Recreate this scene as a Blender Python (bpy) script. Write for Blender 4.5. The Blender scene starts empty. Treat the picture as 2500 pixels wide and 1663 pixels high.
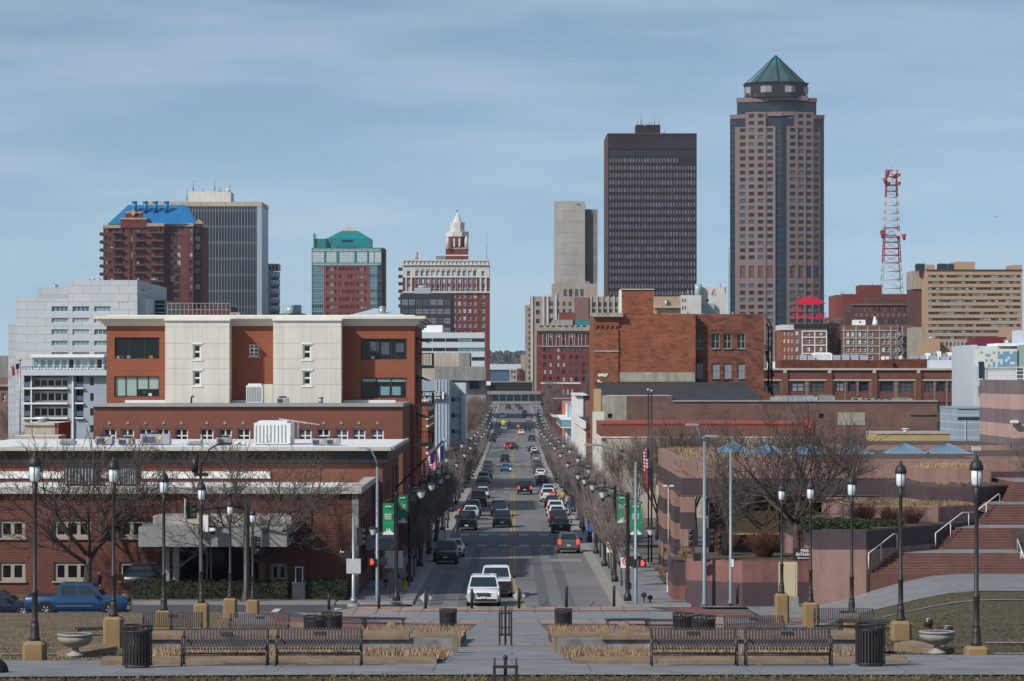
import bpy, math, random
from math import sin, cos, pi, radians, sqrt
from mathutils import Vector, Matrix
random.seed(7)
C = bpy.context.scene.collection
SC = bpy.context.scene
# ---------------------------------------------------------------- camera, sky, sun, exposure
F, U0, V0, CZ = 8150.0, 1250.0, 920.0, 13.6      # focal length and level line in photo pixels, eye height
cam = bpy.data.cameras.new('camera'); co = bpy.data.objects.new('camera', cam); C.objects.link(co)
co.location = (0, 0, CZ); co.rotation_euler = (radians(90), 0, 0)
cam.sensor_width = 36; cam.sensor_fit = 'HORIZONTAL'; cam.lens = 36 * F / 2500
cam.shift_y = 88.5 / 2500; cam.clip_start = 1; cam.clip_end = 30000
SC.camera = co
SUN_EL, SUN_AZ = 37, 227       # the sun stands behind the left shoulder
SD = Vector((sin(radians(SUN_AZ)) * cos(radians(SUN_EL)), cos(radians(SUN_AZ)) * cos(radians(SUN_EL)), sin(radians(SUN_EL))))
W = bpy.data.worlds.new('World'); SC.world = W; W.use_nodes = True
nt = W.node_tree; N = nt.nodes; Lk = nt.links
bg = N['Background']; bg.inputs[1].default_value = 0.119
sky = N.new('ShaderNodeTexSky'); sky.sky_type = 'NISHITA'; sky.sun_disc = False
sky.sun_elevation = radians(SUN_EL); sky.sun_rotation = radians(SUN_AZ); sky.air_density = 1.0; sky.dust_density = 0.6; sky.ozone_density = 2.5
tc = N.new('ShaderNodeTexCoord'); sp = N.new('ShaderNodeSeparateXYZ'); cb = N.new('ShaderNodeCombineXYZ')
ma = N.new('ShaderNodeMath'); ma.operation = 'MULTIPLY_ADD'; ma.inputs[1].default_value = 1.6; ma.inputs[2].default_value = 0.13
Lk.new(tc.outputs['Generated'], sp.inputs[0]); Lk.new(sp.outputs[0], cb.inputs[0]); Lk.new(sp.outputs[1], cb.inputs[1])
Lk.new(sp.outputs[2], ma.inputs[0]); Lk.new(ma.outputs[0], cb.inputs[2]); Lk.new(cb.outputs[0], sky.inputs[0])
mp = N.new('ShaderNodeMapping'); mp.inputs['Scale'].default_value = (9, 3, 60); mp.inputs['Rotation'].default_value = (0, radians(3), 0)
nz = N.new('ShaderNodeTexNoise'); nz.inputs['Scale'].default_value = 1.0; nz.inputs['Detail'].default_value = 9; nz.inputs['Roughness'].default_value = .55
cr = N.new('ShaderNodeValToRGB'); cr.color_ramp.elements[0].position = .38; cr.color_ramp.elements[1].position = .78
mu = N.new('ShaderNodeMath'); mu.operation = 'MULTIPLY'; mu.inputs[1].default_value = .36
mx = N.new('ShaderNodeMixRGB'); mx.inputs[2].default_value = (4.9, 5.5, 6.0, 1)
tint = N.new('ShaderNodeMixRGB'); tint.blend_type = 'MULTIPLY'; tint.inputs[0].default_value = 1; tint.inputs[2].default_value = (1.0, .965, .85, 1)
Lk.new(tc.outputs['Generated'], mp.inputs[0]); Lk.new(mp.outputs[0], nz.inputs[0]); Lk.new(nz.outputs[0], cr.inputs[0])
Lk.new(cr.outputs[0], mu.inputs[0]); Lk.new(sky.outputs[0], tint.inputs[1]); Lk.new(mu.outputs[0], mx.inputs[0]); Lk.new(tint.outputs[0], mx.inputs[1]); Lk.new(mx.outputs[0], bg.inputs[0])
sl = bpy.data.lights.new('sun', 'SUN'); so = bpy.data.objects.new('sun', sl); C.objects.link(so)
sl.energy = 3.2; sl.angle = radians(2); sl.color = (1, .965, .915)
so.rotation_euler = SD.to_track_quat('Z', 'Y').to_euler(); so.location = (-200, -100, 300)
SC.view_settings.view_transform = 'Standard'; SC.view_settings.look = 'None'; SC.view_settings.exposure = 0.31; SC.view_settings.gamma = 1
SC.cycles.max_bounces = 5; SC.cycles.diffuse_bounces = 2; SC.cycles.glossy_bounces = 2; SC.cycles.transmission_bounces = 2; SC.cycles.transparent_max_bounces = 4
SC.cycles.caustics_reflective = False; SC.cycles.caustics_refractive = False

# ---------------------------------------------------------------- pixels <-> metres
def X(u, D): return (u - U0) * D / F
def Z(v, D): return CZ - (v - V0) * D / F
def lerp(t, pts):
    if t <= pts[0][0]: return pts[0][1]
    for (a, p), (b, q) in zip(pts, pts[1:]):
        if t <= b: return p + (q - p) * (t - a) / (b - a)
    return pts[-1][1]
PROF = [(30, 7.7), (66, 7.65), (70, 7.5), (96, 5.85), (155, 2.1), (185, .3), (193, 0), (196, 0), (290, -1.5), (430, -2.2), (650, -4), (850, -4), (1050, -2.5), (1150, -.8), (1300, 1.5), (1600, 2), (9000, 2)]
def ss(a, b, x):
    t = min(1, max(0, (x - a) / (b - a))); return t * t * (3 - 2 * t)
def gz(x, y):
    z = lerp(y, PROF)
    if y < 240:
        zr = lerp(y, [(30, 7.7), (66, 7.65), (75, 7.3), (80, 6.93), (84, 6.75), (90, 6.5), (117, 5.1), (131, 4.5), (150, 3.7), (170, 2.75), (196, 2.0), (215, 1.8), (240, 0)])
        z += (zr - z) * ss(lerp(y, [(80, 3), (130, 12), (190, 16)]), lerp(y, [(80, 8), (130, 19), (190, 26)]), x)
        zl = lerp(y, [(30, 7.7), (66, 7.6), (70, 7.45), (165, 1.95), (183, .2), (186, 0), (240, 0)])
        z += (zl - z) * ss(3, 12, -x) * (1 if y < 200 else 1 - ss(200, 230, y))
    return z
def D_of_v(v, x=0):
    a, b = 40., 1600.
    for _ in range(50):
        m = (a + b) / 2
        if V0 + (CZ - gz(0, m)) * F / m > v: a = m
        else: b = m
    return a

# ---------------------------------------------------------------- mesh builder
class MB:
    def __init__(s): s.v = []; s.f = []; s.m = []; s.sm = []
    def quad(s, a, b, c, d, m=0):
        i = len(s.v); s.v += [tuple(a), tuple(b), tuple(c), tuple(d)]; s.f.append((i, i + 1, i + 2, i + 3)); s.m.append(m); s.sm.append(False)
    def tri(s, a, b, c, m=0):
        i = len(s.v); s.v += [tuple(a), tuple(b), tuple(c)]; s.f.append((i, i + 1, i + 2)); s.m.append(m); s.sm.append(False)
    def poly(s, pts, m=0):
        i = len(s.v); s.v += [tuple(p) for p in pts]; s.f.append(tuple(range(i, i + len(pts)))); s.m.append(m); s.sm.append(False)
    def box(s, x0, x1, y0, y1, z0, z1, m=0, mt=None):
        i = len(s.v)
        s.v += [(x0, y0, z0), (x1, y0, z0), (x1, y1, z0), (x0, y1, z0), (x0, y0, z1), (x1, y0, z1), (x1, y1, z1), (x0, y1, z1)]
        for k, q in enumerate(((0, 1, 5, 4), (1, 2, 6, 5), (2, 3, 7, 6), (3, 0, 4, 7), (4, 5, 6, 7), (3, 2, 1, 0))):
            s.f.append(tuple(i + j for j in q)); s.m.append(mt if (k == 4 and mt is not None) else m); s.sm.append(False)
    def hexa(s, b, t, m=0):      # four bottom points, four top points (counter-clockwise from above)
        i = len(s.v); s.v += [tuple(p) for p in b] + [tuple(p) for p in t]
        for q in ((0, 1, 5, 4), (1, 2, 6, 5), (2, 3, 7, 6), (3, 0, 4, 7), (4, 5, 6, 7), (3, 2, 1, 0)):
            s.f.append(tuple(i + j for j in q)); s.m.append(m); s.sm.append(False)
    def tube(s, pts, rs, n=8, m=0, smooth=True, cap=True):
        pts = [Vector(p) for p in pts]; k = len(pts)
        if not hasattr(rs, '__len__'): rs = [rs] * k
        i0 = len(s.v); prev = None
        for j, p in enumerate(pts):
            d = (pts[min(j + 1, k - 1)] - pts[max(j - 1, 0)])
            d = d.normalized() if d.length > 1e-9 else Vector((0, 0, 1))
            if prev is None: a = d.cross(Vector((0, 1, 0)) if abs(d.y) < .9 else Vector((1, 0, 0))).normalized()
            else: a = prev - d * prev.dot(d); a = a.normalized() if a.length > 1e-6 else d.orthogonal().normalized()
            prev = a; b = d.cross(a)
            for q in range(n):
                t = 2 * pi * q / n; w = a * cos(t) * rs[j] + b * sin(t) * rs[j]
                s.v.append((p.x + w.x, p.y + w.y, p.z + w.z))
        for j in range(k - 1):
            for q in range(n):
                r = (q + 1) % n
                s.f.append((i0 + j * n + q, i0 + j * n + r, i0 + (j + 1) * n + r, i0 + (j + 1) * n + q)); s.m.append(m); s.sm.append(smooth)
        if cap:
            s.f.append(tuple(i0 + q for q in reversed(range(n)))); s.m.append(m); s.sm.append(False)
            s.f.append(tuple(i0 + (k - 1) * n + q for q in range(n))); s.m.append(m); s.sm.append(False)
    def cyl(s, x, y, z0, z1, r, n=12, m=0, r1=None): s.tube([(x, y, z0), (x, y, z1)], [r, r if r1 is None else r1], n, m)
    def lathe(s, prof, n=20, m=0, x=0, y=0, z=0, smooth=True, flute=0):
        i0 = len(s.v)
        for r, h in prof:
            for q in range(n):
                t = 2 * pi * q / n; rr = r * (1 + (flute if q % 2 else 0))
                s.v.append((x + rr * cos(t), y + rr * sin(t), z + h))
        for j in range(len(prof) - 1):
            for q in range(n):
                r = (q + 1) % n
                s.f.append((i0 + j * n + q, i0 + j * n + r, i0 + (j + 1) * n + r, i0 + (j + 1) * n + q)); s.m.append(m); s.sm.append(smooth)
        s.f.append(tuple(i0 + q for q in reversed(range(n)))); s.m.append(m); s.sm.append(False)
        j = len(prof) - 1; s.f.append(tuple(i0 + j * n + q for q in range(n))); s.m.append(m); s.sm.append(False)
    def prism_y(s, poly, y0, y1, m=0):   # poly of (x, z) counter-clockwise seen from -y
        n = len(poly); i = len(s.v)
        s.v += [(x, y0, z) for x, z in poly] + [(x, y1, z) for x, z in poly]
        s.f.append(tuple(i + k for k in range(n))); s.m.append(m); s.sm.append(False)
        s.f.append(tuple(i + n + k for k in reversed(range(n)))); s.m.append(m); s.sm.append(False)
        for k in range(n):
            r = (k + 1) % n; s.f.append((i + r, i + k, i + n + k, i + n + r)); s.m.append(m); s.sm.append(False)
    def prism_z(s, poly, z0, z1, m=0, mt=None):   # poly of (x, y) counter-clockwise from above
        n = len(poly); i = len(s.v)
        s.v += [(x, y, z0) for x, y in poly] + [(x, y, z1) for x, y in poly]
        s.f.append(tuple(i + k for k in reversed(range(n)))); s.m.append(m); s.sm.append(False)
        s.f.append(tuple(i + n + k for k in range(n))); s.m.append(m if mt is None else mt); s.sm.append(False)
        for k in range(n):
            r = (k + 1) % n; s.f.append((i + k, i + r, i + n + r, i + n + k)); s.m.append(m); s.sm.append(False)
    def sphere(s, x, y, z, rx, ry=None, rz=None, n=10, m=0, k=6):
        ry = ry or rx; rz = rz or rx
        i0 = len(s.v)
        for j in range(k + 1):
            a = pi * j / k
            for q in range(n):
                t = 2 * pi * q / n; s.v.append((x + rx * max(.01, sin(a)) * cos(t), y + ry * max(.01, sin(a)) * sin(t), z - rz * cos(a)))
        for j in range(k):
            for q in range(n):
                r = (q + 1) % n; s.f.append((i0 + j * n + q, i0 + j * n + r, i0 + (j + 1) * n + r, i0 + (j + 1) * n + q)); s.m.append(m); s.sm.append(True)
    def mesh(s, name, mats):
        me = bpy.data.meshes.new(name); me.from_pydata(s.v, [], s.f)
        for q in (mats if isinstance(mats, (list, tuple)) else [mats]): me.materials.append(q)
        me.polygons.foreach_set('material_index', s.m); me.polygons.foreach_set('use_smooth', s.sm); me.update()
        return me
    def build(s, name, mats, parent=None, loc=(0, 0, 0), rz=0):
        return link(name, s.mesh(name, mats), parent, loc, rz)
def link(name, me, parent=None, loc=(0, 0, 0), rz=0):
    o = bpy.data.objects.new(name, me); C.objects.link(o); o.location = loc; o.rotation_euler = (0, 0, rz)
    if parent is not None: o.parent = parent; KIDS.setdefault(parent.name, []).append(o)
    return o
KIDS = {}
def tag(o, label=None, cat=None, group=None, kind=None):
    if label: o['label'] = label
    if cat: o['category'] = cat
    if group: o['group'] = group
    if kind: o['kind'] = kind
    return o
def thing(name, label, cat, loc=(0, 0, 0), rz=0, group=None):
    return tag(link(name, None, None, loc, rz), label, cat, group)
def copy_tree(o, parent=None):
    c = o.copy(); C.objects.link(c)
    if parent is not None: c.parent = parent
    for ch in KIDS.get(o.name, []): copy_tree(ch, c)
    return c
_T = {}
def text_mesh(s, mat, bold=0.0):
    k = (s, mat.name, bold)
    if k not in _T:
        cu = bpy.data.curves.new('lettering', 'FONT'); cu.body = s; cu.align_x = 'CENTER'; cu.align_y = 'CENTER'; cu.extrude = .02; cu.offset = bold; cu.space_line = .85
        o = bpy.data.objects.new('lettering', cu); C.objects.link(o); bpy.context.view_layer.update()
        me = bpy.data.meshes.new_from_object(o.evaluated_get(bpy.context.evaluated_depsgraph_get()))
        bpy.data.objects.remove(o); me.materials.clear(); me.materials.append(mat); me.name = 'lettering'
        xs = [v.co.x for v in me.vertices]; ys = [v.co.y for v in me.vertices]
        cx, cy = (min(xs) + max(xs)) / 2, (min(ys) + max(ys)) / 2
        for v in me.vertices: v.co.x -= cx; v.co.y -= cy
        _T[k] = (me, max(xs) - min(xs), max(ys) - min(ys))
    return _T[k]
def text(s, mat, x, y, z, w, h=None, parent=None, rz=0, bold=0.0):   # standing lettering that faces -y, w metres wide
    me, tw, th = text_mesh(s, mat, bold)
    o = link('lettering', me, parent, (x, y, z)); o.rotation_euler = (radians(90), 0, rz)
    o.scale = (w / tw, (h / th) if h else w / tw, .5); return o

# ---------------------------------------------------------------- materials
def nodes(name):
    m = bpy.data.materials.new(name); m.use_nodes = True; t = m.node_tree
    return m, t.nodes, t.links, t.nodes['Principled BSDF']
def c4(c, k=1): return (min(1, c[0] * k), min(1, c[1] * k), min(1, c[2] * k), 1)
def mat(name, col, rough=.8, var=.12, scale=1.2, metal=0, spec=.3, streak=0., stretch=(1, 1, 1), detail=4, fine=0.):
    m, n, l, b = nodes(name)
    b.inputs['Roughness'].default_value = rough; b.inputs['Metallic'].default_value = metal; b.inputs['Specular IOR Level'].default_value = spec
    if var == 0 and streak == 0: b.inputs['Base Color'].default_value = c4(col); return m
    t = n.new('ShaderNodeTexCoord'); mp = n.new('ShaderNodeMapping'); mp.inputs['Scale'].default_value = stretch
    q = n.new('ShaderNodeTexNoise'); q.inputs['Scale'].default_value = scale; q.inputs['Detail'].default_value = detail; q.inputs['Roughness'].default_value = .62
    r = n.new('ShaderNodeValToRGB'); r.color_ramp.elements[0].position = .3; r.color_ramp.elements[1].position = .7
    r.color_ramp.elements[0].color = c4(col, 1 - var); r.color_ramp.elements[1].color = c4(col, 1 + var)
    l.new(t.outputs['Object'], mp.inputs[0]); l.new(mp.outputs[0], q.inputs[0]); l.new(q.outputs[0], r.inputs[0]); out = r.outputs[0]
    if streak:
        mp2 = n.new('ShaderNodeMapping'); mp2.inputs['Scale'].default_value = (1.6, 1.6, .12)
        q2 = n.new('ShaderNodeTexNoise'); q2.inputs['Scale'].default_value = 1; q2.inputs['Detail'].default_value = 5
        r2 = n.new('ShaderNodeValToRGB'); r2.color_ramp.elements[0].position = .35; r2.color_ramp.elements[1].position = .6
        r2.color_ramp.elements[0].color = c4((1, 1, 1), 1 - streak); r2.color_ramp.elements[1].color = (1, 1, 1, 1)
        x = n.new('ShaderNodeMixRGB'); x.blend_type = 'MULTIPLY'; x.inputs[0].default_value = 1
        l.new(t.outputs['Object'], mp2.inputs[0]); l.new(mp2.outputs[0], q2.inputs[0]); l.new(q2.outputs[0], r2.inputs[0])
        l.new(out, x.inputs[1]); l.new(r2.outputs[0], x.inputs[2]); out = x.outputs[0]
    if fine:
        q3 = n.new('ShaderNodeTexNoise'); q3.inputs['Scale'].default_value = 14; q3.inputs['Detail'].default_value = 3
        r3 = n.new('ShaderNodeValToRGB'); r3.color_ramp.elements[0].position = .35; r3.color_ramp.elements[1].position = .65
        r3.color_ramp.elements[0].color = c4((1, 1, 1), 1 - fine); r3.color_ramp.elements[1].color = (1, 1, 1, 1)
        x = n.new('ShaderNodeMixRGB'); x.blend_type = 'MULTIPLY'; x.inputs[0].default_value = 1
        l.new(t.outputs['Object'], q3.inputs[0]); l.new(q3.outputs[0], r3.inputs[0]); l.new(out, x.inputs[1]); l.new(r3.outputs[0], x.inputs[2]); out = x.outputs[0]
    l.new(out, b.inputs['Base Color']); return m
def brick(name, c1, c2, mortar, bw=.24, bh=.085, dirt=.25, dscale=.35, ms=.012, stain=None, flat=False, sq=.5):
    """coursed surface: brick, block or panel; x+y runs along the wall, z up (flat=True: x, y)"""
    m, n, l, b = nodes(name); b.inputs['Roughness'].default_value = .85; b.inputs['Specular IOR Level'].default_value = .2
    t = n.new('ShaderNodeTexCoord'); s = n.new('ShaderNodeSeparateXYZ'); a = n.new('ShaderNodeMath'); c = n.new('ShaderNodeCombineXYZ')
    l.new(t.outputs['Object'], s.inputs[0]); l.new(s.outputs[0], a.inputs[0])
    if flat: a.inputs[1].default_value = 0; l.new(s.outputs[1], c.inputs[1])
    else: l.new(s.outputs[1], a.inputs[1]); l.new(s.outputs[2], c.inputs[1])
    l.new(a.outputs[0], c.inputs[0])
    k = n.new('ShaderNodeTexBrick'); k.inputs['Scale'].default_value = 1; k.inputs['Brick Width'].default_value = bw; k.inputs['Row Height'].default_value = bh
    k.inputs['Mortar Size'].default_value = ms; k.inputs['Color1'].default_value = c4(c1); k.inputs['Color2'].default_value = c4(c2); k.inputs['Mortar'].default_value = c4(mortar); k.offset = sq
    l.new(c.outputs[0], k.inputs[0])
    q = n.new('ShaderNodeTexNoise'); q.inputs['Scale'].default_value = dscale; q.inputs['Detail'].default_value = 6; q.inputs['Roughness'].default_value = .65; l.new(c.outputs[0], q.inputs[0])
    r = n.new('ShaderNodeValToRGB'); r.color_ramp.elements[0].position = .35; r.color_ramp.elements[1].position = .62
    r.color_ramp.elements[0].color = c4((1, 1, 1), 1 - dirt); r.color_ramp.elements[1].color = (1, 1, 1, 1)
    x = n.new('ShaderNodeMixRGB'); x.blend_type = 'MULTIPLY'; x.inputs[0].default_value = 1
    l.new(q.outputs[0], r.inputs[0]); l.new(k.outputs[0], x.inputs[1]); l.new(r.outputs[0], x.inputs[2]); out = x.outputs[0]
    if stain:     # (colour, low, high, scale x, scale z): weathered patches lying along the courses
        mp = n.new('ShaderNodeMapping'); mp.inputs['Scale'].default_value = (stain[3], stain[4], 1)
        q2 = n.new('ShaderNodeTexNoise'); q2.inputs['Scale'].default_value = 1; q2.inputs['Detail'].default_value = 7; q2.inputs['Roughness'].default_value = .7
        r2 = n.new('ShaderNodeValToRGB'); r2.color_ramp.elements[0].position = stain[1]; r2.color_ramp.elements[1].position = stain[2]
        x2 = n.new('ShaderNodeMixRGB'); x2.inputs[2].default_value = c4(stain[0])
        l.new(c.outputs[0], mp.inputs[0]); l.new(mp.outputs[0], q2.inputs[0]); l.new(q2.outputs[0], r2.inputs[0]); l.new(r2.outputs[0], x2.inputs[0]); l.new(out, x2.inputs[1]); out = x2.outputs[0]
    l.new(out, b.inputs['Base Color']); return m
def glass(name, col, rough=.08, spec=.5):
    m, n, l, b = nodes(name); b.inputs['Base Color'].default_value = c4(col); b.inputs['Roughness'].default_value = rough; b.inputs['Specular IOR Level'].default_value = spec; return m
def glow(name, col, e):
    m, n, l, b = nodes(name); b.inputs['Base Color'].default_value = c4(col); b.inputs['Emission Color'].default_value = c4(col); b.inputs['Emission Strength'].default_value = e; return m
M = {}
def mk(k, *a, **q): M[k] = mat(k, *a, **q)
mk('concrete', (.27, .265, .26), var=.14, scale=.5, fine=.12); mk('walk', (.25, .25, .255), var=.2, scale=.5, fine=.25, detail=8); mk('curb', (.30, .28, .25), var=.15)
mk('street', (.21, .203, .20), var=.2, scale=.2, stretch=(1, .25, 1), fine=.3); mk('asphalt', (.085, .085, .092), var=.16, scale=.3, fine=.12); mk('patch', (.12, .12, .128), var=.12, scale=.4)
mk('paint_white', (.5, .5, .5), var=.3, scale=4); mk('paint_yellow', (.42, .27, .07), var=.25, scale=3)
mk('lawn', (.185, .132, .072), var=.38, scale=.55, fine=.45, detail=8); mk('lawn_green', (.108, .086, .04), var=.35, scale=.7, fine=.5, detail=8); mk('soil', (.11, .08, .06), var=.4, scale=4, fine=.3)
mk('ground', (.14, .12, .10), var=.3, scale=.05)
mk('sandstone', (.255, .18, .115), var=.16, scale=2.2, streak=.3, fine=.12); mk('gold_stone', (.25, .165, .08), var=.14, scale=2, streak=.3)
mk('weather_concrete', (.24, .245, .24), var=.3, scale=1.6, streak=.45); mk('pale_stone', (.31, .30, .28), var=.12, scale=2, streak=.3)
mk('black_metal', (.022, .02, .021), rough=.45, var=.1, spec=.4); mk('brown_metal', (.028, .023, .023), rough=.5, var=.15, spec=.4); mk('slat_metal', (.045, .036, .041), rough=.45, var=.12, scale=5, spec=.45)
mk('grey_pole', (.20, .25, .28), rough=.45, metal=.3, var=.1); mk('galv', (.34, .35, .36), rough=.4, metal=.5, var=.12); mk('white_metal', (.7, .7, .68), rough=.5, var=.05)
mk('lamp_glass', (.62, .66, .68), rough=.25, var=.05, spec=.5); mk('roof_white', (.74, .74, .72), var=.06, scale=.25); mk('roof_grey', (.3, .3, .3), var=.15, scale=.3); mk('roof_dark', (.045, .045, .05), var=.25, scale=.5)
mk('fascia_black', (.018, .017, .018), rough=.6, var=.2); mk('coping', (.43, .40, .35), var=.08, scale=.6); mk('cream', (.62, .585, .52), var=.05, scale=.5, streak=.1); mk('cornice', (.66, .61, .53), var=.05); mk('joint', (.46, .43, .375), var=0)
mk('white_trim', (.72, .71, .68), var=.05); mk('beige_trim', (.34, .31, .26), var=.08); mk('ac_grey', (.33, .32, .38), var=.08, rough=.5); mk('ac_white', (.68, .70, .68), var=.05, rough=.5); mk('sticker', (.8, .5, .02), var=0)
mk('grey_panel', (.33, .38, .44), var=.08, scale=.3); mk('bluegrey_metal', (.30, .36, .42), var=.08, rough=.45, stretch=(3, 3, .1)); mk('light_metal', (.52, .56, .60), var=.07, rough=.45)
mk('tan_conc', (.44, .39, .32), var=.12, scale=.25, streak=.25); mk('mid_conc', (.27, .26, .25), var=.15, scale=.2, streak=.3); mk('grey_tower', (.40, .39, .37), var=.1, scale=.1, streak=.15); mk('hazel_stone', (.36, .30, .25), var=.16, scale=.2, streak=.2)
mk('blue_roof', (.012, .155, .36), rough=.4, var=.08, scale=.3, spec=.5); mk('teal_roof', (.01, .20, .215), rough=.4, var=.08, scale=.3); mk('green_copper', (.042, .088, .092), var=.3, scale=.12, rough=.6); mk('blue_sky_light', (.10, .20, .31), rough=.3, var=.12, scale=.6, spec=.6)
mk('terracotta', (.58, .56, .53), var=.08, scale=.2, streak=.12); mk('dark_frame', (.03, .035, .04), var=.1); mk('tan_brick_far', (.40, .265, .17), var=.06, scale=.1); mk('brown_far', (.095, .045, .04), var=.15, scale=.2)
mk('rust', (.105, .03, .016), var=.3, scale=.8, streak=.3); mk('pink', (.33, .20, .17), var=.1, scale=1.5, streak=.18, fine=.12); mk('plum', (.082, .058, .066), var=.14, scale=1.5, streak=.15, fine=.12); mk('pink_dark', (.24, .115, .10), var=.14, scale=1.2, streak=.3, fine=.12)
mk('pink_pale', (.47, .32, .275), var=.08, scale=.8, streak=.15); mk('plum_pale', (.20, .155, .17), var=.12, scale=.8, streak=.3); mk('step_tread', (.27, .16, .13), var=.16, scale=1.5); mk('step_red', (.13, .062, .052), var=.16, scale=1.5, fine=.15); mk('bark', (.075, .058, .045), var=.35, scale=6, stretch=(3, 3, .6)); mk('twig', (.085, .066, .056), var=.3, scale=2); mk('twig_pale', (.235, .195, .178), var=.3, scale=1); mk('twig_red', (.19, .14, .122), var=.3, scale=1); mk('far_wood', (.062, .064, .07), var=.35, scale=.08)
mk('dry_grass', (.33, .215, .125), var=.45, scale=3); mk('dry_grass_pale', (.42, .30, .18), var=.35, scale=3); mk('hedge', (.02, .026, .014), var=.4, scale=3); mk('juniper', (.045, .06, .022), var=.4, scale=3); mk('red_shrub', (.13, .058, .04), var=.35, scale=3); mk('plant_dry', (.15, .105, .085), var=.4, scale=4)
mk('tyre', (.012, .012, .013), var=.1, rough=.8); mk('rim', (.42, .43, .44), rough=.3, metal=.7, var=.05); mk('trim_black', (.016, .016, .018), rough=.5, var=0); mk('chrome', (.6, .6, .62), rough=.2, metal=.9, var=0); mk('plate', (.55, .58, .55), var=.1)
mk('red_paint', (.55, .012, .05), rough=.5, var=.08); mk('red_sign', (.62, .02, .02), rough=.5, var=0); mk('sign_back', (.45, .46, .47), rough=.45, var=.08); mk('sign_white', (.72, .72, .72), var=.03); mk('sign_green', (.01, .19, .12), var=.05); mk('sign_blue', (.015, .10, .45), var=.05); mk('lime', (.62, .75, .03), var=.05); mk('orange', (.75, .17, .03), var=.08); mk('banner_green', (.012, .235, .085), var=.1, rough=.6)
mk('yellow_hyd', (.62, .36, .02), var=.1); mk('green_hyd', (.01, .16, .10), var=.1); mk('flag_red', (.46, .025, .045), var=.08); mk('flag_white', (.70, .70, .70), var=.05); mk('flag_blue', (.02, .035, .115), var=.1); mk('gold', (.7, .45, .1), rough=.3, metal=.8, var=0); mk('bronze', (.05, .02, .015), rough=.35, var=.1, spec=.5)
mk('skin', (.45, .27, .2), var=.05); mk('dark_cloth', (.015, .015, .02), var=.1); mk('blue_cloth', (.03, .08, .25), var=.1); mk('yellow_cloth', (.7, .4, .02), var=.1); mk('white_cloth', (.65, .65, .66), var=.05); mk('jean', (.04, .06, .12), var=.1)
mk('tower_red', (.30, .045, .042), var=.1); mk('tower_white', (.5, .5, .52), var=.05); mk('cabinet', (.52, .45, .29), var=.05, streak=.1); mk('mauve_wall', (.20, .115, .105), var=.15, scale=1); mk('maroon', (.16, .02, .04), var=.1); mk('river_grey', (.2, .24, .28), var=.1, scale=.05)
mk('old_paint', (.34, .31, .25), var=.2, scale=.8, streak=.25); mk('ochre', (.42, .31, .16), var=.12, scale=.5); mk('red_band', (.32, .07, .045), var=.15); mk('pastel', (.62, .62, .55), var=.06); mk('coral', (.55, .17, .09), var=.08); mk('skyblue', (.12, .42, .62), var=.05); mk('purple', (.045, .02, .07), var=.1); mk('dusk_brick', (.17, .10, .10), var=.2, scale=1)
M['glass_dark'] = glass('glass_dark', (.009, .010, .012), .08, .3); M['glass_mid'] = glass('glass_mid', (.055, .07, .085)); M['glass_teal'] = glass('glass_teal', (.15, .29, .31), .15); M['glass_pale'] = glass('glass_pale', (.33, .42, .45), .2); M['blind'] = glass('blind', (.42, .45, .46), .4, .3); M['glass_grey'] = glass('glass_grey', (.20, .205, .22), .25, .4)  # glass_teal: sky reflection put into the base colour of the panes
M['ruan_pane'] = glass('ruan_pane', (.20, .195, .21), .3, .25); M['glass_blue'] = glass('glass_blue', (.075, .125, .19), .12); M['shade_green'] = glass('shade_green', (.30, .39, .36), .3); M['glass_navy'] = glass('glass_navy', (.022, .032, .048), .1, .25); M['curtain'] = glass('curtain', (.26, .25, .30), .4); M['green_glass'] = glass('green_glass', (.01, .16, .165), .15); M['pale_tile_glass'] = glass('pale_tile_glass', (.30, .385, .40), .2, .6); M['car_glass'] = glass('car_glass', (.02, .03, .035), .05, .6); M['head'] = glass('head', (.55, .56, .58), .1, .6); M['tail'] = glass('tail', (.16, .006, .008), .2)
M['hand_red'] = glow('hand_red', (1, .05, .03), 1.6); M['lit_red'] = glow('lit_red', (1, .04, .03), 1.1); M['lit_head'] = glow('lit_head', (1, .9, .78), 2.2)
M['brick_red'] = brick('brick_red', (.205, .046, .028), (.165, .04, .027), (.27, .16, .12), dirt=.18)
M['brick_low'] = brick('brick_low', (.14, .036, .026), (.105, .03, .023), (.19, .11, .088), dirt=.2, bh=.1, bw=.3, ms=.016)
M['brick_orange'] = brick('brick_orange', (.275, .061, .029), (.225, .052, .027), (.31, .15, .095), dirt=.12, bh=.11, bw=.3, ms=.016)
M['brick_tower'] = brick('brick_tower', (.155, .05, .044), (.13, .043, .04), (.15, .07, .06), bw=1, bh=.6, dirt=.2, dscale=.06)
M['brick_teal'] = brick('brick_teal', (.22, .062, .05), (.195, .055, .047), (.2, .08, .07), bw=1, bh=.7, dirt=.12, dscale=.06)
M['brick_deep'] = brick('brick_deep', (.19, .045, .035), (.165, .04, .034), (.18, .07, .06), bw=1, bh=.5, dirt=.2, dscale=.08)
M['brick_brown'] = brick('brick_brown', (.19, .095, .075), (.15, .075, .065), (.22, .15, .13), bw=.32, bh=.12, dirt=.3, dscale=.5, ms=.018, stain=((.085, .06, .055), .5, .75, .12, .5))
M['brick_ware'] = brick('brick_ware', (.175, .06, .042), (.14, .05, .04), (.2, .1, .08), bw=.32, bh=.13, dirt=.2, dscale=.3, ms=.016)
M['brick_old'] = brick('brick_old', (.335, .083, .036), (.22, .06, .034), (.30, .15, .09), bw=.34, bh=.13, dirt=.3, dscale=.5, ms=.02, stain=((.05, .032, .03), .5, .7, .7, 2.6))
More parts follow.
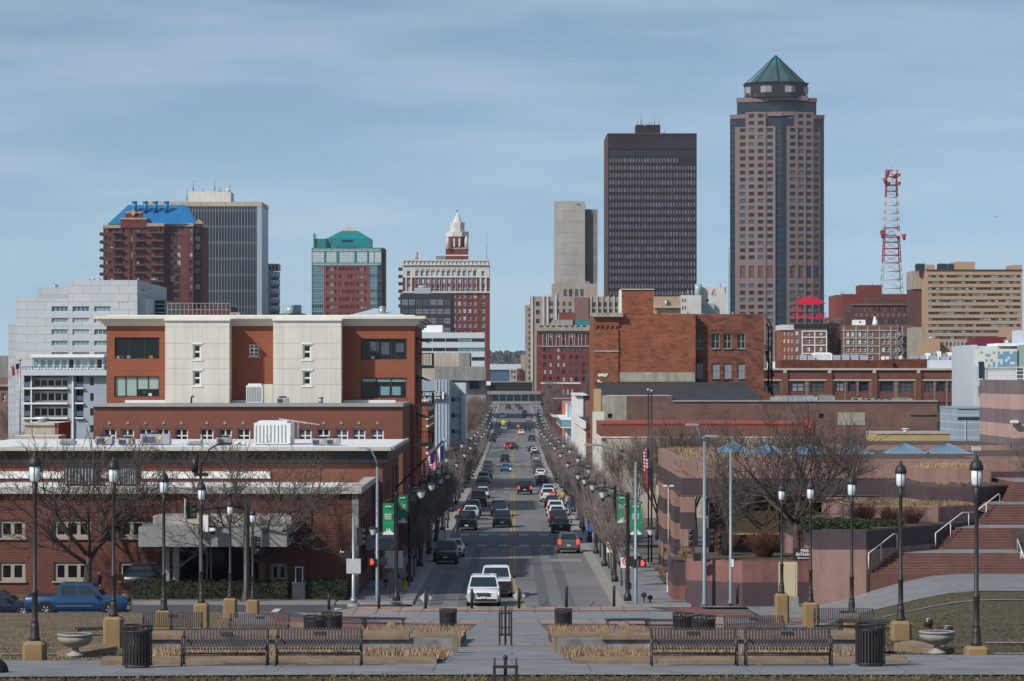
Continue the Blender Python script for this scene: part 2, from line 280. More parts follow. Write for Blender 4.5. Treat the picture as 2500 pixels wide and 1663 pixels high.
M['brick_old_dark'] = brick('brick_old_dark', (.27, .072, .036), (.18, .052, .034), (.2, .11, .08), bw=.34, bh=.13, dirt=.4, dscale=.4, ms=.02, stain=((.035, .024, .024), .46, .68, .6, 1.6))
M['tile_white'] = brick('tile_white', (.53, .555, .57), (.49, .52, .54), (.36, .39, .41), bw=2.6, bh=1.15, dirt=.06, dscale=.05, ms=.05)
M['panel_grey'] = brick('panel_grey', (.43, .455, .48), (.40, .43, .455), (.3, .33, .36), bw=2.4, bh=1.1, dirt=.06, dscale=.05, ms=.05)
M['brick_paver'] = brick('brick_paver', (.25, .10, .085), (.20, .08, .075), (.2, .12, .11), bw=.5, bh=.25, ms=.02, flat=True, dirt=.2)
M['tan_paver'] = brick('tan_paver', (.40, .285, .23), (.34, .25, .21), (.20, .15, .13), bw=1.3, bh=2.6, ms=.05, flat=True, dirt=.3, dscale=.7, sq=0)
M['grey_paver'] = brick('grey_paver', (.24, .27, .30), (.21, .24, .27), (.2, .22, .24), bw=.7, bh=.35, ms=.02, flat=True, dirt=.15)
M['char_paver'] = brick('char_paver', (.09, .085, .09), (.07, .068, .073), (.1, .1, .1), bw=.5, bh=.25, ms=.02, flat=True, dirt=.15)
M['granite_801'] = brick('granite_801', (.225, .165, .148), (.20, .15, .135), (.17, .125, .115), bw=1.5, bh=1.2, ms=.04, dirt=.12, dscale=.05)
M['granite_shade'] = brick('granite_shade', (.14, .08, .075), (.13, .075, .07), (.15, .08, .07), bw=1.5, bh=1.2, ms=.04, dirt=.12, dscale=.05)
M['ruan_steel'] = mat('ruan_steel', (.02, .012, .017), rough=.6, var=.12, scale=.08)
M['corrugated'] = brick('corrugated', (.30, .37, .42), (.27, .34, .395), (.42, .48, .52), bw=9, bh=.8, ms=.06, dirt=.1)
M['slab_joint'] = brick('slab_joint', (.255, .255, .255), (.235, .236, .24), (.15, .15, .15), bw=3.2, bh=4.2, ms=.02, flat=True, dirt=.3, dscale=.8)
# ---------------------------------------------------------------- building kit
def holes(mb, P, a0, a1, z0, z1, ops, dep, m=0, bands=None, mr=None):
    """a wall face with real openings; P(a, depth, z) -> point; ops = [(a0, a1, z0, z1)]; bands = fn(z) -> material, list of z cuts"""
    A = sorted({round(a0, 3), round(a1, 3), *[round(min(max(q, a0), a1), 3) for o in ops for q in o[:2]]})
    cuts = bands[1] if bands else []
    ZZ = sorted({round(z0, 3), round(z1, 3), *[round(min(max(q, z0), z1), 3) for o in ops for q in o[2:4]], *[round(c, 3) for c in cuts if z0 < c < z1]})
    ia = {a: i for i, a in enumerate(A)}; iz = {z: i for i, z in enumerate(ZZ)}
    gone = set()
    for o in ops:
        for i in range(ia[round(min(max(o[0], a0), a1), 3)], ia[round(min(max(o[1], a0), a1), 3)]):
            for j in range(iz[round(min(max(o[2], z0), z1), 3)], iz[round(min(max(o[3], z0), z1), 3)]): gone.add((i, j))
    for j in range(len(ZZ) - 1):
        mm = bands[0]((ZZ[j] + ZZ[j + 1]) / 2) if bands else m; i = 0
        while i < len(A) - 1:
            if (i, j) in gone: i += 1; continue
            k = i
            while k < len(A) - 1 and (k, j) not in gone: k += 1
            mb.quad(P(A[i], 0, ZZ[j]), P(A[k], 0, ZZ[j]), P(A[k], 0, ZZ[j + 1]), P(A[i], 0, ZZ[j + 1]), mm); i = k
    mr = m if mr is None else mr
    for o in ops:
        b, c, d, e = o[:4]
        mb.quad(P(b, 0, d), P(c, 0, d), P(c, dep, d), P(b, dep, d), mr); mb.quad(P(b, dep, e), P(c, dep, e), P(c, 0, e), P(b, 0, e), mr)
        mb.quad(P(b, 0, d), P(b, dep, d), P(b, dep, e), P(b, 0, e), mr); mb.quad(P(c, dep, d), P(c, 0, d), P(c, 0, e), P(c, dep, e), mr)
_WM = {}
ST = {  # style: panes (picked at random), columns, rows, frame, bar width, separate frame?
    'dark': (['glass_dark'], 1, 1, 'dark_frame', .05, 0), 'mid': (['glass_mid', 'glass_dark', 'glass_mid', 'glass_grey'], 1, 2, 'dark_frame', .08, 0)}
def wmesh(w, h, st, pane):
    k = (round(w, 2), round(h, 2), st, pane)
    if k not in _WM:
        _, c, r, fr, b, sep = ST[st]; g = MB(); g.box(-w / 2, w / 2, 0, .05, -h / 2, h / 2, 0)
        f = g if not sep else MB(); mi = 1 if not sep else 0
        def bar(x0, x1, z0, z1): f.box(x0, x1, -.05, 0, z0, z1, mi)
        if b:
            bar(-w / 2, w / 2, h / 2 - b, h / 2); bar(-w / 2, w / 2, -h / 2, -h / 2 + b); bar(-w / 2, -w / 2 + b, -h / 2 + b, h / 2 - b); bar(w / 2 - b, w / 2, -h / 2 + b, h / 2 - b)
            for i in range(1, c):
                x = -w / 2 + w * i / c; bar(x - b / 2, x + b / 2, -h / 2 + b, h / 2 - b)
            for j in range(1, r):
                z = -h / 2 + h * j / r
                for i in range(c):
                    xa = -w / 2 + w * i / c + (b if i == 0 else b / 2); xb = -w / 2 + w * (i + 1) / c - (b if i == c - 1 else b / 2); bar(xa, xb, z - b / 2, z + b / 2)
        _WM[k] = (g.mesh('window', [M[pane], M[fr]]), f.mesh('frame', [M[fr]]) if sep and b else None)
    return _WM[k]
class Bld:
    def __init__(s, name, label, cat, D, u, v=None, group=None, seed=1):
        s.D = D; s.loc = Vector((X(u, D), D, gz(0, D) if v is None else Z(v, D))); s.root = thing(name, label, cat, s.loc, 0, group)
        s.n = 0; s.extra = {}; s.r = random.Random(seed); s.rot = 0.
    def mk(s, name, mb, mats, parent=None):
        o = mb.build(name, [M[k] for k in (mats if isinstance(mats, (list, tuple)) else [mats])], s.root if parent is None else parent)
        if parent is None: o.location = -s.loc
        if s.rot and parent is None: o.location = Matrix.Rotation(s.rot, 3, 'Z') @ (-s.loc); o.rotation_euler = (0, 0, s.rot)
        return o
    def win(s, P, cx, d, cz, w, h, st, rz, part='window'):
        pane = s.r.choice(ST[st][0]); me, fr = wmesh(w, h, st, pane); p = P(cx, d, cz)
        if s.rot: p = tuple(s.loc + Matrix.Rotation(s.rot, 3, 'Z') @ (Vector(p) - s.loc)); rz += s.rot
        if s.n >= 100:
            key = (st, pane); s.extra.setdefault(key, []).append((me, p, rz)); return
        s.n += 1
        o = link(part, me, s.root, Vector(p) - s.loc, rz)
        if fr: link('frame', fr, o)
    def block(s, x0, x1, z1, y0, y1, mats, z0=None, front=(), left=(), right=(), dep=.3, bands=None, part='wall', roof=1, cap=0, capmat=None, mr=None):
        """mats = [wall, roof, ...]; front/left/right openings in metres (a0, a1, z0, z1, style)"""
        z0 = gz(0, y0) - 2 if z0 is None else z0; mb = MB(); mats = list(mats)
        F_ = lambda a, d, z: (a, y0 + d, z); L_ = lambda a, d, z: (x0 + d, a, z); R_ = lambda a, d, z: (x1 - d, a, z)
        holes(mb, F_, x0, x1, z0, z1, front, dep, 0, bands, mr); holes(mb, R_, y0, y1, z0, z1, right, dep, 0, bands, mr)
        holes(mb, L_, y0, y1, z0, z1, left, dep, 0, bands, mr); mb.quad((x1, y1, z0), (x0, y1, z0), (x0, y1, z1), (x1, y1, z1), 0)
        if roof is not None: mb.quad((x0, y0, z1), (x1, y0, z1), (x1, y1, z1), (x0, y1, z1), roof)
        w = s.mk(part, mb, mats)
        for ops, P, rz in ((front, F_, 0), (right, R_, pi / 2), (left, L_, -pi / 2)):
            for o in ops:
                if o[4]: s.win(P, (o[0] + o[1]) / 2, dep * .75, (o[2] + o[3]) / 2, o[1] - o[0], o[3] - o[2], o[4], rz)
        if cap:
            c = MB(); e = cap
            for a, b, p, q in ((x0 - e, x1 + e, y0 - e, y0 + .35), (x0 - e, x1 + e, y1 - .35, y1 + e), (x0 - e, x0 + .35, y0 + .35, y1 - .35), (x1 - .35, x1 + e, y0 + .35, y1 - .35)): c.box(a, b, p, q, z1 + .003, z1 + .28 + e, 0)
            s.mk('coping', c, capmat or 'coping', w); 
        return w
    def px(s, D, u0, u1, v0, depth, mats, v1=None, front=(), **k):
        """the same with the front given in photo pixels at distance D"""
        f = [(X(a, D), X(b, D), Z(d, D), Z(c, D), e) for a, b, c, d, e in front]
        return s.block(X(u0, D), X(u1, D), Z(v0, D), D, D + depth, mats, z0=None if v1 is None else Z(v1, D), front=f, **k)
    def pbox(s, name, D, u0, u1, v0, v1, depth, m, parent=None, off=0.):
        mb = MB(); mb.box(X(u0, D), X(u1, D), D + off, D + off + depth, Z(v1, D), Z(v0, D)); return s.mk(name, mb, m, parent)
    def done(s):
        if not s.extra: return
        mb = MB(); mats = []; idx = {}
        for (st, pane), L in s.extra.items():
            for k in (pane, ST[st][3]):
                if k not in idx: idx[k] = len(mats); mats.append(k)
            loc = (idx[pane], idx[ST[st][3]])
            for me, p, rz in L:
                i = len(mb.v); cr_, sr_ = cos(rz), sin(rz)
                mb.v += [(p[0] + a.co.x * cr_ - a.co.y * sr_, p[1] + a.co.x * sr_ + a.co.y * cr_, p[2] + a.co.z) for a in me.vertices]
                for q in me.polygons: mb.f.append(tuple(i + t for t in q.vertices)); mb.m.append(loc[q.material_index]); mb.sm.append(False)
        s.rot = 0.; o = s.mk('window', mb, mats); o['kind'] = 'stuff'
def grid(us, vs, w, h, st):          # window openings in photo pixels from centre lines
    return [(u - w / 2, u + w / 2, v - h / 2, v + h / 2, st if isinstance(st, str) else random.choice(st)) for v in vs for u in us]
def rng(a, b, n): return [a + (b - a) * i / (n - 1) for i in range(n)]
def wgrid(a, z, w, h, st): return [(p - w / 2, p + w / 2, q - h / 2, q + h / 2, st) for q in z for p in a]
ST.update({
    'tealrow': (['glass_teal', 'glass_teal', 'glass_pale', 'glass_blue'], 4, 1, 'light_metal', .08, 0), 'tall5': (['glass_dark'], 5, 1, 'white_trim', .14, 1), 'tealtop': (['glass_teal'], 5, 1, 'white_trim', .12, 0),
    'office_big': (['glass_dark'], 3, 1, 'dark_frame', .09, 1), 'office_green': (['shade_green'], 4, 1, 'dark_frame', .09, 1), 'white_sash': (['glass_dark'], 1, 2, 'white_trim', .14, 1), 'white_lattice': (['glass_dark', 'glass_mid'], 2, 3, 'white_trim', .12, 1),
    'loft': (['glass_mid', 'glass_dark', 'glass_dark'], 2, 2, 'white_trim', .11, 1), 'beige3': (['glass_dark'], 3, 1, 'beige_trim', .22, 1), 'beige2': (['glass_dark'], 2, 1, 'beige_trim', .22, 1), 'sidebay': (['glass_dark'], 1, 3, 'dark_frame', .08, 0),
    'condo': (['glass_navy', 'glass_mid', 'glass_navy', 'blind', 'glass_grey'], 2, 1, 'dark_frame', .1, 0), 'condo_low': (['glass_mid', 'blind', 'glass_navy'], 3, 1, 'dark_frame', .1, 0), 'condo_door': (['glass_navy', 'glass_mid'], 2, 1, 'dark_frame', .1, 0),
    'strip': (['glass_navy', 'glass_dark', 'glass_navy', 'glass_grey'], 1, 1, 'dark_frame', 0, 0), 'tealglass': (['glass_navy', 'glass_mid', 'glass_navy'], 3, 1, 'light_metal', .12, 0), 'tealglass5': (['glass_navy', 'glass_blue', 'glass_navy'], 5, 1, 'light_metal', .1, 0), 'tealspan': (['green_glass'], 5, 1, 'light_metal', .1, 0), 'teal_top': (['pale_tile_glass'], 6, 4, 'white_trim', .12, 0), 'teal_topg': (['green_glass'], 6, 1, 'white_trim', .12, 0),
    'equi': (['glass_blue', 'glass_navy', 'glass_blue', 'glass_pale'], 1, 2, 'white_trim', .14, 0), 'dglass': (['glass_grey', 'glass_mid', 'glass_grey'], 3, 2, 'dark_frame', .16, 0), 'band_office': (['glass_navy', 'glass_dark', 'glass_teal'], 5, 1, 'dark_frame', .14, 0),
    'hotel': (['glass_navy', 'glass_mid', 'glass_dark', 'blind'], 1, 2, 'dark_frame', .1, 0), 'deco': (['glass_navy', 'glass_mid'], 1, 2, 'dark_frame', .12, 0), 'ruan': (['ruan_pane', 'ruan_pane', 'ruan_pane', 'curtain'], 1, 1, 'dark_frame', .1, 0), 'ruan_top': (['glass_navy'], 12, 1, 'dark_frame', .15, 0),
    'p801': (['glass_navy', 'glass_blue', 'glass_navy'], 3, 1, 'dark_frame', .16, 0), 'p801g': (['glass_navy'], 4, 1, 'glass_blue', .14, 0), 'p801m': (['granite_shade'], 1, 1, 'granite_shade', 0, 0),
    'trav': (['glass_mid', 'blind', 'glass_navy', 'glass_mid'], 1, 2, 'white_trim', .14, 0), 'tanrow': (['glass_teal', 'glass_navy', 'glass_navy', 'glass_pale', 'glass_mid'], 2, 1, 'dark_frame', .1, 0), 'ware': (['glass_mid', 'glass_navy', 'curtain', 'glass_mid'], 2, 2, 'dark_frame', .1, 1), 'old': (['glass_dark'], 2, 2, 'weather_concrete', .1, 1), 'old_c': (['curtain'], 2, 2, 'weather_concrete', .1, 1), 'white_tall': (['glass_dark'], 1, 2, 'white_trim', .15, 0)})

# ---------------------------------------------------------------- ground, street, plaza (setting)
def sheet(name, ys, xl, xr, n, off, m, kind='structure', hz=None):
    mb = MB(); idx = []
    for y in ys:
        a, b = xl(y) if callable(xl) else xl, xr(y) if callable(xr) else xr; row = []
        for i in range(n + 1):
            x = a + (b - a) * i / n; row.append(len(mb.v)); mb.v.append((x, y, (hz or gz)(x, y) + off))
        idx.append(row)
    for p, q in zip(idx, idx[1:]):
        for i in range(n): mb.f.append((p[i], p[i + 1], q[i + 1], q[i])); mb.m.append(0); mb.sm.append(True)
    o = mb.build(name, M[m]); tag(o, kind=kind); return o
def fr(a, b, st):
    n = max(1, int((b - a) / st + .5)); return [a + (b - a) * i / n for i in range(n + 1)]
XC = -.15
FAR = fr(240, 650, 12) + fr(660, 1700, 30)
def hill(x, y): return gz(x, y) + lerp(y, [(2400, 0), (3000, 8), (3700, 26), (4200, 33), (9000, 33)]) * (1 + .08 * sin(x * .011))
sheet('ground', fr(30, 205, 2.5) + fr(207, 260, 8), -90, 90, 90, -.10, 'ground')
sheet('ground', [260] + FAR[2:] + fr(1800, 2400, 200), -700, 700, 8, -.12, 'ground')
sheet('hills', fr(2400, 9000, 220), -3500, 3500, 60, -.1, 'far_wood', hz=hill)
sheet('lawn', fr(73, 183.5, 2.5), lambda y: -60, lambda y: XC - lerp(y, [(73, 8.9), (84, 9), (115, 9.6), (130, 10.2), (150, 11), (184, 15)]), 40, .0, 'lawn')
sheet('lawn', fr(72, 168, 2.5), lambda y: XC + lerp(y, [(72, 8.6), (84, 9), (115, 10.2), (130, 11), (150, 13.5), (168, 16.5)]), 60, 40, .0, 'lawn_green')
sheet('lawn', fr(38, 66.2, 2), -60, 60, 40, .02, 'lawn_green')
sheet('path', fr(66.2, 75.5, 1.1), lambda y: -40, lambda y: 40, 50, .05, 'slab_joint')
sheet('path', fr(75.5, 160, 2.5), XC - 1.45, XC + 1.45, 4, .055, 'slab_joint')
sheet('path', fr(75.5, 129, 2.5), XC - 8.7, XC - 1.45, 8, .03, 'walk'); sheet('path', fr(75.5, 129, 2.5), XC + 1.45, XC + 8.7, 8, .03, 'walk')
sheet('paver_band', fr(93.5, 96.6, 1.5), XC - 1.46, XC + 1.46, 4, .062, 'tan_paver')
def pl(y): return XC - lerp(y, [(129, 9), (150, 10.6), (165, 12.9), (178, 14.8), (188, 13.5), (196, 9.3)])
def pr(y): return XC + lerp(y, [(129, 9.5), (150, 12.5), (160, 15.2), (172, 15.9), (188, 13.6), (197, 10.9)])
sheet('paving', fr(129, 160, 2.5), lambda y: pl(y), lambda y: pr(y), 24, .032, 'brick_paver')
sheet('paving', fr(160, 197, 2.5), lambda y: pl(y), lambda y: pr(y) , 24, .032, 'brick_paver')
sheet('paving', fr(150, 197, 2.5), lambda y: pl(y) + lerp(y, [(150, 1), (170, 1.5), (188, .2), (197, 0)]), lambda y: pr(y) - lerp(y, [(150, 2.2), (165, 2.4), (180, 2.6), (197, 2)]), 24, .037, 'char_paver')
sheet('paving', fr(153, 197, 2.2), lambda y: pl(y) + lerp(y, [(150, 1.9), (170, 2.3), (188, .8), (197, .3)]), lambda y: pr(y) - lerp(y, [(150, 3.2), (165, 3.3), (180, 3.4), (197, 2.8)]), 24, .042, 'grey_paver')
sheet('paving', fr(156, 197, 2.05), lambda y: pl(y) + lerp(y, [(150, 2.8), (170, 3.1), (188, 1.4), (197, .6)]), lambda y: pr(y) - lerp(y, [(150, 4.2), (165, 4.2), (180, 4.2), (197, 3.6)]), 24, .047, 'tan_paver')
sheet('paving', fr(171, 189.5, 2), lambda y: XC - 9.2, lambda y: XC + 8.6, 20, .052, 'grey_paver')
sheet('road', [184, 185, 186, 190, 195, 199.2], -60, lambda y: pl(y) + .3 if y < 196 else -6.2, 24, -.01, 'asphalt')
# main street, pavements, kerbs
def xl_(y): return -5.95 + lerp(y, [(196, 0), (1000, 1.0), (1600, 2.2)]) * .5
def xr_(y): return 6.0 + lerp(y, [(196, 0), (700, .5), (1000, 2.0), (1600, 3)]) * .5
SY = fr(196, 290, 6) + FAR[5:]
sheet('street', SY, xl_, xr_, 8, .0, 'street')
for side, nm in ((-1, 'pavement'), (1, 'pavement')):
    mb = MB()
    Y0 = 199.5 if side < 0 else 197.1; ys = fr(Y0, 290, 8) + FAR[5:]
    for a, b in zip(ys, ys[1:]):
        e = xl_ if side < 0 else xr_; wd = 4.6
        p0, p1 = e(a), e(b); q0, q1 = p0 + side * wd, p1 + side * wd; za, zb = gz(0, a) + .14, gz(0, b) + .14
        pts = [(p0, a, za), (q0, a, za), (q1, b, zb), (p1, b, zb)]
        mb.poly(pts if side > 0 else pts[::-1], 0); mb.quad((p0, a, za - .16), (p0, a, za), (p1, b, zb), (p1, b, zb - .16), 1)
    xe = xl_(Y0) if side < 0 else xr_(Y0); mb.quad((xe, Y0, -.02), (xe + side * 4.6, Y0, -.02), (xe + side * 4.6, Y0, .14), (xe, Y0, .14), 1)
    tag(mb.build(nm, [M['walk'], M['curb']]), kind='structure')
    mb = MB()
    for a, b in zip(ys, ys[1:]):
        p0, p1 = e(a), e(b); za, zb = gz(0, a) + .146, gz(0, b) + .146
        mb.quad((p0 + side * .02, a, za), (p0 + side * .75, a, za), (p1 + side * .75, b, zb), (p1 + side * .02, b, zb), 0)
    tag(mb.build('kerb', M['curb']), kind='structure')
mb = MB(); mb.box(-60, -10.6, 199.2, 201.2, -.1, .12); tag(mb.build('pavement', M['walk']), kind='structure')
sheet('lawn', [201.2, 204, 207.5], -60, -10.7, 20, .1, 'lawn')
# darker asphalt where streets cross, worn patches, markings
for a, b in ((300, 322), (468, 486), (640, 668), (812, 836), (985, 1010)):
    sheet('crossing', fr(a, b, 6), lambda y: xl_(y) - (14 if True else 0), lambda y: xr_(y) + 14, 8, .15 if False else .006, 'patch')
rp = random.Random(3)
for k in range(26):
    a = 210 + k * 26 + rp.random() * 14; w = rp.uniform(3, 12); x = rp.choice((-5.6, -2.4, .9, 3.1)); ww = rp.uniform(1.6, 3.4)
    sheet('road_patch', [a, a + w], x, min(x + ww, 5.6), 1, .008 + .0004 * k, rp.choice(('patch', 'street', 'concrete')))
mb = MB()
def strip(x0, x1, y0, y1, m=0, z=.02):
    ys = fr(y0, y1, 9)
    for a, b in zip(ys, ys[1:]):
        fx = lambda x, y: x(y) if callable(x) else x
        mb.quad((fx(x0, a), a, gz(0, a) + z), (fx(x1, a), a, gz(0, a) + z), (fx(x1, b), b, gz(0, b) + z), (fx(x0, b), b, gz(0, b) + z), m)
def cl(y): return lerp(y, [(196, .62), (204, .36), (226, -.02), (300, .08), (430, .1), (600, .2), (760, .12), (860, .15), (1010, 2.3), (1300, 2.6)])
for a, b in ((197, 299), (323, 466), (488, 638), (670, 806), (838, 980), (1012, 1090)):
    strip(lambda y: cl(y) - .24, lambda y: cl(y) - .09, a, b); strip(lambda y: cl(y) + .09, lambda y: cl(y) + .24, a, b)
tag(mb.build('lane_marking', M['paint_yellow']), kind='structure')
mb = MB()
for y in (299.5, 321.5, 467, 487, 639, 669, 811, 837):
    for k in range(6): strip(-5 + k * 1.9, -4.15 + k * 1.9, y - 1.1, y + 1.1)
strip(-5.9, -.1, 196.4, 196.9); strip(.6, 5.8, 298.0, 298.5); strip(-5.9, -.3, 323.2, 323.7)
strip(lambda y: -2.35 + (y - 198) * .05, lambda y: -2.1 + (y - 198) * .05, 197.6, 203)
strip(-13.9, -13.5, 192, 195.5); strip(-10.4, -10.0, 194, 196)
tag(mb.build('crosswalk_marking', M['paint_white']), kind='structure')

mb = MB(); rc = random.Random(12)
for k in range(46):          # tar filled cracks in the road
    x, y = rc.uniform(-5.6, 5.6), 198 + 160 * rc.random() ** 1.6; dx, dy = ((1, .12) if k % 3 else (.06, 1)); n = rc.randrange(4, 9)
    for i in range(n):
        st = rc.uniform(.25, .6) * (1 if k % 3 else 2.2); x2, y2 = x + dx * st + rc.uniform(-.05, .05), y + dy * st + rc.uniform(-.25, .25)
        if abs(x2) > 5.7: break
        w = .025 if k % 3 == 0 else .05; ox, oy = (0, w) if k % 3 else (w, 0); mb.quad((x - ox, y - oy, gz(0, y - oy) + .016), (x2 - ox, y2 - oy, gz(0, y2 - oy) + .016), (x2 + ox, y2 + oy, gz(0, y2 + oy) + .016), (x + ox, y + oy, gz(0, y + oy) + .016)); x, y = x2, y2
tag(mb.build('road_crack', M['roof_dark']), kind='structure')
for i, (x, w) in enumerate(((-4.9, .7), (-3.3, .7), (1.6, .7), (3.1, .7))): sheet('tyre_wear', fr(197, 298, 10), x, x + w, 1, .0075 + .0003 * i, 'patch')
# ---------------------------------------------------------------- left side of the street
def rowv(P0, sc): return lambda a: P0 + a / sc
b = Bld('brick_building', 'low red brick office with white roof and concrete entrance canopy, nearest on the left', 'building', 208, 400, seed=2)
q = [(-2, 62, 1269, 1314, 'beige2'), (131, 222, 1269, 1314, 'beige3'), (291, 381, 1269, 1314, 'beige3'), (-2, 62, 1372, 1419, 'beige2'), (131, 222, 1372, 1419, 'beige3'), (291, 381, 1372, 1419, 'beige3'), (659, 702, 1376, 1419, 'beige2')]
sidew = [(212 + k * 4, 214.2 + k * 4, .9, 4.6, 'sidebay') for k in range(4)]
x1 = X(873, 208)
w = b.block(X(-120, 208), x1, Z(1205, 208), 208, 230, ['brick_low', 'roof_white', 'concrete'], z0=-1, front=[(X(a, 208), X(c, 208), Z(e, 208), Z(d, 208), s) for a, c, d, e, s in q] + [(X(440, 208), X(640, 208), -.2, Z(1338, 208), None)], right=sidew, dep=.25)
mb = MB(); mb.box(X(-120, 208), x1 + .25, 207.6, 208.6, Z(1205, 208), Z(1190, 208)); mb.box(x1 - .5, x1 + .25, 208.6, 230, Z(1205, 208), Z(1190, 208)); b.mk('coping', mb, 'coping', None)
for a, c, d, e, s in q:
    o = MB(); o.box(X(a - 3, 208), X(c + 3, 208), 207.85, 208.0, Z(e + 3.5, 208), Z(e, 208)); b.mk('window_sill', o, 'beige_trim')
mb = MB(); mb.box(X(440, 208), X(640, 208), 212, 212.2, -.2, Z(1338, 208)); mb.box(X(440, 208), X(441, 208), 208.26, 212, -.2, Z(1338, 208)); mb.box(X(639, 208), X(640, 208), 208.26, 212, -.2, Z(1338, 208)); b.mk('entrance_recess', mb, 'fascia_black')
mb = MB(); mb.box(X(441, 211.9), X(548, 211.9), 211.8, 211.95, .1, 2.6); b.mk('entrance_door', mb, 'glass_dark')
mb = MB(); mb.box(X(338, 201), X(700, 201), 201, 207.9, Z(1335, 201), Z(1287, 201)); c = b.mk('canopy', mb, 'concrete')
mb = MB(); mb.box(X(375, 204), X(712, 204), 203.6, 207.9, Z(1287, 201) + .01, Z(1259, 204)); b.mk('canopy_top', mb, 'coping', c)
for u in (407, 430): mb = MB(); mb.box(X(u - 8, 203), X(u + 7, 203), 203, 203.5, 0, Z(1335, 201)); b.mk('column', mb, 'concrete')
for u in (505, 515): mb = MB(); mb.box(X(u - 2, 205), X(u + 2, 205), 205, 205.1, 0, Z(1335, 201)); b.mk('column', mb, 'concrete')
mb = MB(); mb.box(x1 - .35, x1 + .06, 207.94, 207.99, 0, Z(1206, 208)); b.mk('pilaster', mb, 'concrete'); mb = MB(); mb.box(X(758, 208), X(760, 208), 207.9, 207.99, 0, 5.4); b.mk('drain_pipe', mb, 'brick_red')
mb = MB(); mb.box(x1 + .25, x1 + 1.9, 214, 222, 2.5, 3.3); b.mk('side_canopy', mb, 'concrete')
b.done()
b = Bld('brick_building', 'taller red brick block with black fascia under a white flat roof', 'building', 230, 500, seed=3)
x1 = X(934, 230); zt = Z(1100, 230)
side = [(233 + k * 2.4, 234.2 + k * 2.4, 2, zt - 2.4, 'sidebay') for k in range(5)] + [(249, 252, 1, zt - 1.6, 'sidebay'), (256, 259, 1, zt - 1.6, 'sidebay')]
b.block(X(-150, 230), x1, Z(1131, 230), 230, 263, ['brick_red', 'roof_white'], z0=-2, right=side, roof=None)
mb = MB(); mb.box(X(-150, 230), x1 + .35, 229.65, 263, Z(1131, 230) + .002, zt); b.mk('fascia', mb, 'fascia_black')
mb = MB(); mb.box(X(-150, 230), x1 + .6, 229.3, 263.3, zt + .002, Z(1096, 230) + .05); b.mk('roof', mb, 'roof_white')
mb = MB(); mb.box(X(-150, 230), x1 + .62, 229.1, 229.3, zt, Z(1091, 230)); mb.box(x1 + .6, x1 + .8, 229.3, 263.3, zt, Z(1091, 230)); b.mk('coping', mb, 'coping')
mb = MB(); mb.box(X(-120, 229.9), X(660, 229.9), 229.85, 229.99, Z(1168, 230), Z(1151, 230)); b.mk('flashing', mb, 'white_trim')
b.done()
ROOF2 = Z(1096, 230) + .05
def unit(name, label, u0, u1, v0, v1, D, m='ac_grey', zb=None, depth=1.2, kind='ac', group=None, cat='air conditioner'):
    zb = Z(v1, D) if zb is None else zb; x0, x1 = X(u0, D), X(u1, D); zt = Z(v0, D); t = thing(name, label, cat, ((x0 + x1) / 2, D, zb), 0, group)
    w = (x1 - x0) / 2; h = zt - zb; mb = MB(); mb.box(-w, w, 0, depth, .06, h); mb.box(-w + .1, w - .1, .1, depth - .1, 0, .06); mb.build('casing', M[m], t)
    if kind == 'ac':
        mb = MB()
        for k in range(6): mb.box(-w * .85, w * .05, -.02, 0, h * (.2 + .1 * k), h * (.25 + .1 * k))
        mb.build('grille', M['dark_frame'], t); mb = MB(); mb.box(w * .2, w * .45, -.025, -.001, h * .5, h * .8); mb.build('sticker', M['sticker'], t)
        mb = MB(); mb.cyl(0, depth / 2, h + .002, h + .12, min(w, depth / 2) * .7, 14); mb.build('fan_guard', M['dark_frame'], t)
    elif kind == 'cond':
        mb = MB(); mb.tube([(0, -.03, h / 2), (0, -.001, h / 2)], h * .38, 16); mb.build('fan_guard', M['galv'], t); mb = MB(); mb.tube([(0, -.05, h / 2), (0, -.031, h / 2)], h * .13, 10); mb.build('fan_hub', M['dark_frame'], t)
    elif kind == 'louver':
        mb = MB()
        for k in range(9): mb.box(-w * .9 + k * w * .2, -w * .9 + k * w * .2 + .07, -.03, -.001, h * .1, h * .9)
        mb.build('louver', M['galv'], t); mb = MB(); mb.box(-w * .8, w * .8, .2, depth - .2, h + .002, h + .15); mb.build('lid', M[m], t)
    return t
UN = 'rooftop units on the brick block'
for i, (u0, u1, v0, v1, k, lab) in enumerate(((233, 274, 1066, 1093, 'ac', 'grey rooftop air conditioner with yellow sticker, first from the roof\'s far left edge'), (287, 325, 1070, 1093, 'ac', 'grey rooftop air conditioner with yellow sticker, just left of the widest unit'), (342, 414, 1060, 1091, 'ac', 'widest lilac grey rooftop air handler on the white flat roof'), (528, 563, 1068, 1092, 'ac', 'grey rooftop air conditioner with yellow sticker, between the wide unit and the round fan'), (571, 598, 1078, 1095, 'cond', 'small white condenser with one round fan on the white roof'), (145, 182, 1077, 1093, 'louver', 'long low lilac grey roof unit, leftmost on the white flat roof'), (455, 492, 1083, 1094, 'louver', 'lowest grey roof box on the white roof, right of the wide air handler'), (761, 795, 1071, 1096, 'ac', 'left of two touching grey rooftop units right of the white shed'), (796, 829, 1070, 1096, 'ac', 'right of two touching grey rooftop units right of the white shed'))):
    unit('rooftop_unit', lab, u0, u1, v0, v1, 240 - i * .2, 'ac_white' if k == 'cond' else 'ac_grey', ROOF2 + .01, 1.3, k, UN)
unit('roof_shed', 'tall white corrugated metal shed standing on the flat white roof', 620, 709, 1033, 1096, 241, 'ac_white', ROOF2 + .01, 4.5, 'louver', None, 'shed')
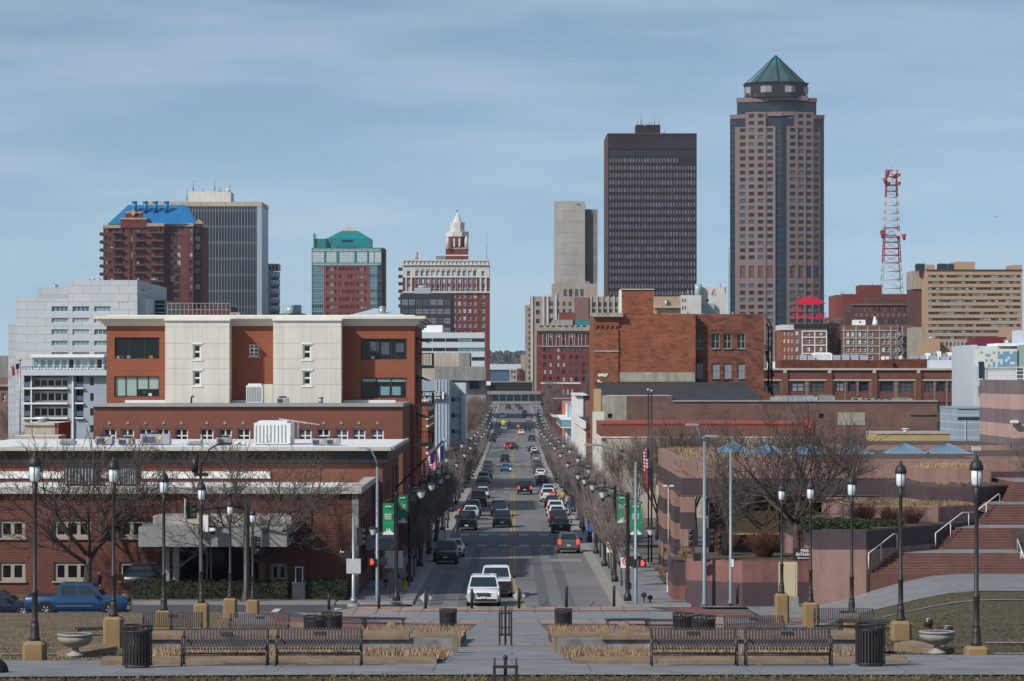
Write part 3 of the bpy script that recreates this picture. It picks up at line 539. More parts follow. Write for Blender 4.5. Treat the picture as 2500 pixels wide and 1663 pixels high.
for u, v, lab in ((404, 1075, 'short fat galvanised vent pipe beside the wide air handler'), (492, 1066, 'thin tall galvanised vent pipe on the white roof')):
    t = thing('vent_pipe', lab, 'vent pipe', (X(u, 243), 243, ROOF2 + .01)); r = .24 if u < 450 else .08; h = Z(v, 243) - ROOF2
    mb = MB(); mb.cyl(0, 0, 0, h, r, 12); mb.build('pipe', M['galv'], t); mb = MB(); mb.cyl(0, 0, h + .003, h + .12, r * 1.35, 12); mb.build('cap', M['galv'], t)
t = thing('antenna', 'pale pink television antenna on a short mast above the white shed', 'antenna', (X(728, 262), 262, ROOF2 + .01))
mb = MB(); mb.tube([(0, 0, 0), (0, 0, Z(1028, 262) - ROOF2)], .04, 6); mb.build('mast', M['galv'], t)
mb = MB(); zt = Z(1028, 262) - ROOF2; mb.tube([(-1.5, 0, zt + .15), (1.7, 0, zt - .3)], .035, 6)
for k in range(12): x = -1.4 + k * .26; mb.tube([(x, -.5 + k * .02, zt + .13 - k * .036), (x + .15, .5 - k * .02, zt + .16 - k * .036)], .022, 5)
mb.build('boom', M['flag_white'], t)
for u0, u1, lab in ((156, 235, 'left of two dark louvred units standing on the low office roof'), (281, 336, 'right of two dark louvred units standing on the low office roof')):
    unit('rooftop_unit', lab, u0, u1, 1140, 1193, 222, 'dark_frame', Z(1205, 208) + .01, 2, 'louver', 'dark units on the low roof')

# --- brick and white lofts
b = Bld('loft_building', 'orange brick loft building with two tall cream panels and cream cornice', 'building', 287, 600, seed=5)
zlow = Z(988, 268); zb = Z(1190, 268)
lw = [(u, u + 32, 1046, 1082, 'loft') for u in (252, 295, 340, 382, 427, 489, 534, 579, 620, 668, 729, 773, 818, 860, 905)]
b.block(X(228, 268), X(983, 268), zlow, 268, 286.9, ['brick_red', 'roof_grey'], z0=-3, front=[(X(a, 268), X(c, 268), Z(e, 268), Z(d, 268), s) for a, c, d, e, s in lw], right=[(271, 273, 3, 7.5, 'sidebay'), (276, 278, 3, 7.5, 'sidebay')], dep=.35, part='lower_wall')
mb = MB(); mb.box(X(225, 268), X(985, 268), 267.7, 269, Z(993, 268), Z(986, 268) + .05); mb.box(X(983, 268) - .9, X(985, 268), 269, 286.8, Z(993, 268), Z(986, 268) + .05); b.mk('parapet_cap', mb, 'roof_grey')
for u in (267, 312, 355, 399, 443, 505, 549, 594, 745, 790, 833, 876, 921): b.pbox('wall_vent', 268, u - 3, u + 3, 1030, 1036, .06, 'beige_trim', off=-.07)
zt = Z(796, 287); D = 287
fw = [(280, 389, 824, 876, 'office_big'), (279, 389, 919, 969, 'office_green'), (882, 993, 827, 878, 'office_big'), (882, 992, 922, 972, 'office_big'), (608, 632, 841, 870, 'white_lattice')]
b.block(X(260, D), X(1012, D), zt, D, D + 24, ['brick_orange', 'roof_white'], z0=-3, front=[(X(a, D), X(c, D), Z(e, D), Z(d, D), s) for a, c, d, e, s in fw], right=[(D + 3 + k * 5, D + 5.2 + k * 5, z - 2.2, z, 'sidebay') for k in range(4) for z in (Z(832, D), Z(925, D), Z(1020, D), Z(1110, D))], dep=.35, part='upper_wall', roof=None)
mb = MB(); mb.box(X(605, D), X(635, D), D - .12, D - .003, Z(873, D), Z(870, D)); b.mk('window_sill', mb, 'coping')
mb = MB()
for k, (e, za, zc) in enumerate(((.18, 796, 791), (.4, 791, 784), (.7, 784, 779), (.95, 779, 772))):
    mb.box(X(260, D) - e, X(1012, D) + e, D - e, D + 24 + e, Z(za, D) + (.004 if k else .002), Z(zc, D))
b.mk('cornice', mb, 'cornice')
mb = MB(); mb.box(X(260, D), X(1012, D), D + .1, D + 23.8, Z(772, D) + .003, Z(772, D) + .1); b.mk('roof', mb, 'roof_white')
for u0, u1, lines, sw in ((403, 560, (427, 470, 493, 535), (472, 491)), (667, 833, (690, 737, 761, 808), (740, 760))):
    f = [(X(sw[0], 284.4), X(sw[1], 284.4), Z(e, 284.4), Z(d, 284.4), 'white_sash') for d, e in ((841, 877), (905, 941))]
    pw = b.block(X(u0, 284.4), X(u1, 284.4), Z(783, 284.4), 284.4, 286.99, ['cream', 'roof_white'], z0=zlow + .01, front=f, dep=.25, part='cream_panel')
    mb = MB()
    for u in lines: mb.box(X(u, 284.4) - .02, X(u, 284.4) + .02, 284.394, 284.399, zlow + .02, Z(796, 284.4))
    for v in (798, 838, 876, 900, 939): mb.box(X(u0, 284.4), X(u1, 284.4), 284.390, 284.393, Z(v, 284.4) - .02, Z(v, 284.4) + .02)
    for o in f:                        # joints stop at the window trims
        tm = MB(); tm.box(o[0] - .14, o[1] + .14, 284.33, 284.389, o[3], o[3] + .16); tm.box(o[0] - .14, o[1] + .14, 284.33, 284.389, o[2] - .16, o[2]); b.mk('window_trim', tm, 'white_trim', pw)
    b.mk('panel_joint', mb, 'joint', pw)
    mb = MB(); mb.box(X(u0 - 2, 284.4), X(u1 + 2, 284.4), 284.2, 287, Z(783, 284.4) + .003, Z(778, 284.4)); b.mk('panel_cap', mb, 'white_trim', pw)
for u0, u1, v0, v1, m in ((882, 992, 922.5, 932, 'shade_green'), (929, 951, 944, 965, 'glass_teal'), (957, 978, 944, 965, 'glass_teal'), (903, 924, 835, 858, 'glass_mid'), (931, 950, 836, 866, 'glass_mid'), (966, 986, 838, 860, 'glass_mid'), (334, 388, 950, 968.5, 'glass_dark')): b.pbox('blind_and_reflection', D, u0, u1, v0, v1, .012, m, off=.235)  # green blind, one dark pane, and pale rectangles painted as reflections and far windows
for u, v, m in ((286, 873, 'coping'), (297, 872, 'juniper'), (313, 872, 'glass_teal'), (322, 873, 'hedge'), (368, 872, 'gold_stone'), (352, 958, 'juniper'), (366, 964, 'light_metal'), (970, 872, 'hedge'), (910, 874, 'galv')): b.pbox('sill_item', D, u - 4, u + 4, v - 4, v + 3, .02, m, off=.212)
for u0, u1 in ((305, 403), (567, 602), (838, 966)): b.pbox('flashing', 286.5, u0, u1, 977, 985, .35, 'white_trim')
b.pbox('roof_door', 286.6, 643, 666, 938, 985, .3, 'cream')
for v in (899, 992, 1090):
    mb = MB(); z = Z(v, 292); xx = X(1012, 287); mb.box(xx + .003, xx + 1.5, 291, 297, z, z + .25); s = b.mk('balcony', mb, 'concrete')
    mb = MB(); mb.box(xx + 1.4, xx + 1.45, 291, 297, z + 1.25, z + 1.32); mb.box(xx + .05, xx + 1.45, 291, 291.05, z + 1.25, z + 1.32)
    for k in range(13): mb.box(xx + 1.4, xx + 1.45, 291 + k * .49, 291.05 + k * .49, z + .25, z + 1.25)
    for k in range(6): mb.box(xx + .1 + k * .26, xx + .14 + k * .26, 291, 291.05, z + .25, z + 1.25)
    b.mk('railing', mb, 'black_metal', s)
for v in (828, 921, 1013):
    mb = MB(); z = Z(v, 292); xx = X(1012, 287); mb.hexa([(xx + .01, 291, z), (xx + 1.1, 291, z - .35), (xx + 1.1, 297, z - .35), (xx + .01, 297, z)], [(xx + .01, 291, z + .25), (xx + 1.1, 291, z - .28), (xx + 1.1, 297, z - .28), (xx + .01, 297, z + .25)]); b.mk('awning', mb, 'black_metal')
mb = MB(); zr = Z(772, D) + .1; xa, xb = X(858, 298), X(1000, 298)
mb.hexa([(xa, 290, zr), (xb, 290, zr), (xb, 306, zr), (xa, 306, zr)], [(xa + 2.2, 296, zr + .75), (xb - 2.2, 296, zr + .75), (xb - 2.2, 300, zr + .75), (xa + 2.2, 300, zr + .75)]); b.mk('roof_skylight', mb, 'light_metal')
mb = MB(); mb.cyl(X(933, 292), 292, zr, Z(751, 292), .33, 16); mb.sphere(X(933, 292), 292, Z(751, 292), .33, .33, .15, 16); b.mk('roof_vent', mb, 'galv')
mb = MB(); xa, xb = X(409, 290), X(562, 290)
for k in range(16): x = xa + (xb - xa) * k / 15; mb.box(x - .02, x + .02, 290, 290.04, zr, zr + 1.05)
for z in (.5, 1.05): mb.box(xa, xb, 289.97, 290, zr + z, zr + z + .04)
b.mk('roof_railing', mb, 'galv'); b.done()
LOWR = Z(986, 268) + .06
unit('rooftop_unit', 'white ribbed metal housing with blue pipes on the loft terrace', 601, 641, 941, 985, 279, 'ac_white', zlow + .01, 2, 'louver')
unit('rooftop_unit', 'small grey condenser in front of the right cream panel', 676, 703, 971, 987, 276, 'ac_grey', zlow + .01, 1, 'ac')
t = thing('vent_pipe', 'short white round vent in front of the right cream panel', 'vent pipe', (X(783, 276), 276, zlow + .01)); mb = MB(); mb.cyl(0, 0, 0, .45, .2, 12); mb.build('pipe', M['galv'], t); mb = MB(); mb.cyl(0, 0, .453, .55, .25, 12); mb.build('cap', M['galv'], t)
t = thing('vent_pipe', 'black gooseneck vent in front of the left cream panel', 'vent pipe', (X(467, 276), 276, zlow + .01)); mb = MB(); mb.tube([(0, 0, 0), (0, 0, .45), (.05, 0, .6), (.15, 0, .62), (.2, 0, .52)], .07, 8); mb.build('pipe', M['black_metal'], t)

# --- modern apartments, white office, stucco roof room, grey stone building
b = Bld('apartment_building', 'grey and white modern apartment block with glazed corner bays and roof terrace', 'building', 340, 150, seed=8); D = 340
f = [(79, 166, 925, 945, 'tall5'), (79, 166, 957, 981, 'tall5'), (79, 166, 994, 1018, 'tall5'), (79, 166, 1031, 1060, 'tall5'), (79, 166, 918.5, 922, 'tealtop'), (79, 166, 951.5, 955, 'tealtop'), (79, 166, 988.5, 992, 'tealtop'), (79, 166, 1025, 1029, 'tealtop')]
f += [(185, 204, a, c, None) for a, c in ((919, 946), (951, 982), (988, 1019))] + [(220, 229, a, c, 'white_sash') for a, c in ((922, 941), (960, 979), (997, 1015), (1038, 1056))] + [(59, 76, a, c, None) for a, c in ((918.5, 946), (952, 982), (989, 1019))]
b.px(D, 58, 300, 917, 22, ['grey_panel', 'roof_white'], front=f, dep=1.2)
for v in (946, 983, 1019): b.pbox('floor_slab', D, 56, 166, v, v + 4.5, .3, 'white_trim', off=-.35); b.pbox('floor_slab', D, 184, 205, v, v + 3.5, .3, 'white_trim', off=-.35)
for v in (917, 950.5, 987.5): b.pbox('balcony_screen', D, 59, 76, v + 16, v + 28, .04, 'glass_blue', off=.05); b.pbox('balcony_screen', D, 185, 204, v + 16, v + 28, .04, 'glass_blue', off=.05)
b.pbox('balcony_wall', D, 58.5, 76.5, 918, 1060, .1, 'bluegrey_metal', off=1.21); b.pbox('balcony_wall', D, 184, 205, 918, 1060, .1, 'glass_navy', off=1.21)
b.pbox('white_mullion', D, 176, 180, 918, 1075, .2, 'white_trim', off=-.25); b.pbox('corner_post', D, 75.5, 78.5, 918, 1075, .3, 'white_trim', off=-.3)
b.pbox('roof_slab', D, 56, 262, 903, 916.6, 22, 'light_metal', off=-.8)
g = [(81, 97, 875, 901, 'blind'), (97.5, 113, 875, 901, 'blind')]
ST['ph'] = (['glass_pale', 'glass_dark', 'glass_dark', 'glass_teal'], 1, 1, 'white_trim', .1, 0)
b.px(D + 4, 79, 255, 873.5, 12, ['grey_panel', 'roof_white'], v1=903, front=[(80 + k * 17.2, 96 + k * 17.2, 875, 901, 'ph') for k in range(10)], dep=.15, part='penthouse_wall')
b.pbox('penthouse_roof', D + 4, 77, 256, 865, 873, 13, 'white_trim', off=-.6)
mb = MB()
for k in range(26): x = X(57 + k * 8, D) ; mb.box(x, x + .05, D - .7, D - .65, Z(903, D), Z(895, D))
mb.box(X(57, D), X(260, D), D - .72, D - .66, Z(896, D), Z(895, D)); b.mk('railing', mb, 'dark_frame'); b.done()
b = Bld('office_building', 'large pale tiled office with flat roof and thin teal window strips', 'building', 470, 180, seed=9); D = 470
wv = [(748, 761), (776, 788), (804, 817), (832, 844), (860, 872)]
b.px(D, 168, 335, 684, 40, ['tile_white', 'roof_grey'], front=[(u, u + 41, a, c, 'tealrow') for u in (177, 230) for a, c in wv] + [(u, u + 3, 737, 739, 'dark') for u in (287, 298, 308)], right=[(474, 480, Z(707, D), Z(703, D), 'strip')], dep=.3)
b.px(D, 37, 167.6, 728, 36, ['tile_white', 'roof_grey'], front=[(126, 166, a, c, 'tealrow') for a, c in wv], dep=.3, part='left_wing')
b.px(D + 5, 92, 167.6, 701, 26, ['panel_grey', 'roof_grey'], v1=727.6, part='roof_room')
b.px(D + 2, 335.5, 356, 729, 36, ['light_metal', 'roof_grey'], part='corner_bay'); b.px(D + 14, 356, 403, 733, 30, ['glass_navy', 'roof_grey'], part='glass_wing')
for v in (742, 752, 762): b.pbox('metal_band', D + 14, 356, 403, v, v + 1.5, .1, 'light_metal', off=-.12)
b.px(D + 10, 20, 36.6, 791, 30, ['panel_grey', 'roof_grey'], part='left_annex')
mb = MB()
for u, h in ((103, 14), (106, 10), (188, 6), (199, 8), (212, 9), (216, 5)): mb.tube([(X(u, D), D + 12, Z(701 if u < 150 else 684, D) - .5), (X(u, D), D + 12, Z((701 if u < 150 else 684) - h, D))], .12, 5); mb.sphere(X(u, D) + .2, D + 12, Z((701 if u < 150 else 684) - h * .6, D), .3, n=6, k=4)
b.mk('antenna', mb, 'galv'); b.done()
b = Bld('stucco_building', 'cream stucco building top with brown corner below the grey apartments', 'building', 285, 90); D = 285
b.px(D, 60, 134, 1032, 8, ['tan_conc', 'roof_white']); b.px(D, 134.3, 143, 1032, 8, ['brick_red', 'roof_white'], part='brick_corner'); b.px(D - 5, 36, 143, 1064, 4.9, ['coping', 'roof_white'], part='cornice'); b.pbox('parapet', D, 59, 134, 1031, 1038, .2, 'coping', off=-.22)
mb = MB(); mb.cyl(X(102, D + 3), D + 3, Z(1032, D), Z(1024, D), .35, 12); mb.cyl(X(102, D + 3), D + 3, Z(1024, D) + .004, Z(1019, D), .75, 14, r1=.35); b.mk('roof_vent', mb, 'ac_white'); b.done()
b = Bld('stone_building', 'grey stone public building with tall windows behind the flagpole', 'building', 560, 30, seed=12); D = 560
b.px(D, -60, 60, 922, 30, ['mauve_wall', 'roof_dark'], front=grid([8, 46], [970, 1015], 9, 20, 'white_tall'), dep=.5); b.pbox('cornice', D, -60, 62, 938, 944, .6, 'mid_conc', off=-.62); b.pbox('parapet', D, -60, 20, 868, 921, 18, 'mid_conc', off=6); b.done()
sheet('lawn', [505, 530, 557], -90, -70, 4, 1.5, 'dry_grass')
# --- Staybridge block, orange brick block, concrete blocks along the street
b = Bld('hotel_building', 'blue grey corrugated metal hotel with white sign letters on its wall', 'building', 480, 1050, seed=13); D = 480
b.px(D, 1008, 1095.5, 927, 30, ['bluegrey_metal', 'roof_grey']); b.px(D + 20, 1096, 1126, 935, 40, ['light_metal', 'roof_grey'], part='pale_wing')
for k in range(5):
    v = 970 + k * 39; b.pbox('metal_band', D + 20, 1096, 1124, v, v + 10, .1, 'bluegrey_metal', off=-.11); b.pbox('window', D + 20, 1103, 1110, v + 1, v + 9, .08, 'glass_navy', off=-.2)
b.pbox('corner_fin', D + 20, 1126.3, 1137, 935, 1098, 14, 'light_metal', off=-.5)
for u in (1066, 1074, 1082, 1090): b.pbox('rib', D, u - .8, u + .8, 927, 1100, .12, 'light_metal', off=-.13)
b.pbox('dark_base', D, 1040, 1126, 1100, 1116, 2, 'purple', off=-2.2); b.pbox('base_wall', D, 1040, 1126, 1093, 1099.5, 2, 'concrete', off=-2.3)
t = thing('hotel_sign', 'dark sign with white block letters and white bar on the blue grey hotel wall', 'sign', (X(1050, D), D - .6, Z(975, D)))
mb = MB(); mb.box(X(1016, D) - t.location.x, X(1085, D) - t.location.x, 0, .3, 0, Z(955, D) - Z(975, D)); mb.build('board', M['glass_navy'], t)
text('STAYBRIDGE', M['sign_white'], -.35, -.05, Z(959.5, D) - Z(975, D), X(1077, D) - X(1014, D), X(1, D) * 0 + 8.5 * D / F, t, bold=.02); text('SUITES', M['sign_white'], .2, -.05, Z(971.5, D) - Z(975, D), X(1070, D) - X(1028, D), 5 * D / F, t, bold=.02)
mb = MB(); mb.box(X(1079, D) - t.location.x, X(1084, D) - t.location.x, -.06, -.01, .02, Z(956, D) - Z(975, D)); mb.build('emblem', M['sign_white'], t)
mb = MB(); pts = [(X(1015 + k * 7.6, D) - t.location.x, -.04, (Z(966.5 - 2.0 * sin(pi * k / 8), D) - Z(975, D))) for k in range(9)]; mb.tube(pts, .05, 5); mb.build('arc_line', M['sign_white'], t); b.done()
b = Bld('brick_building', 'bright orange brick block with white stone bands beside the blue grey hotel', 'building', 380, 1035, seed=14); D = 380
b.px(D, 1000, 1044.5, 980, 34, ['brick_orange', 'roof_white'], right=[(384 + k * 7.5, 389 + k * 7.5, Z(v + 22, D), Z(v, D), 'sidebay') for k in range(4) for v in (1008, 1050, 1090, 1130)])
for v in (1020, 1038, 1088, 1104, 1140): b.pbox('stone_band', D, 1040, 1045.5, v, v + 5, 34.2, 'white_trim', off=-.1)
b.pbox('parapet', D, 1038, 1046, 979, 1003, 34, 'coping', off=.2); b.done()
b = Bld('concrete_building', 'plain tan and grey concrete block stepping down toward the street', 'building', 1050, 1100, seed=15); D = 1050
b.px(D, 1018, 1121, 861, 40, ['tan_conc', 'roof_grey']); b.px(D - 1, 1121.3, 1147, 861, 40, ['mid_conc', 'roof_grey'], part='grey_wall'); b.px(D - 30, 1010, 1063, 894, 29, ['tan_conc', 'roof_grey'], part='tan_wing'); b.px(D - 32, 1063.5, 1186, 895, 31, ['mid_conc', 'roof_grey'], v1=929, part='upper_wing')
b.px(D - 28, 1110, 1186, 928.5, 26, ['mid_conc', 'roof_grey'], front=[(1147, 1170, 929.5, 950, 'dark')], part='lower_wing'); b.done()
b = Bld('office_building', 'low office with white bands and dark ribbon windows beside the tall brick tower', 'building', 1150, 1090, seed=16); D = 1150
b.px(D, 1000, 1183, 812, 40, ['light_metal', 'roof_white'], front=[(1024 + k * 32, 1055 + k * 32, v, v + 9, 'band_office') for k in range(5) for v in (826, 849, 872)], dep=.4)
b.px(D + 6, 1005, 1080, 794, 20, ['roof_white', 'roof_white'], v1=811.7, part='roof_room'); b.done()
# ---------------------------------------------------------------- right side of the street
def bandfn(cuts, first=0):      # alternating pink (0) and plum (1) courses from the top down
    cs = sorted(cuts, reverse=True)
    def fn(z):
        k = sum(1 for c in cs if z < c); return (first + k) % 2
    return (fn, cs)
HB = Bld('museum_building', 'banded pink and plum granite museum building with grassy flat roof and blue skylights', 'building', 230, 1663, 1340, seed=21)
zt = Z(1127, 230); XW = X(1663, 230); cuts = [zt - 1.15, zt - 2.34]
bands = bandfn([zt - 1.15 - 1.17 * k for k in range(0, 10)])
HB.block(XW, 33, zt, 230, 266, ['pink', 'plum', 'soil'], z0=zt - 2.34, bands=bands, roof=None, part='upper_wall')
mb = MB(); mb.box(XW, 33, 230, 266, zt - 2.40, zt - 2.345); HB.mk('soffit', mb, 'plum')
mb = MB(); e = .45; mb.box(XW - .003, 33, 229.99, 230 + e, zt + .002, zt + .16); mb.box(XW - .003, XW + e, 230 + e, 266, zt + .002, zt + .16); mb.box(XW + e, 33, 265.6, 266, zt + .002, zt + .16); HB.mk('parapet_cap', mb, 'pink')
mb = MB(); mb.box(XW + e, 33, 230 + e, 265.6, zt - .02, zt + .03); HB.mk('roof', mb, 'soil')
for x0, x1, y0, y1 in ((XW, XW + .95, 230.02, 231.4), (XW + .02, XW + 1.2, 240, 246), (XW + .02, XW + 1.4, 256, 265.9)):
    HB.block(x0, x1, zt - 2.41, y0, y1, ['pink', 'plum'], z0=-2, bands=bands, roof=None, part='pier')
HB.block(XW + 4, 33, zt - 2.41, 238, 265.8, ['plum', 'plum'], z0=-2, roof=None, part='inner_wall', front=[(14, 33, 3.6, zt - 2.9, None)], dep=3)
mb = MB(); mb.box(15, 33, 241.05, 241.2, 3.5, zt - 2.5); HB.mk('glass_wall', mb, 'glass_dark')
mb = MB(); mb.box(X(1780, 233), X(1900, 233), 232.4, 233, 2.6, Z(1247, 233)); HB.mk('low_wall', mb, 'ochre')
HB.block(33.2, 44, zt - .02, 246, 266, ['pink', 'plum', 'soil'], z0=2, bands=bandfn([zt - 1.15, zt - 2.3]), roof=2, part='rear_wall')
HB.block(X(2060, 267), X(2460, 267), Z(1087, 267), 267, 285, ['pink', 'plum', 'soil'], z0=0, roof=2, part='rear_parapet')
for u0, u1, D, v in ((1733, 1850, 246, 1078), (1818, 1935, 241, 1082), (1925, 2030, 250, 1083), (2035, 2130, 252, 1084), (2163, 2265, 253, 1083), (2266, 2372, 253, 1083)):
    z0 = zt + .04; xa, xb = X(u0, D), X(u1, D); xm = (xa + xb) / 2; zp = Z(v, D + 1.7)
    mb = MB(); w = xb - xa
    for dx, dy in ((0, 0),):
        a, b_, c_, d_ = (xa + dx + (.6 if dy else 0), D + dy, z0), (xb + dx, D + dy, z0), (xb + dx, D + dy + w, z0), (xa + dx + (.6 if dy else 0), D + dy + w, z0); ap = (xm + dx, D + dy + w / 2, zp)
        for p, q in ((a, b_), (b_, c_), (c_, d_), (d_, a)): mb.tri(p, q, ap)
    s_ = HB.mk('skylight', mb, 'blue_sky_light'); rb = MB()
    for k in range(8): p, q = (xa + w * k / 7, z0 + .01), (xm, zp); rb.tube([(p[0], D - .02, p[1]), (xm + (p[0] - xm) * .04, D + w / 2, zp)], .02, 4)
    rb.box(xa - .1, xb + .1, D - .1, D - .03, z0 - .03, z0 + .08); HB.mk('glazing_bar', rb, 'bluegrey_metal', s_).location = (0, 0, 0)
mb = MB()
for k in range(7): mb.box(X(2374, 264), X(2394, 264), 263.8, 264, Z(1114 - k * 3.6, 264), Z(1112.4 - k * 3.6, 264))
mb.box(X(2373, 264), X(2374, 264), 263.8, 264, Z(1115, 264), Z(1089, 264)); HB.mk('louver', mb, 'white_trim')
HB.done()
TB = Bld('banded_tower', 'pale pink and mauve banded granite stair tower with white lattice on top', 'building', 290, 2474, 1340, seed=22)
ztt = Z(928, 290); cz = [Z(v, 290) for v in (963, 1000, 1036, 1070, 1105, 1140, 1175)]
ST['none'] = (['glass_dark'], 1, 1, 'dark_frame', 0, 0)
TB.block(X(2474, 290), X(2474, 290) + 14, ztt, 290, 311, ['plum_pale', 'pink_pale', 'roof_grey'], z0=0, bands=bandfn(cz), roof=2)
mb = MB(); xa = X(2474, 290)
for k in range(22): mb.box(xa + .3, xa + .34, 290.4 + k * .9, 290.5 + k * .9, ztt, ztt + 1.15)
for k in range(4): mb.box(xa + .29, xa + .35, 290.3, 309.5, ztt + .1 + k * .33, ztt + .17 + k * .33)
for k in range(10): mb.box(xa + .3 + k * .6, xa + .36 + k * .6, 290.3, 290.36, ztt, ztt + 1.15)
for k in range(4): mb.box(xa + .3, xa + 6, 290.28, 290.3, ztt + .1 + k * .33, ztt + .17 + k * .33)
TB.mk('roof_lattice', mb, 'white_metal')
mb = MB(); mb.box(xa - .3, xa + .35, 289.3, 289.98, Z(1033, 290), Z(1026, 290)); mb.tube([(xa + .1, 289.6, Z(1041, 290)), (xa + .1, 289.6, Z(1033, 290))], .05, 6); TB.mk('security_camera', mb, 'white_metal')
mb = MB(); mb.box(xa - .012, xa - .003, 291, 291.5, Z(1094, 291), Z(1080, 291)); TB.mk('wall_slot', mb, 'dark_frame'); TB.done()
# --- planter walls, terraces, steps
def prism_thing(name, label, cat, poly, z0, z1, mats, cut=None, soil=None, group=None, fill='soil'):
    t = thing(name, label, cat, (poly[0][0], poly[0][1], z0), 0, group); ox, oy = poly[0]; p = [(x - ox, y - oy) for x, y in poly]
    if cut is None: mb = MB(); mb.prism_z(p, 0, z1 - z0, 0); mb.build('wall', M[mats[0]], t)
    else:
        mb = MB(); mb.prism_z(p, cut - z0, z1 - z0, 0); mb.build('upper_course', M[mats[0]], t)
        mb = MB(); mb.prism_z(p, 0, cut - z0 - .003, 0); mb.build('lower_course', M[mats[1]], t)
    if soil:
        cx = sum(x for x, _ in p) / len(p); cy = sum(y for _, y in p) / len(p)
        mb = MB(); mb.prism_z([(cx + (x - cx) * soil, cy + (y - cy) * soil) for x, y in p], z1 - z0 + .003, z1 - z0 + .04, 0); mb.build('planting_bed', M[fill], t)
    return t
prism_thing('planter', 'long pink granite planter with plum base beside the two grey signal poles', 'planter', [(X(1675, 200), 200), (X(1812, 197.5), 197.5), (X(2046, 198.5), 198.5), (X(2046, 198.5) + .4, 206), (X(1675, 200) + .4, 207)], -.2, 2.7, ['pink_dark', 'plum'], cut=1.42, soil=.9)
prism_thing('planter', 'short plum granite block wall at the corner by the street pavement', 'planter', [(X(1644, 203), 203), (X(1674, 203), 203), (X(1674, 203), 210), (X(1644, 203), 210)], -.6, 2.3, ['plum', 'pink_dark'], cut=.9, soil=.8)
prism_thing('terrace_wall', 'plum over pink granite terrace with green juniper along the broad steps', 'terrace wall', [(X(1988, 195.3), 195.3), (X(2115, 195.3), 195.3), (26.2, 203.2), (29.2, 209), (29.2, 220), (17.7, 220)], 0, Z(1296, 195.3), ['plum', 'pink'], cut=Z(1342, 195.3), soil=.93)
prism_thing('terrace_wall', 'pink granite terrace wall behind the red winter shrubs', 'terrace wall', [(20.6, 206), (26.3, 206), (29.3, 209.8), (29.3, 222), (20.6, 222)], 3, Z(1238, 206), ['pink'], soil=.93, fill='dry_grass')
prism_thing('terrace_wall', 'speckled plum granite planter box, second from the top of the terraces', 'terrace wall', [(26.65, 214), (29.6, 214), (32.6, 219), (33, 232), (25.2, 232)], 3, Z(1191, 214), ['plum'], soil=.9, fill='soil')
prism_thing('terrace_wall', 'topmost pink granite terrace box with dry grass on it', 'terrace wall', [(27.6, 224), (32.1, 224), (32.1, 238), (27.1, 238)], 3, Z(1144, 224), ['pink'], soil=.92, fill='dry_grass')
prism_thing('terrace_wall', 'dark granite wall end at the far side of the broad steps', 'terrace wall', [(30.25, 199), (34, 199), (34, 206), (30.6, 206)], 1, Z(1300, 201), ['plum'], soil=.8, fill='juniper')
st = thing('steps', 'broad flight of worn red granite steps climbing past the terraces', 'steps', (25, 195.5, 2))
zz, yy = 1.95, 195.5; EDGE = [(195, 20.6), (195.5, 20.95), (198.3, 22.7), (202.3, 25.4), (205.1, 27.7), (209, 29.3), (212, 30.8), (216, 32.3), (219, 33.2), (230, 33.4)]
for fl in range(4):
    mb = MB()
    for k in range(8):
        x0 = lerp(yy, EDGE); mb.box(x0 - 25, 22, yy - 195.5, (yy + (.37 if k < 7 else 4.1)) - 195.5 + 6, zz - 2 - 1.2, zz + .15 - 2 - .002 * k, 0, 1); zz += .15; yy += .35 if k < 7 else 4.0
        if k == 7: zz += .0
    mb.build('flight', [M['step_red'], M['step_tread']], st)  # riser shade put into the colours: dark risers, lighter treads
    mb = MB(); mb.box(lerp(yy - 3.6, EDGE) - 25 + .3, 22, yy - 4.0 - 195.5 + .36, yy - 195.5 - .02, zz - 2 - .01, zz - 2 + .012); mb.build('landing', M['walk'], st)
def rail(label, D, pts, posts, vb):
    t = thing('handrail', label, 'handrail', (X(pts[0][0], D), D, Z(pts[0][1], D)), 0, 'white handrails on the broad steps'); o = t.location
    q = [(X(u, d) - o.x, d - o.y, Z(v, d) - o.z) for u, v, d in pts]
    mb = MB(); mb.tube(q, .035, 6); mb.build('rail', M['white_metal'], t)
    for u, v0, v1, d in posts: mb = MB(); mb.tube([(X(u, d) - o.x, d - o.y, Z(v1, d) - o.z), (X(u, d) - o.x, d - o.y, Z(v0, d) - o.z)], .03, 6); mb.build('post', M['white_metal'], t)
rail('white handrail on the lowest left edge of the broad steps', 195, [(2120.5, 1389, 195.3), (2120.5, 1351, 195.3), (2181, 1304, 197.5), (2190, 1304, 198), (2190, 1340, 198)], [(2150.6, 1327, 1370, 196.4)], 0)
rail('white handrail beside the middle flight of the broad steps', 202, [(2284, 1335, 201.8), (2284, 1302, 201.8), (2349, 1252, 205), (2378, 1250.5, 206)], [(2320.7, 1275, 1314, 203.6), (2365, 1251, 1286, 205.6)], 0)
rail('white handrail beside the upper flight of the broad steps', 208, [(2390, 1243, 208.8), (2438, 1206, 211.8), (2441, 1208, 212), (2441, 1239, 212)], [(2408, 1230, 1265, 210)], 0)
rail('white handrail on the far right wall of the broad steps', 199, [(2484, 1351, 198.8), (2484, 1316, 198.8), (2500, 1362, 196.6)], [(2493, 1345, 1380, 197.6)], 0)

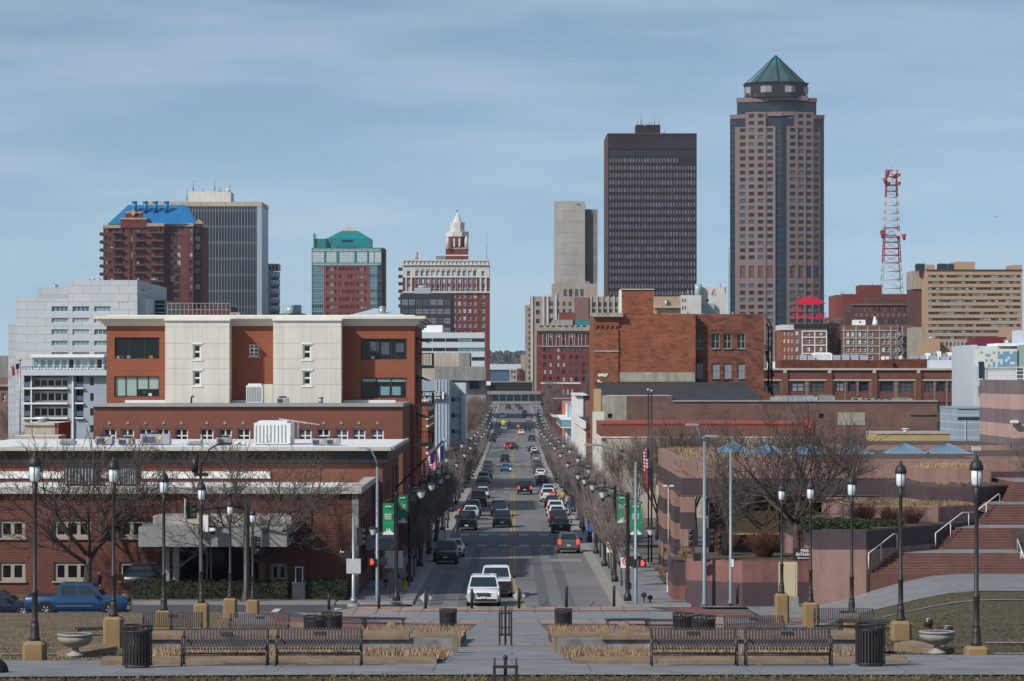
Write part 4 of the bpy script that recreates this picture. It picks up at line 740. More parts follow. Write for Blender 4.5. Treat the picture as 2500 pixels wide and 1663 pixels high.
# --- old brick building
b = Bld('old_brick_building', 'weathered old red brick building with brick chimney block and dark lean-to roof', 'building', 430, 1600, seed=25); D = 430
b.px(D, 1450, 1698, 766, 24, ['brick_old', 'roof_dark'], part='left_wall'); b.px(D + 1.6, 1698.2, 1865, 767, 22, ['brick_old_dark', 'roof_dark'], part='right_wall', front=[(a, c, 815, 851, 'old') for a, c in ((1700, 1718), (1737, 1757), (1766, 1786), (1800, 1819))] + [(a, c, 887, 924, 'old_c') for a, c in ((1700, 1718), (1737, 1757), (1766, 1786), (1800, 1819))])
ch = b.px(D - .05, 1518, 1595, 708, 7, ['brick_old', 'roof_white'], v1=765.8, part='chimney'); b.pbox('chimney_cap', D - .05, 1515.5, 1597, 705, 707.8, 7.4, 'coping', ch, off=-.2); b.pbox('chimney_edge', D - .05, 1514.5, 1517.8, 708, 765, 7, 'white_trim', ch, off=.05)
mb = MB(); D0 = D - .05
mb.prism_y([(X(1439, D), Z(764, D)), (X(1446, D), Z(774, D)), (X(1521, D), Z(774, D)), (X(1521, D), Z(764, D))], D - .9, D - .003); b.mk('cornice', mb, 'old_paint')
mb = MB()
for k in range(5):
    u = 1452 + k * 12; mb.box(X(u, D), X(u + 4, D), D - .25, D - .003, Z(803, D), Z(793, D)); mb.box(X(u + 4, D) , X(u + 12, D), D - .25, D - .003, Z(796, D), Z(792, D))
mb.box(X(1449, D), X(1512, D), D - .3, D - .003, Z(792, D), Z(788, D)); b.mk('corbel_band', mb, 'brick_old'); b.pbox('string_course', D, 1449, 1511, 855.5, 859.5, .3, 'old_paint', off=-.31)
b.pbox('pilaster', D, 1449, 1510, 804, 934, .2, 'brick_old', off=-.21)
b.pbox('painted_strip', D, 1511, 1697, 909, 932, .06, 'old_paint', off=-.07)
mb = MB(); xa, xb = X(1468, 402), X(1862, 402); mb.hexa([(xa, 402, Z(980, 402)), (xb, 402, Z(980, 402)), (xb, 429.9, Z(935, 429.9)), (xa, 429.9, Z(935, 429.9))], [(xa, 402, Z(977.5, 402)), (xb, 402, Z(977.5, 402)), (xb, 429.9, Z(933.5, 429.9)), (xa, 429.9, Z(933.5, 429.9))]); b.mk('lean_to_roof', mb, 'roof_dark')
for a, c in ((1700, 1718), (1737, 1757), (1766, 1786), (1800, 1819)):
    for v in (851, 924): b.pbox('window_sill', D + 1.6, a - 1, c + 1, v, v + 2, .2, 'weather_concrete', off=-.21)
fe = MB(); De = D + 8; pp = lambda u, v, d=0: (X(u, De + d), De + d, Z(v, De + d))
fe.tube([pp(1866, 768), pp(1878, 786), pp(1884, 800), pp(1884, 960)], .12, 5); fe.tube([pp(1872, 790), pp(1876, 800), pp(1876, 960)], .12, 5)
for v in (851, 857, 922, 928): fe.box(X(1866, De), X(1886, De), De, De + 2.2, Z(v + 1, De), Z(v, De))
for a, c in ((858, 920), (930, 965)): fe.tube([pp(1868, a), pp(1885, c)], .1, 5); fe.tube([pp(1872, a), pp(1889, c)], .1, 5)
for k in range(6): fe.tube([pp(1867 + k * 3.6, 842), pp(1867 + k * 3.6, 851)], .06, 4); fe.tube([pp(1867 + k * 3.6, 911), pp(1867 + k * 3.6, 922)], .06, 4)
b.mk('fire_escape', fe, 'black_metal')
g = MB()
for i, (u, v, r) in enumerate(((1463, 916, 4.6), (1470, 915, 5), (1477, 917, 4.6), (1481, 914, 3.6), (1461, 930, 4), (1467, 934, 3.6), (1464, 942, 3))):
    g.tube([(X(u, D), D - .26 - i * .004, Z(v, D)), (X(u, D), D - .23, Z(v, D))], X(r + U0 + .7, D), 12, 1); g.tube([(X(u, D), D - .29 - i * .004, Z(v, D)), (X(u, D), D - .262 - i * .004, Z(v, D))], X(r + U0 - .5, D), 12, 0)
b.mk('graffiti', g, ['pastel', 'dark_cloth'])
mb = MB()
for k in range(9): mb.box(X(1535 + k * 37, D), X(1537 + k * 37 + k % 3 * 3, D), D + 6, D + 6.3, Z(766, D), Z(766 - 3 - (k * 7) % 5, D))
b.mk('roof_vents', mb, 'galv')['kind'] = 'stuff'; b.done()
b = Bld('brown_brick_building', 'long low brown brick building with rooftop units behind the bare trees', 'building', 400, 1900, seed=26); D = 400
b.px(D, 1530, 1642, 966, 26, ['brick_brown', 'roof_white']); b.px(D, 1642.2, 2288, 981, 26, ['brick_brown', 'roof_white'], front=[(2000, 2011, 1010, 1022, 'dark')])
b.px(D, 1468, 1529.8, 966, 26, ['old_paint', 'roof_white'], part='stucco_wall', front=[(1484, 1495, 1010, 1021, 'dark')]); b.pbox('coping', D, 1642, 2289, 977.5, 980.8, 1.2, 'roof_grey', off=-.2)
b.pbox('patch_wall', D, 1920, 1972, 1008, 1038, .05, 'dusk_brick', off=-.06); b.pbox('patch_wall', D, 2045, 2112, 1007, 1038, .05, 'old_paint', off=-.06)
b.pbox('dark_stain', D, 2224, 2287, 1013, 1017, .03, 'fascia_black', off=-.04)
b.pbox('painted_corner', D, 1453, 1467.8, 950, 1004, 8, 'ochre', off=-.1); b.pbox('pale_column', D - 6, 1449, 1475, 1006, 1152, 5, 'pastel'); b.done()
ST['duct'] = ST['none']
for i, (u0, u1, v0, v1, k, lab) in enumerate(((1882, 2000, 969, 977, 'louver', 'long white duct lying on the brown brick roof'), (1997, 2038, 967, 981, 'louver', 'grey green box at the end of the long white duct'), (2083, 2105, 971, 981, 'ac', 'first of three small green grey units on the brown brick roof'), (2115, 2136, 972, 982, 'ac', 'middle of three small green grey units on the brown brick roof'), (2147, 2167, 974, 984, 'ac', 'last of three small green grey units on the brown brick roof'), (2180, 2228, 974, 988, 'louver', 'pale green wide air handler near the roof end of the brown brick building'))):
    unit('rooftop_unit', lab, u0, u1, v0, v1, 408, 'galv' if i == 0 else 'weather_concrete', Z(981, 400) + .01, 2, k, 'units on the brown brick roof')
b = Bld('low_brick_building', 'low building with bright red band above tan wall, mostly hidden by bare trees', 'building', 370, 1600, seed=27); D = 370
b.px(D, 1467, 1990, 1036, 20, ['brick_red', 'roof_grey'], v1=1066); b.pbox('red_band', D, 1466, 1991, 1032, 1036.2, 20.2, 'red_band', off=-.1); b.pbox('pale_band', D, 1466, 1992, 1066.2, 1069, 20, 'white_trim', off=-.1)
b.px(D, 1480, 1990, 1069.2, 20, ['tan_conc', 'roof_grey'], part='lower_wall', front=[(u, u + 14, 1098, 1125, 'dark') for u in (1508, 1545, 1600, 1660)]); b.pbox('brick_pier', D - 1, 1958, 1985, 1020, 1120, 2, 'red_band'); b.done()
b = Bld('ochre_wall_building', 'low ochre flat roofed building with one white roof vent', 'building', 335, 2240); D = 335
b.px(D, 2140, 2320, 1060, 10, ['ochre', 'roof_grey']); b.pbox('coping', D, 2139, 2322, 1056, 1059.8, 10.2, 'tan_conc', off=-.1); mb = MB(); mb.cyl(X(2211, D + 3), D + 3, Z(1056, D), Z(1049, D), .25, 10); mb.cyl(X(2211, D + 3), D + 3, Z(1049, D) + .003, Z(1047, D), .4, 10); b.mk('roof_vent', mb, 'white_metal'); b.done()
b = Bld('corrugated_building', 'small blue grey corrugated metal building beside the banded tower', 'building', 350, 2365); D = 350
b.px(D, 2337, 2420, 998, 14, ['corrugated', 'roof_grey']); b.pbox('eave', D, 2336, 2421, 994, 997.8, 14, 'bluegrey_metal', off=-.15); b.pbox('dark_band', D, 2338, 2420, 1018, 1025, .06, 'dark_frame', off=-.07); b.pbox('corner_rib', D, 2356, 2358, 1026, 1084, .1, 'light_metal', off=-.11); b.done()
# --- street frontage
b = Bld('storefront_building', 'narrow white framed brick storefront with tall street windows', 'building', 453, 1431, seed=28); D = 453
xw = X(1430.8, D); zt = Z(1033, D)
b.block(xw, xw + 14, zt, D, 525.8, ['brick_red', 'roof_dark'], left=[(y, y + 3.2, z, z + 3.3, 'white_tall') for y in rng(457, 520, 13) for z in (-1.6, 2.3)], front=[(X(1435, D), X(1447, D), Z(1074, D), Z(1036, D), 'white_sash')], dep=.35)
mb = MB(); mb.box(xw - .5, xw, D - .2, 525.8, zt - .75, zt + .2); b.mk('cornice', mb, 'white_trim')
mb = MB()
for y in rng(454.5, 523.5, 14): mb.box(xw - .2, xw - .003, y - .55, y + .55, -4.5, zt - .76)
for z in (-2.1, 1.75): mb.box(xw - .15, xw - .003, D, 525, z, z + .4)
b.mk('pilaster', mb, 'white_trim'); b.done()
b = Bld('storefront_building', 'purple brick block with white corner and white cornice on the right street side', 'building', 526, 1420, seed=29); D = 526
b.px(D, 1404, 1424, 966, 32, ['white_trim', 'roof_grey'], part='white_corner'); b.px(D + .2, 1424.2, 1470, 966, 32, ['mauve_wall', 'roof_grey']); b.pbox('cornice', D, 1402, 1470, 961, 965.8, 32, 'white_trim', off=-.5)
mb = MB(); mb.hexa([(X(1430, D - 1), D - 1, Z(960, D)), (X(1450, D - 1), D - 1, Z(960, D)), (X(1450, D - 1), D + 20, Z(960, D)), (X(1430, D - 1), D + 20, Z(960, D))], [(X(1446, D - 1), D, Z(890, D)), (X(1450, D - 1), D, Z(890, D)), (X(1450, D - 1), D + 18, Z(890, D)), (X(1446, D - 1), D + 18, Z(890, D))]); b.mk('steep_roof', mb, 'roof_dark'); b.done()
b = Bld('painted_building', 'street building painted coral, white and sky blue with a projecting glass balcony', 'building', 562, 1390, seed=30); D = 562
xw = X(1400.5, D); zt = Z(997, D)
for y0, y1, m, z in ((562, 606, 'light_metal', zt), (606.1, 627, 'skyblue', zt + .2), (627.1, 645, 'white_trim', zt + .2), (645.1, 692, 'coral', zt + .35)): b.block(xw, xw + 12, z, y0, y1, [m, 'roof_grey'], part='wall_panel')
mb = MB(); mb.box(xw - 1.7, xw - .01, 585, 655, Z(1042, 600), Z(1040, 600)); mb.box(xw - 1.72, xw - .01, 585, 655, Z(1023, 600), Z(1021, 600)); g = b.mk('balcony', mb, 'white_trim'); mb = MB(); mb.box(xw - 1.68, xw - .02, 585.1, 654.9, Z(1040, 600) + .01, Z(1023, 600) - .01); b.mk('balcony_glass', mb, 'glass_teal', g)
mb = MB(); mb.hexa([(xw - 2.6, 640, Z(1018, 640)), (xw - .01, 640, Z(1023, 640)), (xw - .01, 680, Z(1023, 640)), (xw - 2.6, 680, Z(1018, 640))], [(xw - 2.6, 640, Z(1016, 640)), (xw - .01, 640, Z(1021, 640)), (xw - .01, 680, Z(1021, 640)), (xw - 2.6, 680, Z(1016, 640))]); b.mk('awning', mb, 'light_metal'); b.done()
b = Bld('brown_building', 'dim brown brick block on the right of the street before the skywalk', 'building', 760, 1370, seed=31); D = 760
b.px(D, 1352, 1420, 974, 30, ['brown_far', 'roof_grey'], front=grid([1366, 1384], [1000, 1026], 6, 9, 'deco')); b.done()
# --- long warehouse
b = Bld('warehouse_building', 'long three storey brick warehouse with striped pilasters and rust coloured roof screen', 'building', 520, 2120, seed=32); D = 520
wu = ((1862, 1902), (1930, 1963), (1978, 2011), (2039, 2061), (2070, 2089), (2098, 2120), (2148, 2181), (2196, 2228), (2257, 2278), (2287, 2307), (2314, 2336), (2364, 2380))
b.px(D, 1845, 2400, 904, 30, ['brick_ware', 'roof_white'], front=[(a, c, v0, v1, 'ware') for a, c in wu for v0, v1 in ((932, 956), (982, 1005), (1031, 1052))], dep=.45)
b.pbox('coping', D, 1845, 2400, 899, 903.8, 1, 'coping', off=-.4)
for u in (1916, 2025, 2134, 2242, 2351):
    b.pbox('pilaster', D, u - 7, u + 7, 911, 1075, .35, 'brick_ware', off=-.36); b.pbox('drain_box', D, u - 4, u + 4, 903.9, 911, .4, 'coping', off=-.42)
for a, c in ((1848, 1908), (1924, 2018), (2033, 2127), (2142, 2235), (2250, 2344), (2359, 2400)): b.pbox('lintel', D, a, c, 926.5, 930, .15, 'coping', off=-.16)
for u, w in ((1909, 4), (1924, 4), (1970, 8), (2034, 4), (2064, 4), (2094, 4), (2125.5, 4), (2143, 4), (2188, 8), (2234.5, 4), (2252, 4), (2282, 4), (2312, 4), (2342, 4), (2360, 4)):
    mb = MB()
    for k in range(40): mb.box(X(u - w / 2, D), X(u + w / 2, D), D - .12, D - .003, Z(934 + k * 3.0, D), Z(932.6 + k * 3.0, D))
    b.mk('striped_pilaster', mb, 'beige_trim')
b.pbox('roof_screen', D + 4, 1907, 2180, 879, 900, 12, 'rust'); b.pbox('roof_screen', D + 6, 2180.2, 2267, 877, 900, 12, 'rust'); b.pbox('white_roof_screen', D + 4, 2267.2, 2395, 879, 900, 12, 'light_metal'); b.pbox('rear_roof', 536, 1907, 2400, 882, 903, 30, 'roof_white'); b.pbox('roof_bench', D + 1, 2341, 2395, 890, 899, 2, 'dark_frame'); b.done()
for i, (u0, u1, v0) in enumerate(((1955, 1970, 866), (1972, 1987, 867), (2037, 2052, 867), (2056, 2072, 866), (2078, 2096, 866), (2100, 2118, 867), (2225, 2240, 868), (2246, 2262, 868), (2270, 2290, 869), (2296, 2318, 870), (2322, 2340, 868), (2345, 2368, 869))):
    unit('rooftop_unit', 'small grey box in the row of units behind the rust coloured screen', u0, u1, v0, 881, 538, 'ac_grey', Z(882, 536) + .01, 2, 'none', 'units behind the rust screen', 'rooftop unit')
unit('roof_room', 'white rooftop room behind the rust coloured screen', 1989, 2032, 863, 881, 540, 'roof_white', Z(882, 536) + .01, 5, 'louver', None, 'roof room')
for u, v in ((2155, 874), (2166, 874), (2198, 873)):
    t = thing('satellite_dish', 'white round satellite dish on the warehouse roof', 'satellite dish', (X(u, 537), 537, Z(882, 536)), 0, 'dishes on the warehouse roof'); mb = MB(); mb.tube([(0, 0, 0), (0, 0, Z(v, 537) - Z(882, 536))], .05, 5); mb.build('mast', M['galv'], t); mb = MB(); h = Z(v, 537) - Z(882, 536); mb.tube([(0, -.1, h), (0, -.05, h)], [.32, .2], 12); mb.build('dish', M['white_metal'], t)
# --- pixel pattern building
b = Bld('patterned_building', 'modern grey building with white wall of scattered blue squares', 'building', 420, 2430, seed=33); D = 420
b.px(D, 2375, 2386, 842, 20, ['light_metal', 'roof_white'], part='corner_wall'); b.px(D + 2, 2386.2, 2520, 845, 20, ['light_metal', 'roof_white'], part='upper_wall'); mb = MB()
PIX = ("................", ".#....#.#.#BB.BB", "...BB...#BBBBBBB", "........BBBB.BBB", "...#.#....B.BBBB", "#.....#.#.#BB..B", "....#.#.BBBBBBBB")
for j, row in enumerate(PIX):
    for i, ch in enumerate(row):
        mb.quad((X(2386.4 + i * 6, D), D - .5, Z(852 + (j + 1) * 6.3, D)), (X(2386.4 + (i + 1) * 6, D), D - .5, Z(852 + (j + 1) * 6.3, D)), (X(2386.4 + (i + 1) * 6, D), D - .5, Z(852 + j * 6.3, D)), (X(2386.4 + i * 6, D), D - .5, Z(852 + j * 6.3, D)), 0 if ch == '.' else 1)
mb.box(X(2386.4, D), X(2482.4, D), D - .45, D + 1.9, Z(896, D), Z(852, D), 0); mat_b = mat('pixel_blue', (.16, .31, .43), var=.05); M['pixel_blue'] = mat_b; b.mk('patterned_wall', mb, ['pastel', 'pixel_blue'])
b.pbox('wall', D, 2386.4, 2482, 896.2, 1005, 2, 'light_metal')
for u0, u1, v0, v1 in ((2388, 2400, 883, 924), (2404, 2416, 897, 905), (2389, 2392, 942, 968)): b.pbox('window', D, u0, u1, v0, v1, .08, 'glass_navy', off=-.6 if v0 < 896 else -.1)
b.pbox('glass_bay', D - 1, 2489, 2520, 842, 900, 2, 'shade_green'); b.pbox('white_roof_edge', D, 2440, 2520, 838, 844.8, 10, 'roof_white', off=1); mb = MB(); mb.cyl(X(2466, D), D + 2, Z(845, D), Z(829, D), .5, 14); b.mk('vent_stack', mb, 'galv'); b.pbox('roof_room', D + 4, 2488, 2520, 806, 842, 6, 'light_metal'); b.done()
# ---------------------------------------------------------------- the skyline
def zx(P0, sc): return lambda *a: [P0 + q / sc for q in a]
def rods(bl, D, L, m='galv', r=.12, name='antenna'):
    for u, v0, v1 in L:
        mb = MB(); mb.tube([(X(u, D), D + 2, Z(v1, D)), (X(u, D), D + 2, Z(v0, D))], r, 5); bl.mk(name, mb, m)
# condo tower with blue hip roof
b = Bld('condo_tower', 'dark red brick apartment tower with bright blue hip roof and stacked balconies', 'building', 1200, 360, seed=41); D = 1200
rows = [562.5 + 19.6 * k for k in range(13)]
fw = [(u - 3, u + 3, v - 7, v + 5, 'condo') for u in (258.6,) for v in rows] + [(u - 5, u + 5, v - 3, v + 5, 'condo_low') for u in (271,) for v in rows] + [(u - 3, u + 3, v - 4, v + 5, 'condo') for u in (302,) for v in rows]
fw += [(u - 5, u + 5, v - 8, v + 6, 'condo_door') for u in (286.6,) for v in rows] + [(331, 340, v - 4, v + 6, 'condo') for v in rows] + [(344, 351, v - 8, v + 6, 'condo_door') for v in rows] + [(365, 386, v - 4, v + 6, 'condo_low') for v in rows[:13:2]] + [(367, 373, v - 4, v + 6, 'condo') for v in rows[1::2]] + [(390, 397, v - 8, v + 6, 'condo_door') for v in rows] + [(317, 323.5, v - 8, v + 8, 'strip') for v in rows]
b.px(D, 252, 400, 555, 28, ['brick_tower', 'roof_dark'], front=fw, dep=.6)
fr_ = [(u - 5, u + 5, v - 7, v + 7, 'condo') for u in (421, 435.8) for v in rows] + [(461, 470, v - 6, v + 6, 'condo') for v in rows]
b.px(D + 3, 400.2, 472, 553, 25, ['brick_tower', 'roof_dark'], front=fr_, dep=.5, part='right_wall')
b.px(D + 6, 472.2, 495.5, 553, 20, ['brick_tower', 'roof_dark'], front=[(476, 489, v - 7, v + 7, 'condo_low') for v in rows], dep=.5, part='corner_bay')
for u0, u1, d, v in ((251, 295, D - .3, 549), (357, 401, D - .3, 545), (400.2, 472.5, D + 2.7, 545), (472.2, 496.5, D + 5.7, 546)): b.pbox('cornice', d, u0, u1, v, v + 8, .5, 'tan_brick_far', off=-.2)
for u0, u1, v in ((294, 358, 536), (306, 346, 521)): b.pbox('gable', D - .6, u0, u1, v, 556 if v > 530 else 535.8, 3, 'brick_tower'); b.pbox('gable_cap', D - .9, u0 - 1, u1 + 1, v - 4, v - .1, 3.4, 'tan_brick_far')
mb = MB(); c = lambda u, v, d=0: (X(u, D - 1.1), D - 1.1 + d, Z(v, D)); mb.prism_y([(X(326, D), Z(509, D)), (X(319, D), Z(519, D)), (X(326, D), Z(529.5, D)), (X(333, D), Z(519, D))], D - 1.4, D - .95); b.mk('diamond_ornament', mb, 'tan_brick_far')
mb = MB(); mb.prism_y([(X(472, D), Z(545, D)), (X(484, D), Z(545, D)), (X(495, D), Z(545, D)), (X(482, D), Z(533, D))], D + 4, D + 7); b.mk('corner_gable', mb, 'tan_brick_far')
mb = MB(); L, R_, ridge0, ridge1 = X(262, D), X(477, D), X(303, D), X(446, D); z0, z1 = Z(547, D), Z(496, D)
A, B_, C_, D_ = (L, D + .5, z0), (R_, D + 3, z0), (R_, D + 27, z0), (L, D + 27, z0); P_, Q_ = (ridge0, D + 13, z1), (ridge1, D + 13, z1)
mb.quad(A, (X(408, D), D + .5, z0), Q_, P_); mb.tri((X(408, D), D + .5, z0), B_, Q_); mb.quad(B_, C_, Q_, Q_); mb.quad(C_, D_, P_, Q_); mb.tri(D_, A, P_); mb.poly([D_, C_, B_, A]); r = b.mk('roof', mb, 'blue_roof')
for u in (322.6, 349, 373.6, 400.7): mb = MB(); mb.cyl(X(u, D), D + 8, Z(515, D), Z(491, D), .85, 10); mb.cyl(X(u, D), D + 8, Z(491, D) + .01, Z(489, D), 1.1, 10); b.mk('chimney', mb, 'blue_roof', r).location = -b.loc * 0
for u0, u1 in ((276, 299), (328, 354), (367, 397)):
    for v in rows[:12]:
        mb = MB(); mb.box(X(u0, D), X(u1, D), D - 1.8, D - .003, Z(v + 8.5, D), Z(v + 7, D)); mb.box(X(u0, D), X(u1, D), D - 1.8, D - 1.7, Z(v + 7, D), Z(v + 3.6, D)); b.mk('balcony', mb, 'brown_far')
for v in rows[:9]: b.pbox('balcony', D + 4, 243, 251.8, v + 5, v + 12, 6, 'dark_frame')
b.done()
# dark striped tower, curved tower
b = Bld('striped_tower', 'dark glass office tower with thin white vertical ribs and white rooftop block', 'building', 1500, 550, seed=42); D = 1500
b.px(D, 357, 639, 504, 40, ['glass_navy', 'roof_grey']); b.pbox('cap', D, 357, 639.5, 493, 503.8, 40.5, 'tan_conc', off=-.4); b.pbox('side_wall', D, 627.5, 639.3, 504.2, 800, 40, 'bluegrey_metal', off=-.3)
for k in range(20): b.pbox('spandrel', D, 460, 627, 511 + k * 13.1, 517 + k * 13.1, .1, 'glass_navy' if k % 3 else 'glass_mid', off=-.12)
for k in range(24): b.pbox('rib', D, 462.6 + k * 7.05, 463.3 + k * 7.05, 504.2, 790, .12, 'grey_tower', off=-.25)
b.pbox('rooftop_block', D, 455, 560, 466, 492.8, 16, 'terracotta', off=8); rods(b, D + 8, [(471, 440, 466), (523, 442, 466), (560, 451, 493), (493.5, 462, 490), (534, 457, 470), (538, 458, 470), (455.5, 463, 490)], 'galv', .3); mb = MB(); mb.sphere(X(552, D), D + 9, Z(461, D), .7); b.mk('radio_dome', mb, 'white_metal'); b.done()
b = Bld('curved_tower', 'grey office tower with rounded ribbed bays beside the striped dark tower', 'building', 1560, 655, seed=43); D = 1560
b.px(D, 636, 661, 660, 30, ['panel_grey', 'roof_grey'], front=[(638, 654, v - 4, v + 5, 'tealrow') for v in (678, 698.7, 719.5, 740.5, 761)], part='flat_wall')
for k in range(8):
    mb = MB(); z1 = Z(663 + k * 20.7, D); z0 = Z(663 + (k + .72) * 20.7, D); mb.lathe([(4.6, 0), (4.6, z1 - z0)], 28, 0, X(658, D), D + 5, z0, smooth=True); b.mk('ribbed_bay', mb, 'light_metal'); mb = MB(); mb.lathe([(4.35, 0), (4.35, z0 - Z(663 + (k + 1) * 20.7, D) - .02)], 28, 0, X(658, D), D + 5, Z(663 + (k + 1) * 20.7, D) + .01); b.mk('window_band', mb, 'glass_mid')
b.px(D, 639, 680, 644, 14, ['panel_grey', 'roof_grey'], v1=659.8, front=[(641 + k * 8, 646 + k * 8, 650, 659, 'dark') for k in range(5)], part='top_storey', dep=.8); b.px(D + 4, 638, 650, 619, 12, ['panel_grey', 'roof_grey'], v1=643.8, part='stair_top'); b.done()
b = Bld('glass_building', 'low round pale green glass drum on a concrete roof', 'building', 1600, 712, seed=44); D = 1600
mb = MB(); mb.lathe([(4.6, 0), (4.6, 6)], 24, 0, X(711, D), D + 6, Z(775, D)); b.mk('glass_drum', mb, 'pale_tile_glass'); b.px(D, 680, 740, 765, 30, ['mid_conc', 'roof_grey']); b.done()
b = Bld('brick_building', 'dark brick roofline with beige stair head in front of the striped tower', 'building', 700, 540, seed=45); D = 700
b.px(D, 380, 500, 757, 20, ['brick_tower', 'roof_dark']); b.px(D - 10, 497, 560, 747, 20, ['brown_far', 'roof_dark'], part='upper_wall'); b.px(D - 12, 560.5, 585, 763, 10, ['tan_conc', 'roof_grey'], part='stair_head', front=[(570, 576, 767, 774, 'dark')])
mb = MB(); mb.box(X(600, D), X(612, D), D, D + 2, Z(775, D), Z(766, D)); b.mk('cooling_box', mb, 'glass_mid'); rods(b, D - 9, [(498, 745, 757), (530, 740, 760), (538, 745, 765), (544, 748, 770)], 'galv', .12); b.done()
# teal tower
b = Bld('teal_tower', 'red brick office tower with green glass corners and teal hip roof', 'building', 1500, 830, seed=46); D = 1500
rw = [656 + 18.6 * k for k in range(8)]
f = []
for v in rw:
    f += [(u, u + w, v - 4.5, v + 4.5, 'tealglass' if w > 7 else 'strip') for u, w in ((797, 5), (804, 10), (816, 5), (828, 4), (835, 4), (842, 4), (848, 4), (855, 4), (861, 4), (870, 5), (878, 9), (889, 5))]
b.px(D, 791, 901, 648.2, 30, ['brick_teal', 'roof_grey'], front=f, dep=.5)
for u0, u1, p, d in ((761, 790.8, 'left_corner', 0), (901.2, 921, 'right_corner', 0), (921.2, 932, 'right_bay', 2)):
    st_, sp_ = ('tealglass5', 'tealspan')
    b.px(D + d, u0, u1, 648.2, 29, ['green_glass', 'roof_grey'], front=[(u0 + 1.5, u1 - .5, v - 6, v + 5, st_) for v in rw] + [(u0 + 1.5, u1 - .5, v + 6, v + 11.5, sp_) for v in rw], part=p, dep=.2)
b.px(D + 4, 932.2, 938, 605, 25, ['brick_teal', 'roof_grey'], part='side_wall')
b.px(D, 761, 932, 605, 30, ['green_glass', 'roof_grey'], v1=648, part='glass_crown', front=[(a, c, 614.5, 640.5, 'teal_top') for a, c in ((762, 791), (796.5, 821), (828, 864.5), (871, 896), (901, 912), (914, 930))] + [(763 + k * 15, 777 + k * 15, 606.5, 612.5, 'teal_topg') for k in range(11)] + [(763 + k * 15, 777 + k * 15, 642, 647, 'teal_topg') for k in range(11)], dep=.2)
b.px(D + 5, 795, 905, 582, 22, ['teal_roof', 'roof_grey'], v1=604.8, part='penthouse', roof=None, front=[(811, 822, 586, 590, 'strip'), (835, 862, 586, 592, 'strip')]); b.px(D - .2, 822, 871, 599, 3, ['green_glass', 'roof_grey'], v1=605, part='glass_gable')
x0, x1, y0, y1 = X(795, D), X(905, D), D + 5, D + 27; z0, z1 = Z(582, D), Z(561, D); a0, a1 = X(830, D), X(871, D); mb = MB()
mb.hexa([(x0, y0, z0), (x1, y0, z0), (x1, y1, z0), (x0, y1, z0)], [(a0, y0 + 7, z1), (a1, y0 + 7, z1), (a1, y1 - 7, z1), (a0, y1 - 7, z1)]); r = b.mk('roof', mb, 'teal_roof')
mb = MB(); ap = ((a0 + a1) / 2, D + 16, Z(547, D)); q = [(a0, y0 + 7, z1 + .02), (a1, y0 + 7, z1 + .02), (a1, y1 - 7, z1 + .02), (a0, y1 - 7, z1 + .02)]
for i in range(4): mb.tri(q[i], q[(i + 1) % 4], ap)
b.mk('roof_peak', mb, 'tan_conc'); b.px(D + 3, 765, 796, 583, 14, ['green_glass', 'roof_dark'], v1=604.8, part='cooling_screen'); b.pbox('screen_fin', D + 2, 765, 769, 570, 604, 14, 'green_glass'); b.done()
# brick tower with white terracotta crown
b = Bld('terracotta_tower', 'red brick office tower with white terracotta upper floors and white topped octagon turret', 'building', 1640, 1090, seed=47); D = 1640
cols = [997.6] + [1017.8 + 12.85 * k for k in range(12)] + [1179.4]; rw = [668 + 18.05 * k for k in range(12)]
b.px(D, 983, 1194.5, 678, 40, ['brick_deep', 'roof_grey'], front=grid(cols, rw[1:], 8, 11.5, 'equi'), dep=.5)
b.px(D - .3, 983, 1194.8, 647, 40, ['terracotta', 'roof_grey'], v1=677.8, front=grid(cols, rw[:1], 8, 12, 'equi'), dep=.7, part='white_storey')
mb = MB()
for k in range(22): mb.box(X(984 + k * 9.8, D), X(986 + k * 9.8, D), D - .9, D - .32, Z(647, D), Z(637, D))
mb.box(X(982, D), X(1195.5, D), D - 1.2, D + 40, Z(648, D), Z(645.6, D)); mb.box(X(983, D), X(1195, D), D - .9, D - .5, Z(637.5, D), Z(634, D)); mb.box(X(984, D), X(1194, D), D - .3, D + .3, Z(645.5, D), Z(637.6, D)); b.mk('balustrade', mb, 'terracotta')
for u in cols:
    if 1010 < u < 1170: b.pbox('white_pier', D, u - 4.8, u - 4.1, 678, 714, .3, 'terracotta', off=-.31); b.pbox('white_pier', D, u + 4.1, u + 4.8, 678, 714, .3, 'terracotta', off=-.31); b.pbox('arch_panel', D - .3, u - 4, u + 4, 655, 661, .2, 'tan_conc', off=-.22)
for a, c in ((990, 993), (1002, 1006), (1171, 1175), (1184, 1188)): b.pbox('corner_quoin', D, a, c, 678, 714, .3, 'terracotta', off=-.31)
b.pbox('cornice', D, 982.5, 1195.3, 711.5, 715.5, 1, 'terracotta', off=-.9)
for v in rw[2:]:
    pass
for k in range(6): b.pbox('fire_escape', D + 3, 972.5, 982.5, 653 + k * 18, 661 + k * 18, 2.5, 'dark_frame')
b.px(D + 12, 1088, 1142.5, 605.5, 12, ['brick_deep', 'roof_grey'], v1=634, part='turret_base'); b.pbox('turret_band', D + 11.8, 1087, 1143.5, 605, 607, 12.4, 'terracotta'); b.pbox('turret_band', D + 11.8, 1087, 1143.5, 622, 625, 12.4, 'terracotta')
